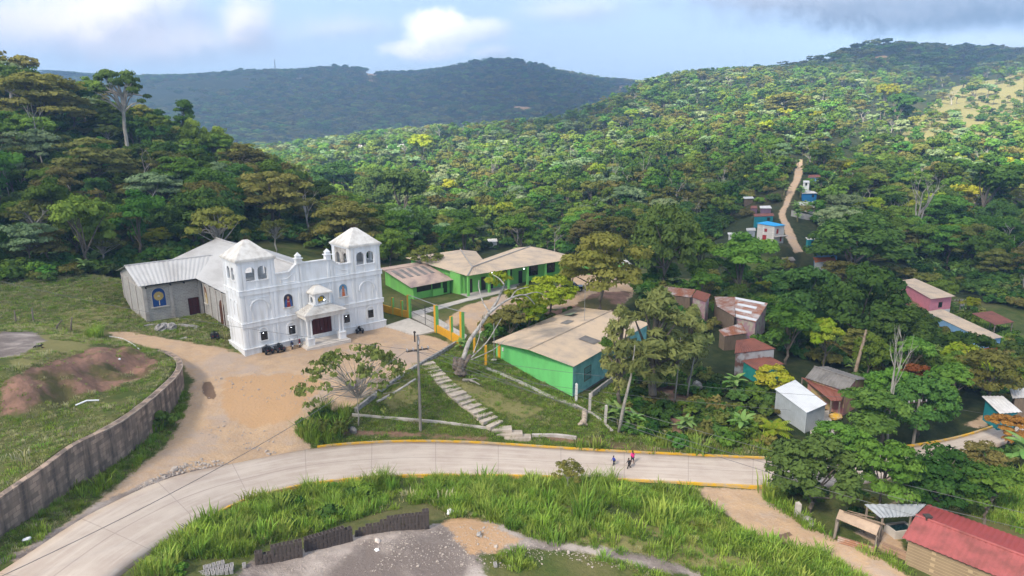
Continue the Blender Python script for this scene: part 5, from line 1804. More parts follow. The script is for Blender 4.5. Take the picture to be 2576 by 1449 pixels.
low_wall([(1338, 1098), (1400, 1098), (1450, 1104)], .3, .4, 'low broken concrete ledge right of the bottom step', CONC)

# concrete apron and yard path
for px, nm, lb in (([(966, 822), (1046, 846), (1099, 834), (1028, 802)], 'apron', 'pale concrete apron in front of the school gate'), ([(1035, 800), (1098, 833), (1165, 862), (1175, 845), (1105, 805), (1060, 788)], 'path', 'pale concrete path inside the school gate'), ([(1020, 790), (1110, 768), (1172, 752), (1260, 733), (1262, 738), (1172, 760), (1110, 778), (1040, 800)], 'path', 'concrete walk along the school front'), ([(2032, 1042), (2086, 1034), (2100, 1098), (2040, 1108)], 'driveway', 'concrete drive below the silver shed')):
    pts = [hit(u, v) for u, v in px]
    c_ = sum(pts, Vector()) / len(pts)
    q = MB()
    zs_ = [p_ + Vector((0, 0, .16)) for p_ in pts]
    q.prism(zs_, (0, 0, -.5))
    q.build(nm, mat('pale_slab', (0.50, 0.45, 0.39), .9, (0.4, 0.36, 0.31), .8, .5, .3, 5), None, kind='structure', label=lb)

# steps
TREAD = mat('step_concrete', (0.46, 0.39, 0.32), .9, (0.33, 0.28, 0.23), 1.2, .6, .3, 6)
tops = [hit(u, v) for u, v in [(1076, 916), (1118, 962), (1160, 1000), (1205, 1035), (1250, 1072), (1302, 1100)]]
line = smooth_line(tops, 4)
st = empty('stone_stairs', line[-1], 0, 'flight of worn concrete steps climbing the lawn from the road', 'stairs')
NSTEP = 19
cum = [0]
for a, b in zip(line[:-1], line[1:]):
    cum.append(cum[-1] + (b - a).length)


def along_line(s):
    s *= cum[-1]
    for i in range(len(line) - 1):
        if s <= cum[i + 1]:
            return line[i].lerp(line[i + 1], (s - cum[i]) / (cum[i + 1] - cum[i]))
    return line[-1]


rr = random.Random(3)
for k in range(NSTEP):
    s = k / (NSTEP - 1)
    p_ = along_line(s)
    nx_ = along_line(min(1, s + .02)) - along_line(max(0, s - .02))
    az = math.atan2(nx_.y, nx_.x) + math.pi / 2 * 1.0 + rr.uniform(-.06, .06)
    az = az if k <= 15 else 0.04 * (18 - k)
    q = MB(line[-1])
    wdt = 2.0 + .5 * s + rr.uniform(-.1, .1) + (.7 if k > 16 else 0)
    q.obox((p_.x, p_.y, p_.z - .3), wdt, rr.choice((.75, .95, 1.25)), .42 + rr.uniform(-.03, .05), az)
    q.build('step', TREAD, st)

# gate and yellow fence


def post_px(u, v0, v1, wd, z_hint=None, cols=(YELLOW, GREEN_S), label=None, parent=None, dep=None):
    p_ = hit(u, v1)
    d = (p_.y * CP - (p_.z - CAM_Z) * SP) / F_PX
    h = (v1 - v0) * d / .976
    return p_, h


GATE_A = math.atan2(hit(1163, 872).y - hit(1030, 800).y, hit(1163, 872).x - hit(1030, 800).x)
fence = empty('boundary_fence', hit(1098, 835), 0, 'low yellow boundary wall with yellow and green posts beside the school gate', 'fence')
foff = fence.location.copy()
gp = {}
for u, v0, v1, w_ in ((1030, 742, 800, .55), (1098, 767, 835, .55), (1163, 783, 872, .55), (1136, 795, 856, .38), (989, 748, 790, .35), (1012, 756, 796, .35)):
    p_, h = post_px(u, v0, v1, w_)
    gp[u] = (p_, h)
    q = MB(foff)
    q.obox((p_.x, p_.y, p_.z - .4), w_, w_, h + .4, GATE_A)
    po = q.build('post', YELLOW, fence)
    q = MB(foff)
    ex = Vector((math.cos(GATE_A), math.sin(GATE_A), 0)) * (w_ / 2 + .01)
    q.obox((p_.x + ex.x, p_.y + ex.y, p_.z - .4), .03, w_ - .02, h + .39, GATE_A)
    q.build('green_side', GREEN_S, po)
for (a, b, h) in ((1098, 1136, 1.25), (1136, 1163, 1.35), (989, 1012, 1.2), (1012, 1030, 1.2)):
    pa, pb = gp[a][0], gp[b][0]
    L = strip_wall([pa + Vector((0, 0, h)), pb + Vector((0, 0, h))], .25, lambda p_: p_.z - h - .6)
    L.off = None
    q = MB(foff)
    q.add([Vector(v_) + pa + Vector((0, 0, h)) for v_ in L.v], L.f)
    q.build('low_wall', YELLOW, fence)
pa = gp[989][0]
pl = hit(962, 782)
L = strip_wall([pl + Vector((0, 0, 1.2)), pa + Vector((0, 0, 1.2))], .25, lambda p_: p_.z - 1.8)
q = MB(foff)
q.add([Vector(v_) + (pl + Vector((0, 0, 1.2))) for v_ in L.v], L.f)
q.build('low_wall', YELLOW, fence)
q = MB(foff)
t1, t2, t3 = [gp[k][0] + Vector((0, 0, gp[k][1])) for k in (1030, 1098, 1163)]
q.tube([t1, t2, t3 + (t3 - t2) * .12], .06, 6)
q.build('top_rail', GREYMETAL, fence)
q = MB(foff)
for s in (.35, .65):
    z_ = 1.25 + 1.6 * s
    q.tube([gp[1098][0] + Vector((0, 0, z_)), gp[1163][0] + Vector((0, 0, z_))], .018, 4)
for s in [k / 9 for k in range(1, 9)]:
    a = gp[1098][0].lerp(gp[1163][0], s)
    q.tube([a + Vector((0, 0, 1.2)), a + Vector((0, 0, 2.7))], .014, 4)
q.build('wire_mesh', GREYMETAL, fence)
pa, pb = gp[1030][0], gp[1098][0]
ga_ = empty('school_gate', pa, 0, 'black barred double gate between the two tall yellow posts', 'gate')
for s0, s1 in ((.05, .6), (.62, .95)):
    q = MB(pa)
    A, B = pa.lerp(pb, s0), pa.lerp(pb, s1)
    for z_ in (.15, 1.35, 2.6, 3.4):
        q.tube([A + Vector((0, 0, z_)), B + Vector((0, 0, z_))], .035, 4)
    n = int((B - A).length / .35)
    for k in range(n + 1):
        c_ = A.lerp(B, k / n)
        q.tube([c_ + Vector((0, 0, .15)), c_ + Vector((0, 0, 3.4 if k in (0, n) else 1.35 if s0 < .5 else 2.6))], .03 if k in (0, n) else .018, 4)
    q.build('gate_leaf', IRON, ga_)

# yellow posts and metal pole by the classroom
for i, (u, v0, v1, m, lb) in enumerate(((1222, 866, 918, YELLOW, 'short yellow post nearest the classroom left corner'), (1193, 848, 886, YELLOW, 'small yellow post beside the old pruned tree'), (1449, 962, 1008, WHITEP, 'white concrete post against the classroom corner'), (1483, 986, 1034, CONC, 'grey concrete post downhill of the classroom corner'), (1522, 1016, 1066, CONC, 'leaning grey concrete post nearest the road below the classroom'),
                                         (2005, 1258, 1300, CONC, 'thick weathered concrete post beside the dirt track'), (2098, 1310, 1358, WOODP, 'stout wooden post at the corner of the plank stall'), (1568, 1020, 1088, None, ''), (40, 780, 808, WOODP, 'grey wooden fence post at the far left of the terrace'), (84, 775, 806, WOODP, 'grey wooden fence post, second from left on the terrace'), (178, 798, 832, WOODP, 'tilted wooden fence post near the track on the terrace'), (138, 805, 830, WOODP, 'strongly leaning thin fence post on the terrace'))):
    if m is None:
        continue
    p_, h = post_px(u, v0, v1, .3)
    q = MB()
    r_ = .16 if m in (YELLOW, WHITEP, CONC) else .13
    if u == 2005:
        r_ = .22
    tilt = {178: .5, 138: 1.3, 1522: .18, 2098: .15}.get(u, .05)
    if m is WOODP:
        q.tube([(0, 0, -.4), (tilt * .4, 0, h * .5), (tilt, 0, h)], [r_, r_ * .9, r_ * .7], 7)
    else:
        q.prism([(-r_, -r_, -.4), (r_, -r_, -.4), (r_, r_, -.4), (-r_, r_, -.4)], (tilt * .5, 0, h + .4 - r_))
        q.add([(-r_ + tilt * .5, -r_, h - r_), (r_ + tilt * .5, -r_, h - r_), (r_ + tilt * .5, r_, h - r_), (-r_ + tilt * .5, r_, h - r_), (tilt * .5, 0, h)], [(0, 1, 4), (1, 2, 4), (2, 3, 4), (3, 0, 4)])
    o = q.build('fence_post', m, None)
    o.location = p_
    tag(o, lb, 'post')
p_, h = post_px(1243, 812, 906, .1)
mp = empty('metal_pole', p_, 0, 'thin grey metal pole set in a white footing beside the classroom', 'pole')
q = MB()
q.tube([(0, 0, -.3), (0, 0, h)], .06, 6)
q.build('shaft', GREYMETAL, mp)
q = MB()
q.tube([(0, 0, -.2), (0, 0, .12)], .42, 10)
q.build('footing', CONC, mp)
p0 = R0c = P(1470, 805, 7.2)
q = MB()
q.tube([(0, 0, -.3), (0, 0, 5.5)], .035, 5)
o = q.build('antenna_pole', GREYMETAL, None)
o.location = p0
tag(o, 'tall thin antenna rod rising from the classroom roof ridge', 'pole')

# ------------------------------------------------------------------ utility poles and wires
CROSS = mat('dark_crossarm_wood', (0.06, 0.045, 0.035), .9)
POLEW = mat('grey_wood_pole', (0.26, 0.235, 0.20), .9, (0.17, 0.15, 0.13), 2, .5, .3, 6, stretch=(3, 3, .3))
PORC = mat('porcelain', (0.45, 0.42, 0.42), .3)


def utility_pole(u, v0, v1, label, big=True, lamp=False, az=.45):
    p_, h = post_px(u, v0, v1, .3)
    r = empty('utility_pole', p_, 0, label, 'utility pole')
    q = MB()
    q.tube([(0, 0, -.5), (0, 0, h)], [.19, .12], 8)
    q.build('shaft', POLEW, r)
    ex = Vector((math.cos(az), math.sin(az), 0))
    ey = Vector((-ex.y, ex.x, 0))
    arms = [(h - 1.9, 1.35, ex, .12), (h - 1.9, 1.35, ex, -.12), (h - .9, 1.25, Vector((math.cos(az - 1.9), math.sin(az - 1.9), 0)), .0)] if big else [(h - .5, 1.3, ex, .1)]
    for z_, L, d, o_ in arms:
        q = MB()
        n_ = Vector((-d.y, d.x, 0)) * (o_ + .12)
        a, b = d * -L + n_ + Vector((0, 0, z_)), d * L + n_ + Vector((0, 0, z_))
        q.tube([a, b], .075, 4)
        ar = q.build('crossarm', CROSS, r)
        for s in (.03, .3, .7, .97):
            c_ = a.lerp(b, s)
            q = MB()
            q.tube([c_ + Vector((0, 0, .05)), c_ + Vector((0, 0, .3))], [.06, .08], 6)
            q.build('insulator', PORC, ar)
    if big:
        q = MB()
        q.tube([(-.35, .1, h - .9), (-.35, .1, h + .15)], .09, 6)
        q.ball((-.35, .1, h + .25), .16, n=8, m=5)
        q.build('fuse_switch', CROSS, r)
    if lamp:
        q = MB()
        zz = h * .72
        q.tube([(0, 0, zz - .3), (-.5, -.2, zz + .25), (-1.0, -.3, zz + .45)], .04, 5)
        a = q.build('lamp_arm', GREYMETAL, r)
        q = MB()
        q.ball((-1.25, -.36, zz + .47), .32, .15, .09, 10, 5)
        q.build('lamp_head', mat('lamp_shell', (0.5, 0.58, 0.66), .4), a)
        q = MB()
        q.tube([(0, 0, h * .42), (0, 0, h * .42 + .35)], .22, 8)
        q.build('clamp', PORC, r)
    return p_, h


up, uh = utility_pole(1058, 838, 1082, 'tall wooden utility pole with double crossarms standing on the lower lawn')
lp, lh = utility_pole(2297, 1000, 1118, 'grey utility pole with a street lamp arm beside the broad grey-green tree', False, True, .2)
tp, th_ = utility_pole(2411, 752, 800, 'short pole carrying a white transformer drum beside the pink house', False, False, 0)
q = MB(tp)
c_ = tp + Vector((.25, -.3, th_ * .65))
q.tube([c_, c_ + Vector((0, 0, .9))], .38, 10)
tr_root = [o for o in COL.objects if o.get('label', '').startswith('short pole carrying')][0]
q.build('transformer', WHITEP, tr_root)
WIRE = mat('wire_grey', (0.13, 0.13, 0.13), .6)


def wire(a, b, sag, label, r=.022):
    q = MB(a)
    pts = []
    for k in range(25):
        s = k / 24
        p_ = a.lerp(b, s)
        p_.z -= sag * 4 * s * (1 - s)
        pts.append(p_)
    q.tube(pts, r, 4)
    o = q.build('power_line', WIRE, None)
    o.location = a
    tag(o, label, 'power line', 'power lines strung across the valley')


topz = up.z + uh
A1_ = Vector((up.x, up.y, topz - 1.75))
for i, (du, u1, v1, y1, sag, lb) in enumerate((((.6, .3, 0), 2576, 1372, 48, 1.2, 'nearest power line, crossing above the red-roofed house'), ((-.6, -.3, 0), 2576, 1330, 50, 1.1, 'power line just above the nearest one at the lower right'), ((1.2, .5, 0), 2576, 1290, 52, .9, 'power line crossing the round dull-green mango tree'), ((-1.2, -.5, .0), 2297, 1008, 81, .9, 'power line from the lawn pole to the street lamp pole, upper'),
                                               ((0, 0, -2.2), 2297, 1050, 81, .9, 'power line from the lawn pole to the street lamp pole, lower'))):
    wire(A1_ + Vector(du), PY(u1, v1, y1), sag, lb)
wire(A1_ + Vector((-1.2, -.5, 0)), PY(-30, 1465, 37), 1.2, 'dark power line running down to the lower left corner over the road', .03)
wire(A1_ + Vector((-.6, -.3, 0)), PY(-30, 700, 100), 1.0, 'thin pale line passing left in front of the church towers', .022)
wire(PY(-30, 1345, 45), PY(380, 1172, 61), .3, 'thin pale line above the verge under the retaining wall')
wire(PY(2310, 1008, 81), PY(2650, 1060, 90), .4, 'power line leaving the street lamp pole to the right')
wire(PY(1950, 1060, 83), PY(2297, 1052, 81), .5, 'service line from the silver shed to the street lamp pole')

# ------------------------------------------------------------------ concrete block stacks in the yard
DBLK = mat('dark_wet_block', (0.085, 0.068, 0.062), .9, (0.06, 0.05, 0.045), 3, .5, .3, 9)
LBLK = mat('light_grey_block', (0.36, 0.34, 0.33), .9, (0.26, 0.25, 0.24), 3, .5, .3, 9)
BH = mat('block_core_shadow', (0.03, 0.025, 0.025), 1)


def block_mesh(w, d, h, m, nm):
    q = MB()
    t_ = .035
    q.box(-w / 2, -w / 2 + t_, -d / 2, d / 2, 0, h)
    q.box(w / 2 - t_, w / 2, -d / 2, d / 2, 0, h)
    q.box(-w / 2 + t_, w / 2 - t_, -d / 2, -d / 2 + t_, 0, h)
    q.box(-w / 2 + t_, w / 2 - t_, d / 2 - t_, d / 2, 0, h)
    q.box(-w / 2 + t_, w / 2 - t_, -t_ / 2, t_ / 2, 0, h)
    q.box(-w / 2 + t_, w / 2 - t_, -d / 2 + t_, d / 2 - t_, .01, .05)
    me = bpy.data.meshes.new(nm)
    me.from_pydata(q.v, [], q.f)
    me.materials.append(m)
    return me


dme = block_mesh(.265, .42, .235, DBLK, 'concrete_block')
lme_ = block_mesh(.24, .42, .22, LBLK, 'concrete_block')
nblk = 0


def stack(u0, v0, u1, v1, courses, label, group, me=dme, cw=.275, chh=.24):
    global nblk
    a, b = hit(u0, v0), hit(u1, v1)
    d = b - a
    L = Vector((d.x, d.y, 0)).length
    n = int(L / cw)
    az = math.atan2(d.y, d.x)
    rr = random.Random(u0)
    for i in range(n):
        p_ = a.lerp(b, (i + .5) / n)
        s = (i + .5) / n
        for k in range(int(courses(s))):
            o = bpy.data.objects.new('concrete_block', me)
            COL.objects.link(o)
            o.location = (p_.x + rr.uniform(-.015, .015), p_.y + rr.uniform(-.03, .03), min(a.z, b.z) - .05 + k * chh)
            o.rotation_euler = (0, 0, az + rr.uniform(-.03, .03))
            tag(o, label, 'concrete block', group)
            nblk += 1


stack(642, 1417, 762, 1399, lambda s: 5 if s < .18 else 4 if s < .3 else 6, 'dark hollow concrete block in the leftmost low stack at the yard edge', 'dark concrete blocks of the left stack')
stack(766, 1388, 886, 1358, lambda s: 6 if s < .85 else 5, 'dark hollow concrete block in the middle stack at the yard edge', 'dark concrete blocks of the middle stack')
stack(893, 1347, 1080, 1326, lambda s: 2 if s < .06 else 3 if s < .14 else 4 if s < .34 else 5 if s < .42 else 6 if s < .92 else 7, 'dark hollow concrete block in the long stepped stack below the tall grass', 'dark concrete blocks of the long stepped stack')
for k, (u0, v0, u1, v1, cs) in enumerate(((470, 1452, 588, 1440, 2), (478, 1444, 590, 1430, 2), (510, 1432, 566, 1424, 2))):
    stack(u0, v0, u1, v1, lambda s, cs=cs: cs, 'light grey hollow block in the tumbled pile at the bottom edge', 'light grey blocks of the tumbled pile', lme_, .29)
for u, v, r_, lb in ((614, 1426, .4, 'lone light grey block lying beside the tumbled pile'), (1246, 1424, .2, 'lone light grey block lying on the rubble ground at the bottom'), (1070, 1328, .5, 'lone dark block at the right foot of the long stepped stack')):
    o = bpy.data.objects.new('concrete_block', dme if u == 1070 else lme_)
    COL.objects.link(o)
    o.location = hit(u, v) + Vector((0, 0, .02))
    o.rotation_euler = (0, 0, r_)
    tag(o, lb, 'concrete block')
assert nblk < 300, nblk

# ------------------------------------------------------------------ boulders, log, litter


def rock(u, v, rx, ry, rz, label, m=RUBBLE, seed=1, name='boulder', rough=.16):
    q = MB()
    q.ball((0, 0, rz * .35), rx, ry, rz, 14, 9, seed, rough)
    o = q.build(name, m, None)
    o.location = hit(u, v)
    o.rotation_euler = (0, 0, seed * .7)
    tag(o, label, 'rock')


rock(408, 830, 1.25, .95, .8, 'large grey boulder on the grass in front of the chapel', seed=2)
rock(430, 828, 1.0, .8, .75, 'smaller grey boulder touching the large boulder by the chapel', seed=3)
rock(470, 820, 2.4, .6, .18, 'flat pale rock outcrop right of the large boulder', seed=4)
rock(378, 818, 1.0, .4, .12, 'small flat pale rock left of the large boulder', seed=5)
rock(462, 852, .7, .4, .14, 'flat pale rock near the track below the outcrop', seed=6)
rock(492, 826, .5, .35, .15, 'small pale stone at the end of the rock outcrop', seed=7)
rock(888, 1086, .55, .4, .45, 'pale pinkish boulder in the bank under the lawn', seed=8)
rock(2030, 1312, .5, .4, .4, 'grey stone under the round mango tree, larger one', seed=9)
rock(2016, 1304, .35, .3, .35, 'grey stone under the round mango tree, smaller one', seed=10)
rock(2040, 1322, .45, .3, .3, 'grey stone beside the dirt track below the mango tree', seed=11)
rock(1755, 975, .8, .6, .7, 'grey rock on the bare slope below the red shacks', seed=12)
rock(1210, 838, .35, .3, .25, 'white stone beside the school path, upper one', WHITEP, 13)
rock(1222, 848, .4, .3, .25, 'white stone beside the school path, lower one', WHITEP, 14)
lg = MB()
lg.tube([(0, 0, .35), (.25, .5, .4), (.35, 1.4, .55), (.5, 2.2, .9)], [.42, .34, .36, .42], 10)
lg.tube([(.1, .2, .3), (.6, -.2, .1)], [.2, .1], 6)
lg.tube([(0, 0, .35), (-.6, -.1, .1)], [.3, .16], 6)
o = lg.build('log', mat('bleached_wood', (0.42, 0.34, 0.26), .9, (0.27, 0.21, 0.16), 2, .6, .4, 6), None, True)
o.location = hit(1466, 1070)
tag(o, 'bleached forked log lying on the lawn below the classroom', 'log')
lg = MB()
lg.tube([(0, 0, .1), (.8, -.3, .25), (1.7, -.9, .15), (2.3, -1.6, .05)], [.22, .18, .12, .04], 6)
lg.tube([(.8, -.3, .25), (1.6, 0, .35), (2.2, .1, .1)], [.12, .08, .03], 5)
o = lg.build('fallen_branch', PALEBARK, None)
o.location = hit(1165, 958)
tag(o, 'pale fallen branch lying beside the upper steps', 'branch')


def litter(u, v, s, label, m, seed):
    q = MB()
    q.ball((0, 0, s * .4), s, s * .7, s * .55, 8, 5, seed, .35)
    o = q.build('plastic_litter', m, None)
    o.location = hit(u, v)
    o.rotation_euler = (0, 0, seed)
    tag(o, label, 'litter')


LW = mat('white_plastic', (0.75, 0.75, 0.76), .5)
litter(1133, 1292, .42, 'white plastic bag lying in the grass right of the block stacks', LW, 1)
litter(950, 1364, .32, 'crumpled pale sack on the dark yard ground', mat('pale_sack', (0.6, 0.52, 0.46), .9), 2)
litter(948, 1386, .2, 'small white scrap on the yard below the pale sack', LW, 3)
litter(70, 1360, .3, 'white plastic scrap on the verge at the lower left', LW, 4)
litter(333, 1172, .14, 'red and white wrapper on the verge below the wall', mat('red_wrap', (0.5, 0.12, 0.1), .6), 5)
litter(300, 905, .2, 'white scrap on the eroded red bank', LW, 6)
litter(1270, 1310, .3, 'pale rubble heap beside the ochre mound, lower one', RUBBLE, 7)
litter(1205, 1348, .35, 'pale rubble on the ochre mound', RUBBLE, 8)
q = MB()
q.tube([(0, 0, .1), (.9, .5, .35), (1.9, .9, .15)], .09, 6)
o = q.build('plastic_sheet_roll', LW, None)
o.location = hit(190, 1022)
o.rotation_euler = (0, 0, .2)
tag(o, 'rolled white plastic sheet lying on the terrace grass', 'litter')
q = MB()
pts = [hit(u, v) + Vector((0, 0, .12)) for u, v in ((275, 848), (305, 853), (330, 865), (350, 880))]
q.off = pts[0]
q.tube(smooth_line(pts, 4), .06, 6)
o = q.build('water_pipe', LW, None)
o.location = pts[0]
tag(o, 'white water pipe lying along the top of the eroded bank', 'pipe')
# loose stones of the gravel verge: too many to count
rng_s = np.random.default_rng(12)
GRV = gpoly([(330, 1245), (430, 1200), (600, 1162), (700, 1140), (640, 1120), (480, 1160), (360, 1215)])
GRV2 = gpoly([(700, 1449), (760, 1380), (1080, 1330), (1240, 1310), (1360, 1370), (1700, 1440)])
GRV3 = gpoly([(500, 960), (760, 900), (960, 870), (860, 1000), (740, 1090), (560, 1140), (480, 1120)])
stone_me = []
for i in range(3):
    q = MB()
    q.ball((0, 0, .2), 1, .8, .6, 6, 4, i, .3)
    me = bpy.data.meshes.new('stone')
    me.from_pydata(q.v, [], q.f)
    me.materials.append(mat('gravel_stone', (0.40, 0.345, 0.30), .95, (0.25, 0.21, 0.18), .7))
    stone_me.append(me)
gp_, gs_ = [], []
for poly, n_, s0 in ((GRV, 900, .075), (GRV2, 1300, .036), (GRV3, 900, .05)):
    bx = np.array(poly)
    x = rng_s.uniform(bx[:, 0].min(), bx[:, 0].max(), n_ * 3)
    y = rng_s.uniform(bx[:, 1].min(), bx[:, 1].max(), n_ * 3)
    k_ = inside(x, y, poly) & (fbm(x / 4, y / 4, 4, 3) > -.05) & (sdist(x, y, road_poly) < -.1)
    x, y = x[k_][:n_], y[k_][:n_]
    gp_.append(np.stack([x, y, ground_z(x, y, True)], 1))
    gs_.append(s0 * np.exp(rng_s.normal(size=len(x)) * .5))
gp_ = np.concatenate(gp_)
gs_ = np.concatenate(gs_)

# ------------------------------------------------------------------ plank stall and scrap fence at the lower right
p_ = hit(2150, 1352)
sr = empty('plank_stall', p_, 0, 'rickety plank stall with loose boards on its roof beside the dirt track', 'stall')
q = MB(p_)
qa = [P(2104, 1302, 1.75), P(2205, 1345, 1.6), P(2214, 1322, 2.0), P(2112, 1281, 2.05)]
q.prism(qa, (0, 0, -.1))
q.build('roof_board', mat('pale_plywood', (0.42, 0.31, 0.22), .9, (0.28, 0.2, 0.15), 1.2), sr)
rr = random.Random(2)
for k in range(7):
    a = qa[3].lerp(qa[2], rr.uniform(.0, .5)) + Vector((0, rr.uniform(-.6, 0), .08 + .02 * k))
    q = MB(p_)
    q.tube([a, a + Vector((rr.uniform(1.2, 2.2), rr.uniform(-1.4, -.5), -.1))], .06, 4)
    q.build('loose_board', PLANK, sr)
for k, c_ in enumerate(qa):
    q = MB(p_)
    g_ = gz(c_.x, c_.y)
    q.tube([(c_.x, c_.y, g_ - .3), (c_.x + .05, c_.y, c_.z - .1)], .09, 5)
    q.build('post', WOODP, sr)
a, b = hit(2106, 1366), hit(2200, 1392)
q = MB(a)
q.corr(a + Vector((0, 0, -.1)), a + Vector((0, 0, .75)), b + Vector((0, 0, .65)), b + Vector((0, 0, -.1)), .2, .03)
o = q.build('scrap_fence', mat('rust_streaked_zinc', (0.34, 0.29, 0.25), .7, (0.26, 0.13, 0.075), .8, .8), None)
o.location = a
tag(o, 'low fence of rusty corrugated sheets in front of the plank stall', 'fence')
q = MB()
q.box(-3.5, 3.5, -.2, .2, .2, .5)
q.box(-3.4, 3.3, -.5, -.25, 0, .22)
o = q.build('timber_pile', mat('stacked_planks', (0.34, 0.22, 0.14), .9, (0.2, 0.13, 0.09), 2, .6, stretch=(.3, 3, 3)), None)
o.location = hit(2330, 1425)
o.rotation_euler = (0, 0, math.atan2(P(2507, 1449, 2.5).y - P(2269, 1352, 2.5).y, P(2507, 1449, 2.5).x - P(2269, 1352, 2.5).x))
tag(o, 'long timbers stacked along the wall of the red-roofed house', 'timber')
q = MB()
q.ball((0, 0, .35), .9, .6, .5, 10, 6, 3, .15)
o = q.build('tarpaulin_heap', mat('yellow_tarp', (0.62, 0.36, 0.03), .6, (0.5, 0.45, 0.4), 1.5), None)
o.location = hit(2100, 1054)
tag(o, 'heap under a yellow tarpaulin on the concrete drive', 'heap')

# ------------------------------------------------------------------ vehicles
TYRE = mat('tyre_rubber', (0.018, 0.018, 0.018), .9, (0.05, 0.042, 0.035), 3)
RIM = mat('wheel_rim', (0.16, 0.16, 0.165), .4, metal=.5)
BLK = mat('black_plastic', (0.016, 0.016, 0.018), .45)
SEATM = mat('black_seat', (0.012, 0.012, 0.013), .7)
MREDM = mat('red_fairing', (0.32, 0.015, 0.02), .35)
MBLUE = mat('blue_fairing', (0.015, 0.035, 0.13), .35)
TAILRED = mat('red_lens', (0.35, 0.01, 0.01), .3)


def wheel(parent, c, R, w_, name='wheel'):
    q = MB()
    q.torus(c, (1, 0, 0), R - w_ * .5, w_ * .5, 18, 8)
    for k in range(18):
        an = 6.283 * k / 18
        q.obox((c[0], c[1] + (R - .01) * math.cos(an), c[2] + (R - .01) * math.sin(an) - .02), w_ * .9, .05, .04)
    o = q.build(name, TYRE, parent)
    q = MB()
    q.tube([(c[0] - w_ * .35, c[1], c[2]), (c[0] + w_ * .35, c[1], c[2])], R - w_ * .85, 12)
    q.build('rim', RIM, o)
    return o


def make_atv(label, loc, rz, accent):
    r = empty('quad_bike', loc, rz, label, 'quad bike', 'quad bikes parked around the church')
    for sx_ in (-1, 1):
        for y in (-.62, .66):
            wheel(r, (sx_ * .45, y, .31), .31, .26)
    q = MB()
    q.box(-.22, .22, -.75, .8, .32, .52)
    q.box(-.17, .17, .15, .6, .52, .82)
    q.add([(-.17, .15, .82), (.17, .15, .82), (.17, .6, .82), (-.17, .6, .82), (-.12, .22, .95), (.12, .22, .95), (.12, .5, .92), (-.12, .5, .92)], [(0, 1, 5, 4), (1, 2, 6, 5), (2, 3, 7, 6), (3, 0, 4, 7), (4, 5, 6, 7)])
    q.build('body', BLK, r)
    for sx_ in (-1, 1):
        for y in (-.62, .66):
            q = MB()
            pts = [(y + .42 * math.cos(math.pi * k / 6), .36 + .34 * math.sin(math.pi * k / 6)) for k in range(7)]
            for (ya, za), (yb, zb) in zip(pts[:-1], pts[1:]):
                q.prism([(sx_ * .2, ya, za), (sx_ * .6, ya, za), (sx_ * .6, yb, zb), (sx_ * .2, yb, zb)], (0, 0, .03))
            q.build('fender', accent, r)
    q = MB()
    q.box(-.16, .16, -.55, .2, .72, .88)
    q.box(-.14, .14, -.6, -.5, .8, .95)
    q.build('seat', SEATM, r)
    for y, z_ in ((-.8, .86), (.8, .86)):
        q = MB()
        for k in range(5):
            q.tube([(-.38 + .19 * k, y - .26, z_), (-.38 + .19 * k, y + .26, z_)], .014, 4)
        for yy in (-.26, 0, .26):
            q.tube([(-.42, y + yy, z_ + .015), (.42, y + yy, z_ + .015)], .014, 4)
        q.tube([(-.2, y * .9, .5), (-.25, y, z_)], .015, 4)
        q.tube([(.2, y * .9, .5), (.25, y, z_)], .015, 4)
        q.build('rack', IRON, r)
    q = MB()
    q.tube([(-.4, .34, 1.08), (-.2, .45, 1.03), (.2, .45, 1.03), (.4, .34, 1.08)], .02, 5)
    q.tube([(0, .5, .85), (0, .45, 1.03)], .025, 5)
    hb = q.build('handlebar', IRON, r)
    q = MB()
    q.box(-.14, .14, .42, .52, 1.0, 1.14)
    q.build('instrument_pod', accent, hb)
    for sx_ in (-1, 1):
        q = MB()
        q.box(sx_ * .3 - .06, sx_ * .3 + .06, -1.03, -1.0, .62, .72)
        q.build('tail_light', TAILRED, r)
        q = MB()
        q.ball((sx_ * .28, 1.02, .68), .09, .05, .07, 8, 5)
        q.build('headlight', mat('lens_clear', (0.6, 0.6, 0.62), .1), r)
    return r


GR_ = mat('green_fairing', (0.06, 0.16, 0.03), .4)
make_atv('dark quad bike parked on the grass left of the church tower', hit(541, 852), math.radians(28), BLK)
make_atv('black quad bike, left of the two by the left church corner', hit(674, 888), math.radians(-48) + math.pi, BLK)
make_atv('black quad bike with red tail lights, right of the two by the church corner', hit(704, 883), math.radians(-46) + math.pi, mat('charcoal_fairing', (0.035, 0.035, 0.038), .4))
make_atv('black quad bike facing out from the right end of the church front', hit(903, 836), math.radians(205), BLK)
for o in COL.objects:
    if o.name.startswith('quad_bike') and o.parent is None:
        if 'corner' in o['label']:
            o.rotation_euler[2] = math.radians(38 if 'left of' in o['label'] else 35)


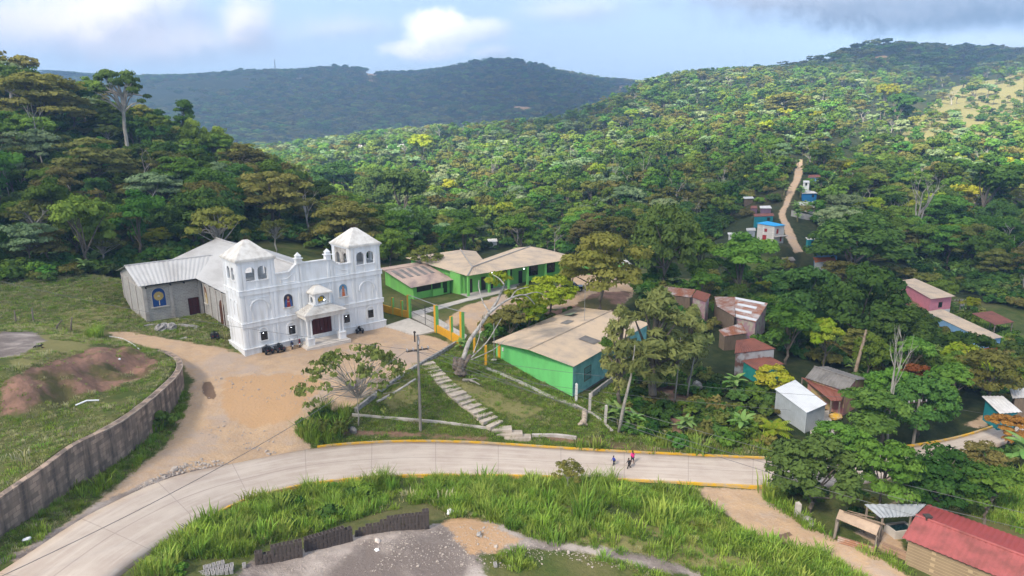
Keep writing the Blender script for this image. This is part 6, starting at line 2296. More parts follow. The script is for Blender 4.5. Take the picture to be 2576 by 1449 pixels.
def make_bike(label, loc, rz, colm):
    r = empty('motorcycle', loc, rz, label, 'motorcycle', 'motorcycles parked in front of the church')
    wheel(r, (0, -.65, .31), .31, .11)
    wheel(r, (0, .68, .33), .33, .09)
    q = MB()
    q.tube([(0, .5, .88), (0, .1, .55), (0, -.25, .45), (0, -.65, .31)], .035, 5)
    q.tube([(0, .5, .88), (0, -.1, .72), (0, -.75, .82)], .03, 5)
    for sx_ in (-.07, .07):
        q.tube([(sx_, .44, 1.0), (sx_, .68, .33)], .025, 5)
    fr = q.build('frame', IRON, r)
    q = MB()
    q.box(-.12, .12, -.12, .25, .34, .62)
    q.tube([(.14, .1, .4), (.15, -.3, .35), (.16, -.85, .5)], .04, 6)
    q.build('engine', RIM, r)
    q = MB()
    q.ball((0, .2, .86), .14, .3, .13, 10, 6)
    q.box(-.1, .1, .3, .5, .75, .95)
    q.box(-.09, .09, -.9, -.55, .78, .86)
    q.build('tank', colm, r)
    q = MB()
    q.box(-.12, .12, -.75, -.05, .84, .93)
    q.build('seat', SEATM, r)
    q = MB()
    q.tube([(-.36, .34, 1.1), (-.12, .45, 1.03), (.12, .45, 1.03), (.36, .34, 1.1)], .018, 5)
    hb = q.build('handlebar', IRON, r)
    for sx_ in (-1, 1):
        q = MB()
        q.tube([(sx_ * .25, .4, 1.08), (sx_ * .33, .44, 1.28)], .01, 4)
        q.ball((sx_ * .34, .44, 1.31), .07, .02, .045, 8, 5)
        q.build('mirror', BLK, hb)
    q = MB()
    q.ball((0, .56, .95), .11, .08, .11, 8, 6)
    q.build('headlight', mat('lens_clear', (0, 0, 0)), r)
    q = MB()
    q.box(-.11, .11, -.99, -.97, .55, .72)
    q.build('number_plate', LW, r)
    q = MB()
    for y, z0 in ((-.65, .64), (.68, .7)):
        q.add([(-.07, y - .3, z0 - .03), (.07, y - .3, z0 - .03), (.07, y + .25, z0 + .02), (-.07, y + .25, z0 + .02)], [(0, 1, 2, 3)])
    q.build('mudguard', colm, r)
    return r


b_ = make_bike('dark blue motorcycle parked beside the quad bikes', hit(733, 876), math.radians(26), MBLUE)
b_.rotation_euler[1] = .16
b_ = make_bike('red motorcycle parked nearest the church porch', hit(752, 871), math.radians(20), MREDM)
b_.rotation_euler[1] = .16

# dark car under the tree in the school yard
cp_ = hit(1440, 732)
car = empty('parked_car', cp_, math.radians(8), 'dark off-road car parked under the large olive tree in the yard', 'car')
CARP = mat('black_car_paint', (0.012, 0.013, 0.016), .2, spec=.6)
for x in (-1.35, 1.35):
    for y in (-.82, .82):
        q = MB()
        q.torus((x, y, .38), (0, 1, 0), .27, .12, 16, 8)
        wv_ = q.build('wheel', TYRE, car)
        q = MB()
        q.tube([(x, y - .1, .38), (x, y + .1, .38)], .2, 12)
        q.build('rim', mat('alloy', (0.45, 0.45, 0.46), .3, metal=.6), wv_)
prof = [(-2.25, .45), (-2.28, 1.0), (-2.1, 1.15), (2.1, 1.05), (2.3, .85), (2.28, .45)]
q = MB()
q.prism([(x, -.9, z) for x, z in prof], (0, 1.8, 0))
q.prism([(x, -.92, z) for x, z in ((-1.85, .35), (-1.85, .75), (-.85, .75), (-.85, .35))], (0, 1.84, 0))
q.build('body', CARP, car)
cab = [(-2.1, 1.14), (-1.85, 1.75), (.3, 1.78), (1.1, 1.1)]
q = MB()
q.add([(x, -.82 + (z - 1.1) * .15, z) for x, z in cab] + [(x, .82 - (z - 1.1) * .15, z) for x, z in cab], [(3, 2, 1, 0), (4, 5, 6, 7), (0, 1, 5, 4), (1, 2, 6, 5), (2, 3, 7, 6)])
q.build('cabin', CARP, car)
for s in (-1, 1):
    for a, b in ((-1.75, -.75), (-.65, .35)):
        q = MB()
        y0 = s * .84
        q.prism([(a, y0 - s * .02, 1.2), (b + .25 if b > 0 else b, y0 - s * .02, 1.2), (b, y0 - s * .09, 1.66), (a + .05, y0 - s * .09, 1.66)], (0, s * .03, 0))
        q.build('side_window', GLASS, car)
    q = MB()
    q.box(2.22, 2.31, s * .65 - .15, s * .65 + .15, .72, .88)
    q.build('headlight', mat('lens_clear', (0, 0, 0)), car)
q = MB()
q.prism([(1.07, -.7, 1.15), (1.07, .7, 1.15), (.36, .62, 1.72), (.36, -.62, 1.72)], (.05, 0, .03))
q.build('windscreen', GLASS, car)

# ------------------------------------------------------------------ people and the dog
SKIN = mat('brown_skin', (0.19, 0.095, 0.06), .6)
HAIR = mat('black_hair', (0.012, 0.01, 0.01), .5)


def skin_obj(name, J, E_, m, parent, root=0, lv=1):
    """J: {key: (x, y, z, radius)}"""
    keys = list(J)
    me = bpy.data.meshes.new(name)
    me.from_pydata([J[k][:3] for k in keys], [(keys.index(a), keys.index(b)) for a, b in E_], [])
    me.materials.append(m)
    o = bpy.data.objects.new(name, me)
    COL.objects.link(o)
    o.parent = parent
    md = o.modifiers.new('skin', 'SKIN')
    md.use_smooth_shade = True
    for i, k in enumerate(keys):
        sv = me.skin_vertices[0].data[i]
        sv.radius = (J[k][3], J[k][3])
        sv.use_root = (k == keys[root])
    s2 = o.modifiers.new('sub', 'SUBSURF')
    s2.levels = s2.render_levels = lv
    return o


def person(label, loc, rz, H, top, bottom, stride=.3, shoe=None, skirt=None, hair_long=False, backpack=None, sleeves=True, armswing=.2, lean=.03, shorts=False):
    k = H / 1.75
    r = empty('person', loc, rz, label, 'person', 'people on the road and lot')
    J = {}

    def j(n, x, y, z, rad):
        J[n] = (x * k, y * k, z * k, rad * k)
    j('pelvis', 0, 0, .95, .13)
    j('belly', 0, .01, 1.1, .12)
    j('chest', 0, .02 + lean, 1.3, .14)
    j('neck', 0, .03 + lean * 1.5, 1.49, .055)
    j('jaw', 0, .055 + lean * 1.6, 1.57, .07)
    j('head', 0, .05 + lean * 1.7, 1.65, .095)
    j('crown', 0, .04 + lean * 1.7, 1.72, .06)
    for s, n in ((-1, 'l'), (1, 'r')):
        sw = armswing * s
        j('sh' + n, s * .18, .02 + lean, 1.4, .062)
        j('el' + n, s * .25, .0 + sw * .5, 1.14, .042)
        j('wr' + n, s * .25, .08 + sw * 1.1, .91, .028)
        j('ha' + n, s * .25, .10 + sw * 1.25, .84, .034)
        for f in range(4):
            j('f%d%s' % (f, n), s * .25 + (f - 1.5) * .018, .12 + sw * 1.3 + .01 * f, .765 + .01 * abs(f - 1.5), .009)
        j('th' + n, s * .21, .14 + sw * 1.25, .83, .010)
        st_ = -stride * s
        j('hip' + n, s * .09, 0, .90, .098)
        j('kn' + n, s * .1, st_ * .45 + .05, .50, .062)
        j('an' + n, s * .1, st_ - (.06 if st_ < 0 else 0), .09 + (.06 if st_ < 0 else 0), .042)
        j('to' + n, s * .11, st_ + .15, .045, .035)
    E_ = [('pelvis', 'belly'), ('belly', 'chest'), ('chest', 'neck'), ('neck', 'jaw'), ('jaw', 'head'), ('head', 'crown')]
    for n in 'lr':
        E_ += [('chest', 'sh' + n), ('sh' + n, 'el' + n), ('el' + n, 'wr' + n), ('wr' + n, 'ha' + n), ('ha' + n, 'th' + n), ('pelvis', 'hip' + n), ('hip' + n, 'kn' + n), ('kn' + n, 'an' + n), ('an' + n, 'to' + n)]
        E_ += [('ha' + n, 'f%d%s' % (f, n)) for f in range(4)]
    body = skin_obj('body', J, E_, SKIN, r)
    hx, hy, hz_ = J['head'][0], J['head'][1], J['head'][2]
    q = MB()
    q.ball((hx, hy + .1 * k, hz_ - .015 * k), .014 * k, .022 * k, .025 * k, 6, 4)
    for s in (-1, 1):
        q.ball((s * .095 * k, hy, hz_ - .01 * k), .015 * k, .022 * k, .03 * k, 6, 4)
    q.build('nose_and_ears', SKIN, body)
    q = MB()
    for s in (-1, 1):
        q.ball((s * .035 * k, hy + .088 * k, hz_ + .01 * k), .014 * k, .01 * k, .009 * k, 6, 4)
    q.box(-.03 * k, .03 * k, hy + .085 * k, hy + .094 * k, hz_ - .065 * k, hz_ - .055 * k)
    q.build('eyes_and_mouth', HAIR, body)
    q = MB()
    q.ball((hx, hy - .02 * k, hz_ + .03 * k), .108 * k, .108 * k, .11 * k, 12, 8)
    if hair_long:
        q.tube([(0, hy - .09 * k, hz_ + .02 * k), (0, hy - .15 * k, hz_ - .18 * k), (0, hy - .14 * k, hz_ - .42 * k), (.01, hy - .13 * k, hz_ - .6 * k)], [.075 * k, .075 * k, .06 * k, .02 * k], 8)
    q.build('hair', HAIR, r, True)

    def g(n, add):
        return (J[n][0], J[n][1], J[n][2], J[n][3] + add * k)
    T = {n: g(n, .022) for n in ('pelvis', 'belly', 'chest', 'shl', 'shr')}
    T['nk'] = (J['chest'][0], J['neck'][1] - .01, J['neck'][2] - .06 * k, .075 * k)
    et = [('pelvis', 'belly'), ('belly', 'chest'), ('chest', 'nk'), ('chest', 'shl'), ('chest', 'shr')]
    for n in 'lr':
        T['el' + n] = g('el' + n, .018)
        et.append(('sh' + n, 'el' + n))
        if sleeves:
            T['wr' + n] = g('wr' + n, .014)
            et.append(('el' + n, 'wr' + n))
    skin_obj('top', T, et, top, r, 1)
    Tb = {'pelvis': g('pelvis', .015)}
    eb = []
    for n in 'lr':
        Tb['hip' + n] = g('hip' + n, .018)
        Tb['kn' + n] = g('kn' + n, .022)
        eb += [('pelvis', 'hip' + n), ('hip' + n, 'kn' + n)]
        if not shorts:
            Tb['an' + n] = g('an' + n, .02)
            eb.append(('kn' + n, 'an' + n))
    skin_obj('trousers' if not shorts else 'shorts', Tb, eb, bottom, r)
    for n in 'lr':
        q = MB()
        q.ball((J['to' + n][0], J['to' + n][1] - .06 * k, max(.045 * k, J['to' + n][2])), .048 * k, .13 * k, .045 * k, 8, 6)
        q.build('shoe', shoe, r)
    if backpack:
        q = MB()
        q.ball((0, J['chest'][1] - .2 * k, J['chest'][2] - .05 * k), .16 * k, .11 * k, .22 * k, 10, 8)
        q.build('backpack', backpack, r)
    return r


WSH = mat('pale_shoes', (0.5, 0.5, 0.5), .7)
BSH = mat('dark_shoes', (0.03, 0.028, 0.03), .7)
person('small child in bright blue top and dark trousers walking on the road', hit(1544, 1173), math.radians(115), 1.28, mat('blue_cloth', (0.02, 0.06, 0.36), .9), mat('navy_cloth', (0.015, 0.016, 0.03), .9), .24, WSH)
person('child in dark grey with a black backpack striding on the road', hit(1582, 1181), math.radians(105), 1.36, mat('charcoal_cloth', (0.03, 0.032, 0.038), .9), mat('black_cloth', (0.012, 0.012, 0.014), .9), .34, WSH, backpack=mat('black_pack', (0.014, 0.014, 0.016), .8))
person('woman with long dark hair in a bright pink top on the road', hit(1591, 1168), math.radians(10), 1.6, mat('pink_cloth', (0.75, 0.035, 0.22), .9), mat('dark_blue_cloth', (0.02, 0.025, 0.06), .9), .2, BSH, hair_long=True, sleeves=False, shorts=True)
person('person in a purple and dark top standing under the young sparse tree', hit(898, 988), math.radians(60), 1.6, mat('purple_cloth', (0.10, 0.03, 0.12), .9), mat('navy_cloth', (0, 0, 0)), .05, BSH, armswing=.05)
# lying dog
dg = empty('dog', hit(96, 876), math.radians(10), 'black and tan dog lying on the terrace grass', 'dog', 'animals')
DJ = {'hip': (-.38, 0, .17, .15), 'mid': (-.1, 0, .19, .16), 'chest': (.18, 0, .2, .17), 'neck': (.36, 0, .33, .09), 'head': (.47, .02, .44, .085), 'muz': (.62, .03, .40, .04), 'tail': (-.62, .06, .08, .03), 'tailt': (-.85, .2, .04, .015)}
DE = [('hip', 'mid'), ('mid', 'chest'), ('chest', 'neck'), ('neck', 'head'), ('head', 'muz'), ('hip', 'tail'), ('tail', 'tailt')]
for s, n in ((-1, 'l'), (1, 'r')):
    DJ['el' + n] = (.25, s * .16, .09, .06)
    DJ['pw' + n] = (.6, s * .13, .035, .035)
    DJ['st' + n] = (-.2, s * .22, .1, .075)
    DJ['hk' + n] = (-.42, s * .26, .05, .045)
    DJ['ft' + n] = (-.15, s * .28, .035, .035)
    DE += [('chest', 'el' + n), ('el' + n, 'pw' + n), ('hip', 'st' + n), ('st' + n, 'hk' + n), ('hk' + n, 'ft' + n)]
skin_obj('body', DJ, DE, mat('black_fur', (0.012, 0.011, 0.011), .8), dg, 1)
q = MB()
for s in (-1, 1):
    q.tube([(.44, s * .06 + .02, .5), (.42, s * .1 + .02, .58), (.44, s * .11 + .02, .52)], [.03, .025, .01], 5)
q.build('ears', mat('black_fur', (0, 0, 0)), dg)
q = MB()
for s in (-1, 1):
    q.ball((.6, s * .13, .04), .09, .04, .035, 8, 5)
q.ball((.6, .03, .39), .06, .04, .035, 8, 5)
q.build('tan_markings', mat('tan_fur', (0.28, 0.13, 0.05), .8), dg)
# ------------------------------------------------------------------ vegetation
BARK = mat('grey_brown_bark', (0.15, 0.125, 0.10), 0.95, (0.085, 0.07, 0.055), 1.5, 0.6, 0.5, 6, stretch=(1, 1, 0.3))
PALEBARK = mat('pale_lichen_bark', (0.36, 0.33, 0.285), 0.95, (0.19, 0.17, 0.145), 1.8, 0.6, 0.5, 6, stretch=(1, 1, 0.4))
BANSTEM = mat('banana_stem', (0.17, 0.16, 0.07), 0.9, (0.12, 0.09, 0.05), 2)
LF = dict(
    dark=leafmat('leaves_dark_green', (0.044, 0.097, 0.020), (0.104, 0.184, 0.037), (0.084, 0.140, 0.040)),
    mid=leafmat('leaves_mid_green', (0.077, 0.157, 0.024), (0.164, 0.271, 0.044), (0.171, 0.250, 0.037)),
    olive=leafmat('leaves_olive', (0.117, 0.132, 0.029), (0.231, 0.224, 0.057), (0.177, 0.210, 0.044)),
    brown=leafmat('leaves_brownish', (0.124, 0.125, 0.035), (0.218, 0.206, 0.059), (0.165, 0.177, 0.047)),
    pale=leafmat('leaves_pale_grey_green', (0.144, 0.217, 0.084), (0.290, 0.360, 0.177), (0.210, 0.290, 0.124)),
    lime=leafmat('leaves_yellow_green', (0.221, 0.312, 0.017), (0.360, 0.360, 0.044), (0.301, 0.360, 0.028)),
    rust=leafmat('leaves_rust', (0.241, 0.110, 0.028), (0.360, 0.184, 0.044), (0.301, 0.151, 0.040)),
    banana=leafmat('leaves_banana', (0.124, 0.250, 0.057), (0.271, 0.360, 0.120), (0.221, 0.332, 0.080), .3, .02, .25),
    grass=leafmat('blades_grass', (0.120, 0.221, 0.024), (0.250, 0.360, 0.060), (0.290, 0.332, 0.080), .3, .02, .3),
    dry=leafmat('blades_dry', (0.360, 0.332, 0.140), (0.360, 0.360, 0.241), (0.321, 0.321, 0.100), .3, .02, .25),
    youngl=leafmat('leaves_young_tree', (0.118, 0.153, 0.035), (0.224, 0.248, 0.071), (0.142, 0.177, 0.035)),
    feather=leafmat('leaves_casuarina', (0.130, 0.168, 0.052), (0.261, 0.282, 0.094), (0.204, 0.239, 0.074)),
)


def leaf_quads(rng, C, Rc, n, ls, squash, up=0.45, long_=1.5, jit=0.7, droop=0.0):
    """leaf-sized rhombi on shells round the clump centres"""
    k = len(C)
    idx_ = np.repeat(np.arange(k), n)
    d = rng.normal(size=(len(idx_), 3))
    d[:, 2] = np.abs(d[:, 2]) * 0.8 - 0.25
    d /= np.linalg.norm(d, axis=1, keepdims=True)
    r = Rc[idx_] * (0.55 + 0.5 * rng.random(len(idx_)))
    pos = C[idx_] + d * r[:, None] * np.array([1, 1, squash])
    nrm = d + rng.normal(size=d.shape) * jit * 0.5
    nrm[:, 2] += up
    nrm /= np.linalg.norm(nrm, axis=1, keepdims=True)
    a = rng.normal(size=d.shape)
    a[:, 2] -= droop
    t = a - (a * nrm).sum(1, keepdims=True) * nrm
    t /= np.linalg.norm(t, axis=1, keepdims=True) + 1e-9
    b = np.cross(nrm, t)
    s = ls * (0.6 + 0.8 * rng.random(len(idx_)))[:, None]
    L = t * s * long_ * 0.5
    W = b * s * 0.5
    v = np.stack([pos - L, pos + W, pos + L, pos - W], 1).reshape(-1, 3)
    f = np.arange(len(v)).reshape(-1, 4)
    ct = rng.random(k)
    tint = np.clip(ct[idx_] * 0.75 + rng.random(len(idx_)) * 0.3, 0, 1)
    return v, f, tint


def tree_geo(seed, H, R, shape, nc, nl, ls, base=0.35, squash=0.6, bark_r=None, limbs=9, lean=0.0, crad=0.30, up=.45, long_=1.5, droop=0.0):
    rng = np.random.default_rng(seed)
    rr = random.Random(seed)
    ch_ = H * (1 - base)
    cz = H * base + ch_ * 0.5
    if shape == 'dome':
        d = rng.normal(size=(nc, 3))
        d[:, 2] = np.abs(d[:, 2]) * 1.0 - 0.35
        d /= np.linalg.norm(d, axis=1, keepdims=True)
        q = 0.55 + 0.42 * rng.random(nc) ** 0.6
        C = d * q[:, None] * np.array([R, R, ch_ * 0.52])
        C[:, 2] += cz - ch_ * 0.06
        Rc = R * crad * (0.7 + 0.6 * rng.random(nc))
    elif shape == 'lobed':
        nl_ = int(rng.integers(3, 6))
        la = rng.random(nl_) * 6.283
        lo = np.stack([np.cos(la) * R * .5, np.sin(la) * R * .5, cz + (rng.random(nl_) - .45) * ch_ * .5], 1)
        lo[0] = (0, 0, H - ch_ * .3)
        lr = R * (.42 + .22 * rng.random(nl_))
        wh_ = rng.integers(0, nl_, nc)
        d = rng.normal(size=(nc, 3))
        d[:, 2] = np.abs(d[:, 2]) - .35
        d /= np.linalg.norm(d, axis=1, keepdims=True)
        C = lo[wh_] + d * (lr[wh_] * (.6 + .4 * rng.random(nc)))[:, None] * np.array([1, 1, min(1.2, .8 * ch_ / (1.6 * R))])
        Rc = R * crad * .85 * (0.6 + 0.7 * rng.random(nc))
    elif shape == 'flat':
        an = rng.random(nc) * 6.283
        q = np.sqrt(rng.random(nc)) * 0.85
        lvl = rng.integers(0, 3, nc)
        C = np.stack([np.cos(an) * q * R, np.sin(an) * q * R, H * (1 - 0.05) - ch_ * (0.22 * lvl) - ch_ * 0.42 * q ** 2 - ch_ * .08 * rng.random(nc)], 1)
        Rc = R * crad * (0.75 + 0.6 * rng.random(nc))
    elif shape == 'tall':
        z = rng.random(nc)
        an = rng.random(nc) * 6.283
        pr = np.sin(np.clip(z * 0.92 + 0.08, 0, 1) * math.pi) ** 0.7
        q = np.sqrt(rng.random(nc)) * 0.8
        C = np.stack([np.cos(an) * q * R * pr, np.sin(an) * q * R * pr, H * base + z * ch_ * 0.94], 1)
        Rc = R * crad * (0.6 + 0.7 * rng.random(nc))
    else:  # sparse
        an = rng.random(nc) * 6.283
        q = 0.35 + 0.62 * rng.random(nc)
        C = np.stack([np.cos(an) * q * R, np.sin(an) * q * R, H * 0.94 - ch_ * 0.75 * q ** 1.7 * (0.6 + 0.5 * rng.random(nc)) - ch_ * .1 * rng.random(nc)], 1)
        Rc = R * crad * (0.6 + 0.7 * rng.random(nc))
    C[:, 0] += lean * C[:, 2] / H
    lv, lf_, lt_ = leaf_quads(rng, C, Rc, nl, ls, squash, up, long_, .8, droop)
    tb = MB()
    br = bark_r or H * 0.022
    zt = H * (base + 0.12)
    tp = [(0, 0, -H * 0.06)]
    for k in range(1, 5):
        s = k / 4
        tp.append((lean * s * zt / H + rr.uniform(-.02, .02) * H, rr.uniform(-.02, .02) * H, zt * s))
    tb.tube(tp, [br * 1.35, br * 1.1, br, br * .9, br * .75], 7)
    order = rr.sample(range(nc), min(limbs, nc))
    for i in order:
        s = rr.uniform(.55, 1.0)
        k0 = 1 + int(s * 3.99) if s < 1 else 4
        p0 = Vector(tp[min(4, k0)])
        p2 = Vector(C[i]) - Vector((0, 0, Rc[i] * squash * .2))
        mid = p0.lerp(p2, .5) + Vector((rr.uniform(-.06, .06) * R, rr.uniform(-.06, .06) * R, rr.uniform(-.02, .1) * ch_))
        tb.tube([p0, mid, p2], [br * .55, br * .36, br * .14], 5)
    return (lv, lf_, lt_), tb


def bare_geo(seed, H, R, br):
    rr = random.Random(seed)
    tb = MB()

    def grow(p, d, L, r, lvl):
        q = [p]
        for k in range(3):
            d = (d + Vector((rr.uniform(-.22, .22), rr.uniform(-.22, .22), rr.uniform(-.05, .2)))).normalized()
            q.append(q[-1] + d * L / 3)
        tb.tube(q, [r, r * .85, r * .7, r * .5], 5 if lvl < 2 else 3)
        if lvl < 3:
            for k in range(rr.choice((2, 3, 3)) if lvl else 4):
                a = q[rr.choice((2, 3, 3))]
                nd = (d + Vector((rr.uniform(-1, 1), rr.uniform(-1, 1), rr.uniform(-.1, .6)))).normalized()
                nd = (nd + Vector((nd.x * .3, nd.y * .3, .1))).normalized()
                grow(a, nd, L * rr.uniform(.5, .75), r * .5, lvl + 1)
    grow(Vector((0, 0, -H * .05)), Vector((0, 0, 1)), H * .45, br, 0)
    return tb


def banana_geo(seed, H, n=9, big=1.0):
    rng = np.random.default_rng(seed)
    rr = random.Random(seed)
    V_, F_, T_ = [], [], []
    st = MB()
    for s in range(rr.choice((2, 3, 3))):
        ox, oy = rr.uniform(-.5, .5) * (s > 0), rr.uniform(-.5, .5) * (s > 0)
        h = H * (.55 if s == 0 else rr.uniform(.3, .5))
        st.tube([(ox, oy, -.3), (ox + .05, oy, h * .5), (ox + .08, oy, h)], [.16, .13, .08], 6)
        for k in range(n if s == 0 else n - 3):
            an = k * 2.4 + rr.uniform(-.3, .3)
            el = rr.uniform(.5, 1.35) if k > 1 else 1.45
            L = H * rr.uniform(.42, .6) * big
            W = L * .15
            p = np.array([ox + .08, oy, h * .96])
            dx, dy = math.cos(an), math.sin(an)
            pts = []
            e = el
            q = p.copy()
            for j in range(7):
                pts.append((q.copy(), e))
                q = q + np.array([dx * math.cos(e), dy * math.cos(e), math.sin(e)]) * L / 6
                e -= rr.uniform(.18, .36)
            sd = np.array([-dy, dx, 0])
            b = len(V_)
            tn = rr.random()
            for j, (c, ee) in enumerate(pts):
                wj = W * (0.15, .75, 1, 1, .95, .7, .12)[j]
                dn = np.array([0, 0, -.35 * wj])
                V_ += [c + sd * wj + dn, c, c - sd * wj + dn]
            for j in range(6):
                a = b + 3 * j
                F_ += [(a, a + 3, a + 4, a + 1), (a + 1, a + 4, a + 5, a + 2)]
                T_ += [min(1, tn * .7 + rr.random() * .4)] * 2
    return (np.array(V_), np.array(F_), np.array(T_)), st


def blade_geo(seed, n, H, spread, wd, bend, mixdry=0):
    rng = np.random.default_rng(seed)
    V_, F_, T_ = [], [], []
    for k in range(n):
        an = rng.random() * 6.283
        r0 = spread * math.sqrt(rng.random())
        bx, by = r0 * math.cos(an), r0 * math.sin(an)
        a2 = an + rng.normal() * .6
        h = H * (.55 + .55 * rng.random())
        bd = bend * h * (.3 + rng.random())
        dx, dy = math.cos(a2), math.sin(a2)
        w_ = wd * (.7 + .6 * rng.random())
        b = len(V_)
        for s, hh in ((0, 0), (.5, .62), (1, 1 - .25 * rng.random() * bend)):
            ww = w_ * (1, .85, .1)[int(s * 2)]
            cx, cy, cz = bx + dx * bd * s ** 2, by + dy * bd * s ** 2, h * hh
            V_ += [(cx - dy * ww / 2, cy + dx * ww / 2, cz), (cx + dy * ww / 2, cy - dx * ww / 2, cz)]
        F_ += [(b, b + 1, b + 3, b + 2), (b + 2, b + 3, b + 5, b + 4)]
        T_ += [rng.random()] * 2
    return np.array(V_), np.array(F_), np.array(T_)


# kinds: description, shape parameters (unit metres), leaf material
KIND = {
    'mango': dict(desc='dense dark round tree', shape='dome', H=11, R=5.0, nc=46, nl=95, ls=.50, base=.16, squash=.75, leaf='dark', crad=.30, limbs=8),
    'round': dict(desc='mid-green round tree', shape='dome', H=10, R=4.6, nc=42, nl=95, ls=.46, base=.2, squash=.65, leaf='mid', crad=.30, limbs=10),
    'inga': dict(desc='olive flat-topped tree', shape='flat', H=11, R=6.0, nc=40, nl=85, ls=.48, base=.3, squash=.4, leaf='olive', crad=.26, limbs=16),
    'brown': dict(desc='brownish flat-topped tree', shape='flat', H=11, R=5.6, nc=36, nl=80, ls=.46, base=.3, squash=.42, leaf='brown', crad=.26, limbs=16),
    'pale': dict(desc='pale grey-green tree', shape='flat', H=9, R=4.6, nc=38, nl=85, ls=.46, base=.35, squash=.4, leaf='pale', crad=.27, limbs=12),
    'greenflat': dict(desc='green spreading tree', shape='flat', H=10, R=5.2, nc=40, nl=85, ls=.46, base=.36, squash=.4, leaf='mid', crad=.27, limbs=14),
    'lime': dict(desc='bright yellow-green tree', shape='dome', H=8.5, R=3.8, nc=34, nl=85, ls=.42, base=.25, squash=.6, leaf='lime', crad=.30, limbs=9),
    'tall': dict(desc='tall narrow dark green tree', shape='tall', H=15, R=3.6, nc=44, nl=80, ls=.46, base=.28, squash=.6, leaf='dark', crad=.36, limbs=14),
    'open': dict(desc='tall open-crowned tree', shape='sparse', H=15, R=5.2, nc=34, nl=70, ls=.45, base=.5, squash=.42, leaf='dark', crad=.22, limbs=26),
    'sparse': dict(desc='thin grey-branched tree', shape='sparse', H=9, R=4.2, nc=34, nl=34, ls=.40, base=.4, squash=.45, leaf='olive', crad=.24, limbs=30),
    'feather': dict(desc='feathery grey-green tree with slender trunk', shape='tall', H=16, R=4.2, nc=48, nl=36, ls=.36, base=.22, squash=.85, leaf='feather', crad=.25, limbs=44, up=.1, long_=3.2, droop=.6),
    'rust': dict(desc='rust-orange leaved tree', shape='dome', H=7, R=3.4, nc=30, nl=90, ls=.40, base=.2, squash=.6, leaf='rust', crad=.30, limbs=7),
    'brownround': dict(desc='dark brown-tinged round tree', shape='dome', H=8, R=4.0, nc=34, nl=90, ls=.42, base=.1, squash=.7, leaf='brown', crad=.30, limbs=7),
    'young': dict(desc='young thin tree', shape='sparse', H=7.5, R=6.4, nc=140, nl=8, ls=.38, base=.3, squash=.45, leaf='youngl', crad=.085, limbs=70, bark_r=.085),
    'shrub': dict(desc='leafy green shrub', shape='dome', H=2.6, R=1.8, nc=18, nl=60, ls=.30, base=.02, squash=.7, leaf='mid', crad=.36, limbs=4),
    'darkshrub': dict(desc='dark green shrub', shape='dome', H=2.8, R=2.0, nc=18, nl=60, ls=.32, base=.02, squash=.7, leaf='dark', crad=.36, limbs=4),
}
PROTO = {}
TRUNK_PALE = {'young', 'sparse', 'open'}
for kn, kd in KIND.items():
    PROTO[kn] = []
    nvar = {'mango': 4, 'round': 4, 'inga': 4, 'greenflat': 3, 'brown': 3}.get(kn, 2)
    for i in range(nvar):
        (lv, lf_, lt_), tb = tree_geo(sum(map(ord, kn)) * 13 + i, kd['H'], kd['R'], 'lobed' if (kd['shape'] == 'dome' and i % 2 and kn not in ('shrub', 'darkshrub')) else kd['shape'], kd['nc'], int(kd['nl'] * 1.7), kd['ls'] * .76, kd['base'], kd['squash'], limbs=kd['limbs'], bark_r=kd.get('bark_r'), crad=kd['crad'], up=kd.get('up', .45), long_=kd.get('long_', 1.5), droop=kd.get('droop', 0))
        cme = mesh_np('crown', lv, lf_, [LF[kd['leaf']]], None, lt_)
        tme = bpy.data.meshes.new('trunk')
        tme.from_pydata(tb.v, [], tb.f)
        tme.materials.append(PALEBARK if kn in TRUNK_PALE else BARK)
        PROTO[kn].append((tme, cme))
PROTO['bare'] = []
for i in range(3):
    tb = bare_geo(90 + i, 9, 4, .2)
    tme = bpy.data.meshes.new('trunk')
    tme.from_pydata(tb.v, [], tb.f)
    tme.materials.append(PALEBARK)
    PROTO['bare'].append((tme, None))
KIND['bare'] = dict(desc='leafless grey tree', H=9, R=3.6)
BAN = []
for i in range(4):
    (lv, lf_, lt_), st = banana_geo(30 + i, 4.2, 9)
    lme = mesh_np('leaves', lv, lf_, [LF['banana']], None, lt_, smooth=True)
    sme = bpy.data.meshes.new('stem')
    sme.from_pydata(st.v, [], st.f)
    sme.materials.append(BANSTEM)
    BAN.append((sme, lme))

# ---- the list of single plants: (kind, x, y, scale_h, scale_r, hint)
TREES = []      # dict(kind, pos, sh, sr, rz, var, label)
rngT = random.Random(77)


def put_tree(kind, pos, h, r, label=None, var=None, rz=None):
    k = KIND[kind]
    TREES.append(dict(kind=kind, pos=pos, sh=h / k['H'], sr=r / k['R'], rz=rngT.uniform(0, 6.28) if rz is None else rz, var=rngT.randrange(len(PROTO[kind])) if var is None else var, label=label, h=h, r=r))


def tree_px(kind, u, v, rpx, hpx, label=None, var=None, y=None, rz=None, k_h=1.0):
    """crown centre and half sizes in photo pixels; stands on the ground whose sight line fits"""
    kd = KIND[kind]
    base = kd.get('base', .3)
    frac = base + (1 - base) * .52
    # iterate: height from apparent crown height
    h = 8.0
    for it in range(6):
        if y is None:
            p_ = hit(u, v, h * frac)
        else:
            q = PY(u, v, y)
            p_ = Vector((q.x, q.y, gz(q.x, q.y)))
        d = (p_.y * CP - (p_.z + h * frac - CAM_Z) * SP) / F_PX
        h2 = 2 * hpx * d / (1 - base) * 1.0
        h = .5 * h + .5 * max(1.0, min(h2, 34))
    put_tree(kind, p_, h * k_h, rpx * d, label, var, rz)


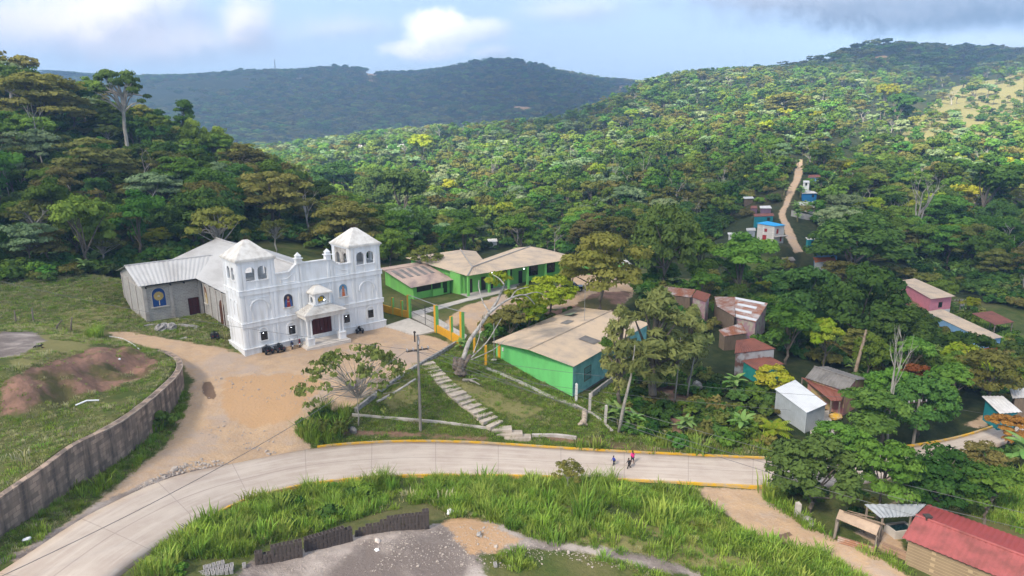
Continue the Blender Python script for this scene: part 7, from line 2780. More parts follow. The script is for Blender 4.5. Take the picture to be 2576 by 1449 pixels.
HAND = [
    # wooded hill on the left
    ('open', 300, 208, 66, 62, 'tallest tree on the left hill, open crown standing out against the sky'),
    ('inga', 95, 240, 120, 62, 'broad olive-crowned tree near the left edge, just below the skyline'),
    ('open', 20, 185, 60, 40, 'dark thin tree on the skyline at the far left edge'),
    ('greenflat', 150, 190, 70, 35, 'green spreading tree on the skyline left of the tallest tree'),
    ('pale', 180, 265, 65, 34, 'pale grey-green tree just left of the tallest skyline tree'),
    ('tall', 465, 300, 32, 55, 'dark narrow tree at the end of the left hill skyline'),
    ('round', 490, 340, 30, 45, 'bright mid-green tree below the dark tree ending the left skyline'),
    ('brown', 225, 395, 112, 52, 'large brownish flat-crowned tree midway up the left hill'),
    ('pale', 400, 462, 70, 38, 'pale grey-green layered tree above the chapel roof'),
    ('inga', 680, 480, 100, 55, 'wide olive tree directly above the left bell tower'),
    ('greenflat', 520, 455, 50, 36, 'yellowish green tree between the pale tree and the wide olive tree'),
    ('mango', 835, 445, 62, 40, 'dark round tree above the gap between the bell towers'),
    ('mango', 1010, 492, 76, 72, 'big dense dark tree above and right of the right bell tower'),
    ('mango', 945, 470, 50, 50, 'dense dark tree touching the left side of the big dark tree by the right tower'),
    ('inga', 868, 552, 85, 52, 'yellow-olive tree right behind the church between the towers'),
    ('sparse', 545, 555, 78, 58, 'grey many-branched tree with thin crown behind the nave roof'),
    ('round', 185, 565, 52, 62, 'bright mid-green tree above the scrub at the foot of the left hill'),
    ('lime', 400, 590, 33, 20, 'small flat bright yellow-green tree above the chapel ridge'),
    ('round', 700, 425, 60, 34, 'mid-green tree near the lower end of the left hill'),
    ('brown', 600, 395, 60, 34, 'brown-tinged tree above the wide olive tree on the left hill'),
    ('bare', 355, 400, 40, 34, 'white bare branches in the middle of the left hill'),
    ('bare', 95, 310, 42, 60, 'tall pale bare trunk near the left edge of the hill'),
    ('bare', 8, 400, 30, 60, 'pale bare tree at the very left edge'),
    ('sparse', 690, 570, 40, 30, 'thin grey tree peeping over the left tower roof'),
    ('round', 980, 610, 40, 40, 'mid-green tree beside the right bell tower top'),
    # around the school
    ('round', 1165, 592, 58, 50, 'round green tree directly behind the school wing'),
    ('round', 1310, 590, 50, 48, 'round green tree behind the school, right of the hidden white roof'),
    ('mango', 1160, 527, 38, 32, 'small dark round tree above the round green tree behind the school'),
    ('sparse', 1070, 640, 45, 32, 'brownish thin tree at the left end of the school roof'),
    ('inga', 1515, 655, 118, 78, 'large dark olive tree over the yard in front of the butterfly mural'),
    ('mango', 1675, 590, 78, 85, 'large bright dark-green tree on the right behind the butterfly mural'),
    ('inga', 1560, 590, 80, 50, 'olive tree rising behind the school roof end'),
    ('round', 1860, 660, 95, 66, 'wide bright green tree below the white block house'),
    ('round', 1760, 650, 70, 60, 'green tree between the mural building and the wide bright tree'),
    ('mango', 2035, 735, 95, 80, 'big dark green tree right of the rust striped house'),
    ('inga', 2120, 690, 70, 40, 'grey-green layered tree below the orange-roofed house'),
    ('mango', 2170, 755, 92, 95, 'tall dark green tree left of the pink house'),
    ('lime', 2080, 852, 50, 50, 'rounded yellow-green tree among dark trees near the red shacks'),
    ('round', 1985, 830, 75, 60, 'bluish green tree right of the rust striped house'),
    ('mango', 2265, 838, 70, 66, 'dark tree in front of the pink house'),
    ('bare', 2265, 890, 60, 130, 'tall leafless tree with thin upswept branches below the pink house'),
    ('round', 2190, 880, 36, 52, 'narrow green tree left of the leafless tree'),
    ('rust', 2300, 945, 44, 36, 'rust-leaved tree uphill from the street lamp'),
    ('rust', 2545, 1072, 52, 36, 'rust-brown round tree by the road bend at the right edge'),
    ('mango', 2420, 880, 70, 60, 'dark green tree in front of the long tan roof'),
    ('inga', 2500, 930, 80, 60, 'yellowish olive tree at the right edge below the long tan roof'),
    ('feather', 1650, 835, 120, 118, 'large feathery tree with slender trunk covering the end of the classroom'),
    ('feather', 1560, 870, 60, 110, 'feathery tree just right of the classroom roof'),
    ('feather', 1740, 850, 50, 90, 'slender feathery tree right of the large feathery tree'),
    ('round', 1520, 890, 26, 40, 'small bright green tree against the aqua classroom wall'),
    ('lime', 1385, 735, 62, 48, 'lush yellow-green tree on the bank above the classroom'),
    ('brownround', 1285, 800, 50, 46, 'dark tree with brownish new leaves on the bank above the classroom'),
    ('round', 1435, 690, 36, 40, 'green tree beside the parked dark car'),
    ('lime', 1330, 790, 40, 40, 'lower yellow-green shrub tree at the left of the bank'),
    # roadside right
    ('mango', 2052, 1178, 104, 88, 'round dull-green mango tree at the near road edge, right of the walkers'),
    ('greenflat', 2225, 1165, 82, 72, 'bright green tree between two round trees along the road'),
    ('mango', 2372, 1195, 88, 76, 'large round green tree behind the red-roofed house'),
    ('round', 2490, 1235, 70, 60, 'olive-green tree at the right edge behind the red-roofed house'),
    ('mango', 2225, 1035, 95, 66, 'broad grey-green tree behind the lamp pole'),
    ('mango', 2320, 1010, 70, 70, 'dark leafy tree right of the broad grey-green tree'),
    ('round', 2120, 1090, 60, 36, 'low grey-green tree above the round dull-green mango'),
    ('lime', 1945, 945, 42, 30, 'bright spreading tree in front of the lower red shack'),
    ('brown', 2480, 1150, 60, 46, 'brownish scrubby tree at the right edge by the road'),
    ('sparse', 1430, 1178, 42, 28, 'small dark umbrella-shaped tree among the tall grass at the near road edge'),
    ('young', 893, 925, 150, 82, 'young spreading tree with sparse leaves in front of the church steps'),
    ('olive', 0, 0, 0, 0, None),
    # slopes beyond
    ('lime', 2230, 240, 26, 30, 'bright yellow tree on the sunlit right hillside'),
    ('mango', 2262, 268, 46, 38, 'dark green dome-shaped tree below the bright yellow tree on the right hillside'),
    ('lime', 1063, 368, 34, 32, 'bright yellow tree on the sunlit valley slope below the blue mountain'),
    ('inga', 1990, 255, 60, 24, 'dark spreading tree in shade on the right hillside'),
    ('bare', 2330, 480, 75, 75, 'large thin tree with pale trunks on the shaded right slope'),
    ('brown', 2345, 430, 40, 26, 'reddish-brown tree on the shaded right slope'),
    ('mango', 2480, 470, 80, 66, 'big dark tree at the right edge of the shaded slope'),
    ('lime', 2400, 590, 40, 28, 'yellowish layered tree on the right slope above the banana plot'),
    ('bare', 1540, 420, 26, 40, 'leafless grey tree on the shaded valley slope'),
    ('bare', 1620, 405, 28, 34, 'leafless grey tree right of another leafless tree on the valley slope'),
    ('bare', 1235, 410, 22, 28, 'pale-trunked tree on the sunlit valley slope'),
    ('round', 1935, 375, 40, 30, 'round tree above the banana slope left of the track'),
    ('mango', 2150, 610, 110, 70, 'massive dark tree right of the hill track'),
]
for kind, u, v, rp, hp, lb in HAND:
    if lb is None:
        continue
    tree_px(kind, u, v, rp, hp, lb, rz=rngT.uniform(0, 6.28))

# ---- scattered forest
KEEP_OUT = []       # (x, y, r)
for o in list(COL.objects):
    if o.parent is None and o.get('category') in ('house', 'shack', 'shed', 'hut', 'shelter', 'church', 'school building', 'trough', 'mast'):
        pts_ = []
        for ch_ in o.children_recursive:
            if ch_.type == 'MESH' and ch_.name.split('.')[0] in ('wall', 'roof', 'post', 'nave_roof', 'facade_wall', 'chapel_roof'):
                ch_mw = o.matrix_basis
                bb = [ch_mw @ Vector(c) for c in ch_.bound_box]
                pts_ += bb
        if pts_:
            xs0 = [p_.x for p_ in pts_]
            ys0 = [p_.y for p_ in pts_]
            KEEP_OUT.append((min(xs0), max(xs0), min(ys0), max(ys0)))
OPEN_PX = [[(1990, 395), (2030, 395), (2030, 440), (2060, 500), (2040, 540), (2050, 590), (2080, 650), (1985, 650), (1880, 625), (1820, 610), (1820, 570), (1880, 520), (1950, 480), (1995, 440)]]
OPEN_W = [gpoly(p_) for p_ in OPEN_PX]
TRACK = [p_ for p_ in MASKS['dirt'][0][3]]
TRACK_W = gpoly(TRACK)
SCAT = gpoly([(-500, 715), (0, 712), (150, 710), (290, 696), (420, 665), (560, 615), (700, 610), (860, 640), (960, 665), (1020, 655), (1150, 640), (1330, 612), (1420, 640), (1620, 640), (1720, 680), (1800, 600), (1990, 480), (2150, 660), (2240, 660), (2420, 690), (2576, 740), (3100, 760)])
SC_poly = SCAT + [(6000, 6000), (-6000, 6000)]


def free(x, y, pad):
    x = np.asarray(x)
    y = np.asarray(y)
    ok = np.ones(x.shape, bool)
    for (a, b, c, d) in KEEP_OUT:
        ok &= ~((x > a - pad) & (x < b + pad) & (y > c - pad) & (y < d + pad))
    return ok


rng = np.random.default_rng(5)
cand = []
# sample stratified in distance, density by area
for (y0, y1, sp) in ((95, 200, 6.6), (200, 330, 7.4), (330, 560, 7.4), (560, 1000, 9.2), (1000, 1700, 17), (1700, 2900, 21)):
    yy_ = np.arange(y0, y1, sp)
    for y in yy_:
        x = np.arange(-1.0 * y - 20, 1.0 * y + 20, sp)
        x = x + rng.uniform(-.5, .5, len(x)) * sp
        cand.append(np.stack([x, y + rng.uniform(-.5, .5, len(x)) * sp], 1))
cand = np.concatenate(cand)
cx_, cy_ = cand[:, 0], cand[:, 1]
cz_ = ground_z(cx_, cy_)
ok = inside(cx_, cy_, SC_poly) & free(cx_, cy_, 4.0)
for w_ in OPEN_W:
    ok &= ~inside(cx_, cy_, w_)
ok &= seg_dist(cx_, cy_, TRACK_W) > 3.5
# keep away from the hand-placed trees
hp_ = np.array([(t_['pos'].x, t_['pos'].y, t_['r']) for t_ in TREES])
for hx, hy, hr in hp_:
    ok &= (np.hypot(cx_ - hx, cy_ - hy) > hr * .75 + 2.0)
# thin out: clearings
cl_n = fbm(cx_ / 60, cy_ / 60, 21, 3)
ok &= ~((cl_n > .3) & (cy_ > 260) & (cy_ < 1100) & (rng.random(len(cx_)) < .75))
for px_s in MASKS['ochre'][0][:5]:
    ok &= ~inside(cx_, cy_, gpoly(px_s))
LIT_W = [(gpoly([(2010, 440), (2110, 330), (2230, 225), (2400, 180), (2576, 170), (2700, 200), (2600, 330), (2330, 380), (2180, 390)]), .86), (gpoly([(650, 400), (900, 375), (1250, 345), (1450, 345), (1500, 430), (1250, 560), (1100, 580), (1050, 470), (820, 430)]), .22)]
for w_, pr_ in LIT_W:
    ok &= ~inside(cx_, cy_, w_) | (rng.random(len(cx_)) > pr_)
# drop what is far outside the frame or hidden behind ridges
uu, vv_ = proj(cx_, cy_, cz_ + 8)
ok &= (uu > -350) & (uu < 2930)
sel = np.nonzero(ok)[0]


def visible(ix, top):
    """coarse test: is the tree top above the ground line of sight"""
    res = np.ones(len(ix), bool)
    x1, y1, z1 = cx_[ix], cy_[ix], cz_[ix] + top
    for s in np.linspace(.25, .97, 26):
        g = ground_z(x1 * s, y1 * s)
        res &= (CAM_Z + (z1 - CAM_Z) * s) > g - 2
    return res


sel = sel[visible(sel, 13.0)]
FARP = []
SPOTS = [((650, 330), (1450, 560)), ((2000, 150), (2576, 370))]
kn_f = fbm(cx_ / 35, cy_ / 35, 31, 3) + rng.normal(size=len(cx_)) * .35
for i in sel:
    x, y, z = float(cx_[i]), float(cy_[i]), float(cz_[i])
    u, v = proj(x, y, z + 5)
    n_ = kn_f[i]
    q = rng.random()
    lefthill = (u < 1100 and y < 290)
    if y > 1200:
        kind = ('mango', 'round', 'inga', 'brown')[int(rng.integers(0, 4))]
    elif lefthill:
        kind = ('inga' if n_ < -.45 else 'greenflat' if n_ < -.22 else 'mango' if n_ < .08 else 'round' if n_ < .34 else 'brown' if n_ < .5 else 'brownround')
        if q < .05:
            kind = 'bare'
        elif q < .09:
            kind = 'pale'
        elif q < .13:
            kind = 'sparse'
    else:
        kind = ('greenflat' if n_ < -.45 else 'inga' if n_ < -.28 else 'round' if n_ < .08 else 'brown' if n_ < .18 else 'mango' if n_ < .45 else 'greenflat')
        if q > .9:
            kind = 'tall'
        if q < .06:
            kind = 'bare'
        elif q < .12:
            kind = 'pale'
        elif q < .17:
            kind = 'sparse'
        elif q < .20:
            kind = 'lime'
    if y > 300 and y < 1000 and ((640 < u < 1480 and v < 560) or (u > 1980 and v < 390)) and kind != 'bare' and rng.random() < .7:
        kind = ('greenflat', 'round', 'pale', 'greenflat', 'inga', 'round')[int(rng.integers(0, 6))]  # lighter leaf kinds favoured here, putting the slopes' sunlight into leaf colour
    sc_ = min(1.55, float(np.exp(rng.normal() * .4)))
    kd = KIND[kind]
    if y < 200:
        h, r = 9.5 * sc_, 4.4 * sc_
    elif y < 330:
        h, r = 9.5 * sc_, 4.6 * sc_
    elif y < 560:
        h, r = 8.5 * sc_, 4.0 * sc_
    elif y < 1000:
        h, r = 9.5 * sc_, 5.0 * sc_
    else:
        h, r = 12 * sc_, 10.5 * sc_
    if kind in ('tall',):
        r *= .6
    if kind in ('mango', 'round', 'lime'):
        r *= .9
    if kind == 'open':
        h *= 1.2
    TREES.append(dict(kind=kind, pos=Vector((x, y, z - .2)), sh=h / kd['H'], sr=r / kd['R'], rz=float(rng.random() * 6.28), var=int(rng.integers(0, len(PROTO[kind]))), label=None, h=h, r=r))
# a second, village belt of smaller trees between the houses at the right
VILL = gpoly([(1560, 745), (1700, 720), (1800, 700), (2240, 690), (2300, 700), (2576, 900), (2576, 1030), (2380, 1090), (2200, 1120), (2120, 1100), (2090, 960), (1960, 900), (1800, 850), (1660, 800)])
vx = np.array([p_[0] for p_ in VILL])
vy = np.array([p_[1] for p_ in VILL])
vroad = road_poly
cnt = 0
for _ in range(900):
    x, y = rng.uniform(vx.min(), vx.max()), rng.uniform(vy.min(), vy.max())
    a = np.array([x]), np.array([y])
    if not inside(*a, VILL)[0] or not free(*a, 2.2)[0] or sdist(*a, vroad)[0] > -3:
        continue
    if any(math.hypot(x - t_['pos'].x, y - t_['pos'].y) < (t_['r'] * .7 + 2.2) for t_ in TREES if t_['pos'].y < 220):
        continue
    # leave the sight lines to the roofs open: nothing tall just in front of a house
    blk = False
    for (x0, x1, y0, y1) in KEEP_OUT:
        if x0 - 2 < x * (y0 / y) < x1 + 2 and 0 < y0 - y < 30:
            blk = True
    q = rng.random()
    kind = 'mango' if q < .35 else 'round' if q < .6 else 'greenflat' if q < .75 else 'lime' if q < .8 else 'inga'
    h = rng.uniform(4.5, 8) * (.42 if blk else 1)
    kd = KIND[kind]
    TREES.append(dict(kind=kind, pos=Vector((x, y, gz(x, y) - .2)), sh=h / kd['H'], sr=h * .46 / kd['R'], rz=rng.random() * 6.28, var=int(rng.integers(0, len(PROTO[kind]))), label=None, h=h, r=h * .46))
    cnt += 1
    if cnt > 70:
        break

# ---- split into single trees (nearest-looking 290) and the woodland
for t_ in TREES:
    p_ = t_['pos']
    t_['u'], t_['v'] = proj(p_.x, p_.y, p_.z + t_['h'] * .6)
    t_['px'] = t_['h'] / p_.y * F_PX
    t_['inframe'] = -40 < t_['u'] < 2616 and -20 < t_['v'] < 1500
singles = [t_ for t_ in TREES if t_['label']]
rest = [t_ for t_ in TREES if not t_['label']]
rest.sort(key=lambda t_: -(t_['px'] if t_['inframe'] else 0))
NS = 296 - len(singles)
scat_single, far_rest = rest[:NS], rest[NS:]


def zone(t_):
    u, v, y = t_['u'], t_['v'], t_['pos'].y
    if u < 1100 and y < 300:
        if v > 600:
            lv = 'at left hill foot'
        elif v > 430:
            lv = 'low on left hill'
        elif v > 300:
            lv = 'midway up left hill'
        else:
            lv = 'high on left hill'
        if u < 130:
            ho = 'by photo edge'
        elif u < 320:
            ho = 'left of chapel'
        elif u < 560:
            ho = 'above chapel roof'
        elif u < 690:
            ho = 'above left tower'
        elif u < 840:
            ho = 'between the towers'
        else:
            ho = 'above right tower'
        return lv + ' ' + ho
    if y < 170:
        if u < 1500:
            return 'behind the school'
        if v > 1000:
            return 'along road at lower right'
        if v > 840:
            return 'between shacks and road bend' if u < 2200 else 'below the long tan roof'
        if u < 1800:
            return 'behind the butterfly mural'
        return 'around the rusty shacks' if u < 2100 else 'around the pink house'
    side = 'on slope behind school' if u < 1450 else 'on slope left of hill track' if u < 1980 else 'on slope right of hill track' if u < 2250 else 'on slope near right edge'
    lv = ', low down' if v > 600 else ', midway up' if v > 450 else ', high up'
    return side + lv


buck = {}
for t_ in scat_single:
    t_['base'] = KIND[t_['kind']]['desc'] + ' ' + zone(t_)
    buck.setdefault(t_['base'], []).append(t_)
NUMW = ['', 'one', 'two', 'three', 'four', 'five', 'six', 'seven', 'eight', 'nine', 'ten', 'eleven', 'twelve']
ORD = ['', 'first', 'second', 'third', 'fourth', 'fifth', 'sixth', 'seventh', 'eighth', 'ninth', 'tenth', 'eleventh', 'twelfth']
for k_, l_ in buck.items():
    l_.sort(key=lambda t_: t_['u'])
    for i, t_ in enumerate(l_):
        n = len(l_)
        if n == 1:
            t_['label'] = k_
        elif n <= 12:
            o_ = 'leftmost' if i == 0 else 'rightmost' if i == n - 1 else ORD[i + 1] + ' from left'
            t_['label'] = k_ + ', ' + (o_.split(' ')[0] if len(k_.split()) > 11 else o_) + ' of ' + NUMW[n]
        else:
            t_['label'] = k_
for t_ in singles + scat_single:
    nm = 'bare_tree' if t_['kind'] == 'bare' else 'broadleaf_tree' if t_['kind'] in ('mango', 'round', 'lime', 'rust') else 'feathery_tree' if t_['kind'] == 'feather' else 'spreading_tree'
    rt = empty(nm, t_['pos'], t_['rz'], t_['label'], 'tree', 'trees of the hill and village')
    rt.scale = (t_['sr'], t_['sr'], t_['sh'])
    tme, cme = PROTO[t_['kind']][t_['var']]
    o = bpy.data.objects.new('trunk', tme)
    COL.objects.link(o)
    o.parent = rt
    if cme:
        o = bpy.data.objects.new('crown', cme)
        COL.objects.link(o)
        o.parent = rt

# ---- prototypes for ground cover and far woodland (not linked to the scene)


def stuff(name, label, coll_objs, pts, rot, scl, pick, kind='stuff'):
    cl_ = bpy.data.collections.new(name + '_models')
    for o in coll_objs:
        cl_.objects.link(o)
    me = bpy.data.meshes.new(name)
    me.vertices.add(len(pts))
    me.vertices.foreach_set('co', np.asarray(pts, np.float32).ravel())
    for nm, ty, arr in (('p_rot', 'FLOAT', rot), ('p_pick', 'INT', pick)):
        a = me.attributes.new(nm, ty, 'POINT')
        a.data.foreach_set('value', np.asarray(arr, np.float32 if ty == 'FLOAT' else np.int32))
    a = me.attributes.new('p_scale', 'FLOAT_VECTOR', 'POINT')
    a.data.foreach_set('vector', np.asarray(scl, np.float32).ravel())
    o = bpy.data.objects.new(name, me)
    COL.objects.link(o)
    ng = bpy.data.node_groups.new(name + '_nodes', 'GeometryNodeTree')
    ng.interface.new_socket('Geometry', in_out='INPUT', socket_type='NodeSocketGeometry')
    ng.interface.new_socket('Geometry', in_out='OUTPUT', socket_type='NodeSocketGeometry')
    gi = ng.nodes.new('NodeGroupInput')
    go = ng.nodes.new('NodeGroupOutput')
    ip = ng.nodes.new('GeometryNodeInstanceOnPoints')
    ci = ng.nodes.new('GeometryNodeCollectionInfo')
    ci.inputs['Collection'].default_value = cl_
    ci.inputs['Separate Children'].default_value = True
    ci.inputs['Reset Children'].default_value = True

    def attr(nm, ty):
        n = ng.nodes.new('GeometryNodeInputNamedAttribute')
        n.data_type = ty
        n.inputs['Name'].default_value = nm
        return n.outputs['Attribute']
    cx = ng.nodes.new('ShaderNodeCombineXYZ')
    L = ng.links
    L.new(gi.outputs[0], ip.inputs['Points'])
    L.new(ci.outputs[0], ip.inputs['Instance'])
    ip.inputs['Pick Instance'].default_value = True
    L.new(attr('p_pick', 'INT'), ip.inputs['Instance Index'])
    L.new(attr('p_rot', 'FLOAT'), cx.inputs[2])
    L.new(cx.outputs[0], ip.inputs['Rotation'])
    L.new(attr('p_scale', 'FLOAT_VECTOR'), ip.inputs['Scale'])
    L.new(ip.outputs[0], go.inputs[0])
    md = o.modifiers.new('scatter', 'NODES')
    md.node_group = ng
    tag(o, label, None, None, kind)
    return o


def proto_obj(name, geo, leaf, trunk=None, barkm=None):
    v, f, tnt = geo
    if trunk is not None and len(trunk.v):
        tv = np.array(trunk.v)
        tf = [q for q in trunk.f if len(q) == 4]
        f2 = np.concatenate([f, np.array(tf) + len(v)])
        mi = np.r_[np.zeros(len(f)), np.ones(len(tf))]
        me = mesh_np(name, np.concatenate([v, tv]), f2, [leaf, barkm or BARK], mi, np.r_[tnt, np.zeros(len(tf))])
    else:
        me = mesh_np(name, v, f, [leaf], None, tnt)
    return bpy.data.objects.new(name, me)


MIDP, MIDI = [], {}
spec = [('mango', 'dome', 'dark'), ('round', 'dome', 'mid'), ('inga', 'flat', 'olive'), ('brown', 'flat', 'brown'), ('greenflat', 'flat', 'mid'), ('pale', 'flat', 'pale'), ('lime', 'dome', 'lime'), ('sparse', 'sparse', 'olive')]
spec += [('tall', 'tall', 'dark')]
for kn, shp, lfn in spec:
    kd = KIND[kn]
    MIDI[kn] = []
    for i in range(2):
        geo, tb = tree_geo(500 + i + len(kn), kd['H'], kd['R'], 'lobed' if (shp == 'dome' or i) and shp != 'sparse' else shp, 24, 42, kd['ls'] * 1.35, kd['base'], kd['squash'], limbs=6 if kn != 'sparse' else 14, crad=kd['crad'] * 1.1)
        MIDI[kn].append(len(MIDP))
        MIDP.append(proto_obj('woodland_tree_%03d' % len(MIDP), geo, LF[lfn], tb, PALEBARK if kn in TRUNK_PALE else BARK))
MIDI['bare'] = []
for i in range(2):
    tb = bare_geo(300 + i, 9, 4, .26)
    v = np.zeros((4, 3))
    MIDI['bare'].append(len(MIDP))
    tv = np.array(tb.v)
    tf = np.array([q for q in tb.f if len(q) == 4])
    MIDP.append(bpy.data.objects.new('woodland_tree_%03d' % len(MIDP), mesh_np('bare', tv, tf, [PALEBARK], None, np.zeros(len(tf)))))
pts = [tuple(t_['pos']) for t_ in far_rest]
stuff('woodland', 'dense mixed forest covering the far slopes and mountain', MIDP, pts, [t_['rz'] for t_ in far_rest], [(t_['sr'], t_['sr'], t_['sh']) for t_ in far_rest],
      [MIDI.get(t_['kind'], MIDI['inga'])[i % 2] for i, t_ in enumerate(far_rest)])
print('trees', len(singles), len(scat_single), len(far_rest))
# ------------------------------------------------------------------ banana plants
rb_ = random.Random(9)
BANANAS = []


def banana(u, v, h, label, group=None, name='banana_plant', simple=False):
    BANANAS.append((u, v, h, label, group))
    p_ = hit(u, v)
    i = rb_.randrange(4)
    r = empty(name, p_, rb_.uniform(0, 6.28), label, 'banana plant', group or 'banana plants')
    s = h / 4.2
    r.scale = (s, s, s)
    sme, lme = BAN[i]
    for nm, me in (('stem', sme), ('leaves', lme)):
        o = bpy.data.objects.new(nm, me)
        COL.objects.link(o)
        o.parent = r


for u, v, h, lb in ((1850, 990, 3.6, 'banana plant on the bank below the red shacks, upper one'), (1863, 1105, 4.0, 'large banana plant on the bank just above the road'), (1560, 1072, 3.4, 'banana plant by the slender leaning trunk below the classroom'), (1533, 1052, 2.8, 'small banana plant beside the concrete posts below the classroom'), (1598, 1080, 2.8, 'low banana plant right of the slender leaning trunk'), (1722, 1092, 3.0, 'banana plant on the bank between the two wires above the road'),
                    (2252, 985, 4.5, 'tall bright banana plant below the rust-leaved tree'), (2566, 1190, 5.5, 'big banana plant at the right edge by the road bend'), (2215, 935, 4.5, 'banana plant under the leafless tree'), (2110, 815, 5, 'banana plant right of the rounded yellow-green tree'), (1345, 605, 4.5, 'banana plant behind the school, right of the round green tree'), (1405, 625, 5, 'bright banana plant at the right end of the school roof'), (1340, 545, 5, 'lone banana plant on the slope above the school'), (1160, 880, 2.2, 'low banana plant among stones by the old pruned tree'), (1205, 870, 2.4, 'low banana plant at the top left corner of the classroom'),
                    (2470, 985, 4, 'banana plant left of the teal house'), (815, 498, 5, 'banana plant peeping out above the church between dark trees'), (1300, 640, 4.2, 'banana plant at the back of the school roof')):
    banana(u, v, h, lb)
for k in range(26):
    banana(rb_.uniform(2290, 2580), rb_.uniform(655, 752), rb_.uniform(3.6, 5.2), 'banana plant in the dark plot above the pink house', 'banana plants in the plot above the pink house')
for k in range(34):
    banana(rb_.gauss(1850, 70), rb_.uniform(415, 500), rb_.uniform(4.5, 6.5), 'pale banana plant on the shaded slope left of the hill track', 'banana plants left of the hill track')
for k in range(30):
    banana(rb_.gauss(2190, 55), rb_.gauss(333, 12), rb_.uniform(4.5, 6.5), 'sunlit banana plant in the bright clearing high on the right hillside', 'banana plants in the sunlit clearing')
for k in range(16):
    banana(rb_.uniform(1640, 1760), rb_.uniform(320, 420), rb_.uniform(4.5, 6), 'banana plant on the slope above the mural building', 'banana plants on the middle slope')
for k in range(10):
    banana(rb_.uniform(2000, 2060), rb_.uniform(520, 560), rb_.uniform(3.5, 4.5), 'banana plant by the low white house on the hill track', 'banana plants by the low white house')

# yellow palm
pp_ = hit(1945, 1105)
pl_ = empty('palm', pp_, 0, 'yellowing feather palm on the bank above the road near the silver shed', 'palm')
q = MB()
q.tube([(0, 0, -.2), (.05, 0, 1.2)], [.14, .1], 6)
q.build('stem', BARK, pl_)
rgp = np.random.default_rng(3)
V_, F_, T_ = [], [], []
for k in range(15):
    an = k * 2.4
    el = 1.35 - .07 * k
    c = np.array([0.05, 0, 1.15])
    d = np.array([math.cos(an), math.sin(an)])
    for j in range(12):
        n0 = c.copy()
        c = c + np.array([d[0] * math.cos(el), d[1] * math.cos(el), math.sin(el)]) * .2
        el -= .13
        sd = np.array([-d[1], d[0], -.5])
        for s in (-1, 1):
            b = len(V_)
            L = .55 * math.sin(math.pi * (j + 1.5) / 14)
            e_ = np.array([sd[0] * s, sd[1] * s, -.5]) * L + np.array([d[0], d[1], 0]) * .18
            V_ += [n0, c, n0 + e_ + (c - n0) * .6, n0 + e_]
            F_.append((b, b + 1, b + 2, b + 3))
            T_.append(rgp.random())
o = bpy.data.objects.new('fronds', mesh_np('fronds', V_, F_, [LF['lime']], None, T_))
COL.objects.link(o)
o.parent = pl_

# ------------------------------------------------------------------ the old pruned tree with long pale limbs
bt = hit(1157, 948)
pt = empty('pruned_tree', bt, 0, 'old pruned tree with a gnarled stump and long pale leaning limbs by the steps', 'tree', 'trees of the hill and village')
dpt = (bt.y * CP - (bt.z - CAM_Z) * SP) / F_PX


def at_px(u, v, dy=0.0):
    q = PY(u, v, bt.y + dy)
    return q - bt


q = MB()
q.tube([(0, 0, -.4), (-.05, 0, .5), (.1, .05, 1.4), (.2, 0, 2.2), (.15, .1, 2.7)], [.95, .75, .62, .6, .35], 10)
q.ball((-.55, -.1, 1.5), .45, .4, .7, 9, 6, 3, .2)
q.ball((.45, -.15, .5), .5, .4, .45, 9, 6, 4, .2)
q.tube([(-.3, 0, 1.4), (-.65, .1, 2.3), (-.7, .1, 2.7)], [.4, .3, .22], 7)
q.tube([(.4, 0, 1.2), (.75, 0, 2.0), (1.3, .1, 2.8), (1.5, .1, 3.1)], [.42, .32, .3, .22], 7)
q.build('stump', mat('gnarled_bark', (0.21, 0.165, 0.13), .95, (0.09, 0.07, 0.055), 2.2, .7, .9, 4), pt, True)
LIMBS = [([(1165, 905), (1180, 860), (1200, 830), (1228, 790), (1250, 758), (1268, 715), (1268, 690)], .34), ([(1228, 790), (1252, 770), (1285, 750), (1320, 742), (1345, 765)], .2), ([(1230, 783), (1215, 760), (1205, 725), (1205, 705)], .12), ([(1185, 900), (1225, 860), (1250, 820), (1262, 800)], .11), ([(1185, 905), (1240, 880), (1270, 855)], .09), ([(1190, 890), (1205, 850), (1210, 815), (1222, 780)], .08), ([(1268, 715), (1255, 700), (1238, 690)], .1), ([(1285, 750), (1300, 730), (1330, 722)], .1), ([(1320, 742), (1350, 735), (1375, 745)], .08)]
for i, (l_, r_) in enumerate(LIMBS):
    pts = [at_px(u, v, 1.2 * k) for k, (u, v) in enumerate(l_)]
    n = len(pts)
    q = MB()
    ln = smooth_line(pts, 3)
    q.tube(ln, [r_ * (1 - .65 * k / (len(ln) - 1)) for k in range(len(ln))], 7)
    q.build('limb', mat('lichen_limb_bark', (0.43, 0.40, 0.36), .95, (0.24, 0.21, 0.18), 2.2, .6, .5, 6), pt, True)
rg = np.random.default_rng(8)
C = np.array([tuple(at_px(u, v, 6 + rg.normal())) for u, v in ((1262, 690), (1245, 690), (1275, 700), (1255, 712), (1235, 705), (1290, 745), (1310, 735), (1330, 725), (1345, 745), (1335, 765), (1350, 780), (1300, 760), (1365, 760), (1320, 745), (1280, 735), (1340, 800), (1355, 735))])
lv, lf_, lt_ = leaf_quads(rg, C, np.full(len(C), .95), 55, .36, .5)
o = bpy.data.objects.new('foliage', mesh_np('foliage', lv, lf_, [LF['lime']], None, lt_))
COL.objects.link(o)
o.parent = pt
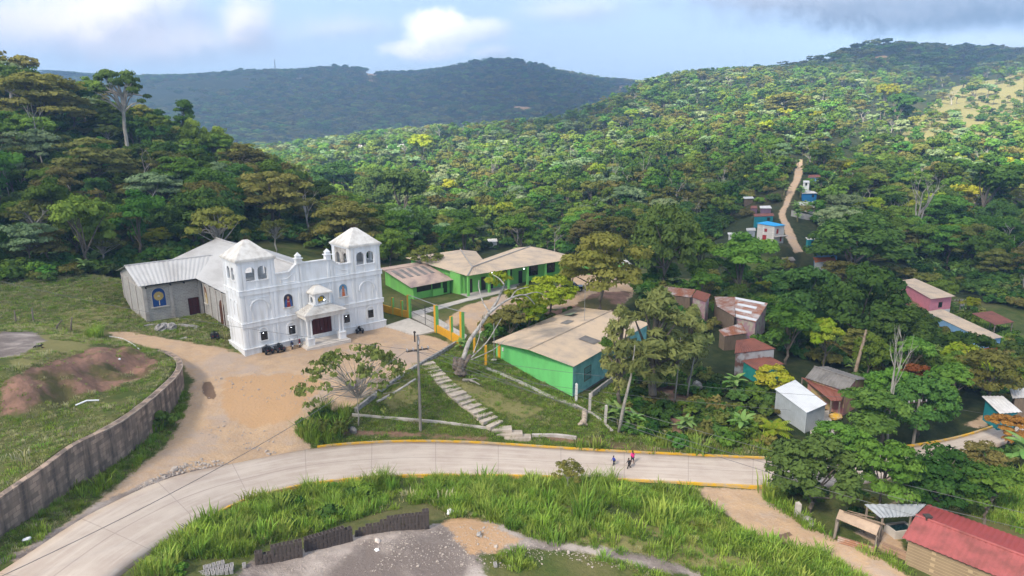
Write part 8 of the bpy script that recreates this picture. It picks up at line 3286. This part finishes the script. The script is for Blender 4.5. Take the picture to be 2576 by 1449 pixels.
# dead snag and the slender leaning trunks
sn = hit(2145, 960)
q = MB()
q.tube([(0, 0, -.3), (.4, 0, 3), (.9, 0, 6.3), (1.1, 0, 8.2)], [.28, .24, .2, .13], 7)
for z_, d_ in ((6.2, .5), (6.9, -.5), (5.2, -.45), (7.4, .4)):
    q.tube([(.4 + z_ * .08, 0, z_), (.4 + z_ * .08 + d_, .1, z_ + .3)], [.08, .04], 5)
o = q.build('dead_trunk', mat('bare_dead_wood', (0.36, 0.27, 0.19), .9, (0.22, 0.16, 0.11), 2, .6, .4, 6), None)
o.location = sn
tag(o, 'tall dead tree trunk stripped of branches behind the grey-roofed house', 'dead tree')
for u, v, tx, h, lb in ((1556, 1088, 1.6, 11, 'slender leaning grey trunk below the classroom, carrying feathery foliage'), (1697, 1010, .4, 9, 'slim pale trunk on the bare slope right of the feathery tree'), (1728, 1000, .9, 9, 'slim pale trunk leaning right, beside another slim trunk on the slope')):
    p_ = hit(u, v)
    q = MB()
    q.tube([(0, 0, -.4), (tx * .3, 0, h * .3), (tx * .8, .2, h * .65), (tx, .3, h)], [.24 if u < 1600 else .13, .2 if u < 1600 else .11, .13 if u < 1600 else .09, .05], 7)
    r = empty('slender_tree', p_, 0, lb, 'tree', 'trees of the hill and village')
    q.build('trunk', PALEBARK, r, True)
    rg = np.random.default_rng(u)
    C = np.stack([tx * .9 + rg.normal(size=12) * 1.0, rg.normal(size=12) * 1.0, h * (.72 + .3 * rg.random(12))], 1)
    lv, lf_, lt_ = leaf_quads(rg, C, np.full(12, .8), 70, .34, .8, .1, 3.0, .8, .6)
    o = bpy.data.objects.new('crown', mesh_np('crown', lv, lf_, [LF['feather']], None, lt_))
    COL.objects.link(o)
    o.parent = r

# ------------------------------------------------------------------ grass, scrub and gravel: nobody could count them
rgc = np.random.default_rng(21)
GP = []
for i in range(4):
    GP.append(proto_obj('grass_tuft_%02d' % i, blade_geo(60 + i, 26, .26, .42, .045, .5), LF['grass']))
for i in range(2):
    GP.append(proto_obj('grass_tuft_%02d' % (4 + i), blade_geo(70 + i, 26, .3, .42, .04, .6), LF['dry']))
for i in range(4):
    GP.append(proto_obj('grass_tuft_%02d' % (6 + i), blade_geo(80 + i, 46, 1.75, .5, .06, .6), LF['grass']))
for i in range(2):
    GP.append(proto_obj('grass_tuft_%02d' % (10 + i), blade_geo(85 + i, 40, .8, .5, .06, .5), LF['grass']))


def region(px, n):
    poly = gpoly(px)
    b = np.array(poly)
    k = 0
    out = []
    area = abs(sum(poly[i][0] * poly[(i + 1) % len(poly)][1] - poly[(i + 1) % len(poly)][0] * poly[i][1] for i in range(len(poly)))) / 2
    m = int(n * (b[:, 0].max() - b[:, 0].min()) * (b[:, 1].max() - b[:, 1].min()))
    x = rgc.uniform(b[:, 0].min(), b[:, 0].max(), m)
    y = rgc.uniform(b[:, 1].min(), b[:, 1].max(), m)
    k = inside(x, y, poly)
    return x[k], y[k]


DIRT_W = [gpoly(p_) for p_ in MASKS['dirt'][0]]
GREY_W = [gpoly(p_) for p_ in MASKS['grey'][0][:3]]
RED_W = [gpoly(p_) for p_ in MASKS['red'][0]]
OCH_W = [gpoly(MASKS['ochre'][0][5])]


DRY_W = [gpoly(p_) for p_ in MASKS['dry'][0][2:9]]
PILE_W = gpoly([(450, 1400), (610, 1405), (640, 1440), (620, 1475), (440, 1475)])


def clear(x, y, soft=.3):
    ok = ~inside(x, y, PILE_W) & (sdist(x, y, road_poly) < -.35)
    for w_ in DIRT_W + GREY_W:
        ok &= sdist(x, y, w_) < soft * (rgc.random(len(x)) * 3 - 1)
    for w_ in RED_W + OCH_W:
        ok &= (sdist(x, y, w_) < 0) | (rgc.random(len(x)) < .1)
    for w_ in DRY_W:
        ok &= (sdist(x, y, w_) < -.2) | (rgc.random(len(x)) < .25)
    for (a, b, c, d) in KEEP_OUT:
        if b - a < 14:
            ok &= ~((x > a) & (x < b) & (y > c) & (y < d))
    return ok


gx_, gy_, gsx, gpick = [], [], [], []


def add_grass(px, n, picks, s0, sv, zs=1.0, nz=.0, thr=-9):
    x, y = region(px, n)
    k = clear(x, y)
    if nz:
        k &= fbm(x / nz, y / nz, 5, 3) > thr
    x, y = x[k], y[k]
    gx_.append(x)
    gy_.append(y)
    s = s0 * np.exp(rgc.normal(size=len(x)) * sv)
    gsx.append(np.stack([s, s, s * zs], 1))
    gpick.append(rgc.choice(picks, len(x)))


LAWN = [(740, 1090), (830, 1030), (890, 1022), (1060, 915), (1150, 860), (1240, 870), (1260, 905), (1447, 1010), (1560, 950), (1700, 1000), (1760, 1130), (1450, 1130), (1200, 1112), (1000, 1110), (800, 1126)]
add_grass(LAWN, 9, [0, 1, 2, 3, 0, 1, 2, 3, 4], .8, .3)
TERR_PX = [(-100, 810), (100, 800), (280, 840), (400, 885), (448, 912), (440, 945), (360, 1015), (300, 1058), (180, 1118), (0, 1240), (-100, 1300)]
add_grass(TERR_PX, 7, [0, 1, 4, 3, 4, 5], .6, .4, 1.0, 6, -.25)
add_grass([(-100, 715), (300, 700), (325, 770), (370, 812), (512, 790), (575, 830), (620, 895), (450, 855), (275, 832), (100, 800), (-100, 805)], 5, [0, 1, 2, 4, 4, 5], .8, .35)
add_grass([(0, 1345), (180, 1220), (300, 1155), (400, 1060), (457, 992), (490, 985), (470, 1040), (400, 1140), (300, 1215), (180, 1300), (60, 1395), (0, 1420)], 14, [0, 1, 2, 4, 5, 1, 10], .5, .4)
BANK = [(740, 1234), (640, 1258), (520, 1314), (400, 1382), (330, 1460), (560, 1475), (610, 1420), (640, 1375), (760, 1350), (880, 1312), (1080, 1262), (1140, 1300), (1240, 1310), (1350, 1360), (1500, 1380), (1700, 1425), (1800, 1470), (2100, 1470), (1900, 1365), (1800, 1290), (1740, 1238), (1450, 1210), (1200, 1204), (1000, 1206)]
add_grass(BANK, 15, [0, 1, 2, 3, 10, 11, 4, 0], .72, .4, 1.0, 5, -.28)
add_grass([(1240, 1385), (1320, 1380), (1500, 1400), (1650, 1440), (1720, 1475), (1300, 1475), (1260, 1420)], 11, [0, 1, 2, 4, 10], .6, .4, 1.0, 4, -.2)
add_grass([(1790, 1340), (1890, 1356), (2060, 1392), (2215, 1478), (2080, 1478), (1880, 1400)], 13, [0, 1, 2, 3, 10, 11], .8, .35)
add_grass([(2290, 1220), (2576, 1200), (2700, 1300), (2576, 1340), (2340, 1262)], 6, [0, 1, 2, 4, 10, 11], 1.0, .35)
TALLG = [(745, 1236), (690, 1254), (610, 1300), (560, 1350), (640, 1370), (760, 1344), (880, 1306), (1080, 1256), (1150, 1290), (1300, 1320), (1500, 1310), (1560, 1270), (1540, 1222), (1450, 1210), (1200, 1204), (1000, 1206)]
add_grass(TALLG, 2.4, [6, 7, 8, 9, 10, 5], .52, .35, 1.0, 3.5, -.08)
add_grass([(760, 1226), (980, 1206), (1450, 1212), (1560, 1226), (1550, 1240), (1000, 1225), (770, 1245)], 1.6, [6, 7, 8, 9], .62, .3, 1.0, 2.5, .1)
add_grass([(1180, 1200), (1560, 1212), (1560, 1290), (1200, 1290)], 1.2, [6, 7, 8, 9], .8, .25, 1.0, 2.5, .2)
add_grass([(470, 1400), (560, 1350), (640, 1390), (560, 1440)], 2.0, [6, 7, 8, 9, 5], .7, .3)
add_grass([(225, 850), (245, 855), (250, 840), (232, 835)], 3, [6, 7], .8, .2)
add_grass([(1900, 1240), (1960, 1235), (2010, 1300), (2110, 1360), (2060, 1350), (1960, 1290)], 9, [0, 1, 2, 10, 11], 1.0, .4)
add_grass([(810, 1030), (740, 1090), (800, 1126), (860, 1100), (880, 1045)], 2.5, [6, 7, 8, 10, 11], .8, .3)
add_grass([(2110, 1366), (2290, 1425), (2400, 1470), (2300, 1470), (2250, 1430), (2110, 1385)], 9, [0, 1, 10, 11, 5], 1.0, .3)
add_grass([(1440, 1104), (1750, 1100), (1950, 1120), (1950, 1150), (1700, 1142), (1440, 1126)], 5, [0, 1, 5, 10, 4], 1.0, .4)
add_grass([(2300, 800), (2440, 800), (2576, 860), (2700, 900), (2500, 960), (2300, 900)], 2.5, [0, 1, 2, 4, 10], 1.4, .3)
gx_, gy_, gsx, gpick = np.concatenate(gx_), np.concatenate(gy_), np.concatenate(gsx), np.concatenate(gpick)
gzz = ground_z(gx_, gy_, True) - .03
stuff('grass', 'short and tall grass covering the lawn, terrace and roadside banks', GP, np.stack([gx_, gy_, gzz], 1), rgc.random(len(gx_)) * 6.28, gsx, gpick)
# scrub under the trees
SP_ = []
for i in range(5):
    kd = KIND['shrub']
    geo, tb = tree_geo(700 + i, 2.4, 1.7, 'dome', 13, 34, .42, .02, .7, limbs=0, crad=.4)
    SP_.append(proto_obj('scrub_%02d' % i, geo, LF[('dark', 'mid', 'olive', 'dark', 'brown')[i]]))
for i in range(2):
    SP_.append(proto_obj('scrub_%02d' % (5 + i), banana_geo(900 + i, 3.6, 8)[0], LF['banana']))
sxs, sys_ = [], []
for (y0, y1, sp) in ((92, 170, 2.3), (170, 330, 4.2), (330, 620, 7.5), (620, 950, 13)):
    for y in np.arange(y0, y1, sp):
        x = np.arange(-1.0 * y - 20, 1.0 * y + 20, sp)
        sxs.append(x + rgc.uniform(-.6, .6, len(x)) * sp)
        sys_.append(y + rgc.uniform(-.6, .6, len(x)) * sp)
sxs, sys_ = np.concatenate(sxs), np.concatenate(sys_)
k_ = inside(sxs, sys_, SC_poly) | (inside(sxs, sys_, VILL) & (rgc.random(len(sxs)) < .6))
k_ &= free(sxs, sys_, 1.0) & (seg_dist(sxs, sys_, TRACK_W) > 2.2) & (sdist(sxs, sys_, road_poly) < -1.5)
for w_ in OPEN_W:
    k_ &= ~inside(sxs, sys_, w_) | (rgc.random(len(sxs)) < .7)
for w_, pr_ in LIT_W:
    k_ &= ~inside(sxs, sys_, w_) | (rgc.random(len(sxs)) > pr_ * .8)
for w_ in DIRT_W:
    k_ &= sdist(sxs, sys_, w_) < -1.0
uu, vv_ = proj(sxs, sys_, ground_z(sxs, sys_) + 1)
k_ &= (uu > -150) & (uu < 2730)
sxs, sys_ = sxs[k_], sys_[k_]
# roadside thickets on the right bank, lot edge and along the verge
ex_, ey_ = [], []
for px, n in (([(1560, 960), (1750, 930), (1960, 1000), (1960, 1130), (1700, 1125), (1560, 1090)], .22), ([(745, 1088), (800, 1040), (860, 1050), (850, 1095), (800, 1120)], .3), ([(700, 1260), (900, 1225), (1080, 1255), (880, 1300), (760, 1340), (660, 1350)], .12), ([(1960, 1200), (2150, 1230), (2250, 1280), (2180, 1300), (2060, 1290), (1970, 1240)], .3), ([(350, 1100), (450, 995), (478, 990), (420, 1080), (300, 1180)], .1), ([(1220, 830), (1330, 815), (1440, 790), (1440, 805), (1330, 840), (1240, 862)], .3), ([(2300, 1150), (2576, 1110), (2700, 1200), (2400, 1260)], .15), ([(380, 1440), (440, 1400), (480, 1420), (430, 1460)], .3), ([(2220, 680), (2420, 692), (2700, 750), (2700, 830), (2500, 765), (2410, 735), (2300, 695), (2240, 700)], .16), ([(2400, 790), (2440, 785), (2576, 860), (2700, 930), (2560, 880), (2440, 820)], .05)):
    x, y = region(px, n)
    ex_.append(x)
    ey_.append(y)
nx0 = len(sxs)
sxs = np.concatenate([sxs] + ex_)
sys_ = np.concatenate([sys_] + ey_)
ok = sdist(sxs, sys_, road_poly) < -.8
sxs, sys_ = sxs[ok], sys_[ok]
szz = ground_z(sxs, sys_, True) - .15
ss_ = np.where(sys_ > 330, 1.5, np.where(sys_ > 170, 1.15, np.where(sys_ > 98, .9, .6))) * np.exp(np.clip(rgc.normal(size=len(sxs)), -2, 1.2) * .3)
ss_ = np.where(sys_ < 66, ss_ * .8, ss_)
pk = rgc.choice([0, 1, 2, 3, 0, 1, 3, 4, 5, 6], len(sxs))
pk = np.where((pk >= 5) & ((rgc.random(len(sxs)) < .5) | (np.arange(len(sxs)) >= nx0)), 0, pk)
stuff('undergrowth', 'leafy scrub and young plants under the trees and on the banks', SP_, np.stack([sxs, sys_, szz], 1), rgc.random(len(sxs)) * 6.28, np.stack([ss_] * 3, 1), pk)
so_ = [bpy.data.objects.new('loose_stone_%02d' % i, m_) for i, m_ in enumerate(stone_me)]
stuff('gravel', 'loose pale stones strewn over the dirt lot, verge and yard', so_, gp_, rng_s.random(len(gp_)) * 6.28, np.stack([gs_] * 3, 1), rng_s.integers(0, 3, len(gp_)))
print('grass', len(gx_), 'scrub', len(sxs), 'stones', len(gp_))
# ------------------------------------------------------------------ clouds added out of view to shade the valley, and haze


def cloud_mat(name, a):
    m = bpy.data.materials.new(name)
    m.use_nodes = True
    t = NT(m.node_tree)
    t.n.clear()
    out = t.new('ShaderNodeOutputMaterial')
    tr = t.new('ShaderNodeBsdfTransparent')
    tl = t.new('ShaderNodeBsdfTranslucent')
    tl.inputs[0].default_value = (0.92, 0.92, 0.92, 1)
    df = t.new('ShaderNodeBsdfDiffuse')
    df.inputs[0].default_value = (0.9, 0.9, 0.9, 1)
    mx = t.new('ShaderNodeMixShader')
    mx.inputs[0].default_value = .5
    t.l.new(tl.outputs[0], mx.inputs[1])
    t.l.new(df.outputs[0], mx.inputs[2])
    m2 = t.new('ShaderNodeMixShader')
    m2.inputs[0].default_value = a
    t.l.new(tr.outputs[0], m2.inputs[1])
    t.l.new(mx.outputs[0], m2.inputs[2])
    t.l.new(m2.outputs[0], out.inputs[0])
    return m


def shade_cloud(gx, gy, rx, ry, h, a, seed):
    """an added unseen cloud whose shadow falls on the ground round (gx, gy)"""
    k = h / SUN_DIR.z
    c = Vector((gx, gy, 5)) + SUN_DIR * k
    q = MB()
    rr = random.Random(seed)
    n, m = 40, 10
    ph = [rr.uniform(0, 6.28) for _ in range(6)]
    vs, fs = [], []
    for i in range(m + 1):
        th = -math.pi / 2 + math.pi * i / m
        for j in range(n):
            an = 6.283 * j / n
            w_ = 1 + .16 * math.sin(2 * an + ph[0]) + .12 * math.sin(3 * an + ph[1]) + .08 * math.sin(5 * an + ph[2]) + .05 * math.sin(9 * an + ph[3])
            vs.append((rx * w_ * math.cos(th) * math.cos(an), ry * w_ * math.cos(th) * math.sin(an), min(rx, ry) * .16 * math.sin(th) * (1 + .3 * math.sin(4 * an + ph[4]))))
    for i in range(m):
        for j in range(n):
            fs.append((i * n + j, i * n + (j + 1) % n, (i + 1) * n + (j + 1) % n, (i + 1) * n + j))
    q.add(vs, fs)
    o = q.build('cloud', cloud_mat('shade_cloud_white', a), None, True, 'pale unseen cloud added high above the valley to shade it', kind='structure')
    o.location = c
    return o


shade_cloud(-25, 150, 190, 175, 620, .55, 1)
shade_cloud(185, 195, 105, 95, 640, .70, 2)
shade_cloud(95, 800, 85, 190, 700, .70, 3)
shade_cloud(120, 385, 100, 90, 660, .56, 4)
shade_cloud(-150, 1950, 1500, 850, 950, .62, 5)
shade_cloud(-170, 250, 110, 120, 640, .42, 6)

hz = MB()
hz.box(-16800, 16800, -60, 7300, -260, 392)
hm = bpy.data.materials.new('valley_haze')
hm.use_nodes = True
t = NT(hm.node_tree)
t.n.clear()
out = t.new('ShaderNodeOutputMaterial')
pvl = t.new('ShaderNodeVolumePrincipled')
pvl.inputs['Color'].default_value = (0.38, 0.63, 1.0, 1)
pvl.inputs['Density'].default_value = 0.00031
pvl.inputs['Anisotropy'].default_value = 0.15
t.l.new(pvl.outputs[0], out.inputs['Volume'])
ho = hz.build('haze', hm, None, kind='stuff', label='thin bluish haze filling the valley air')
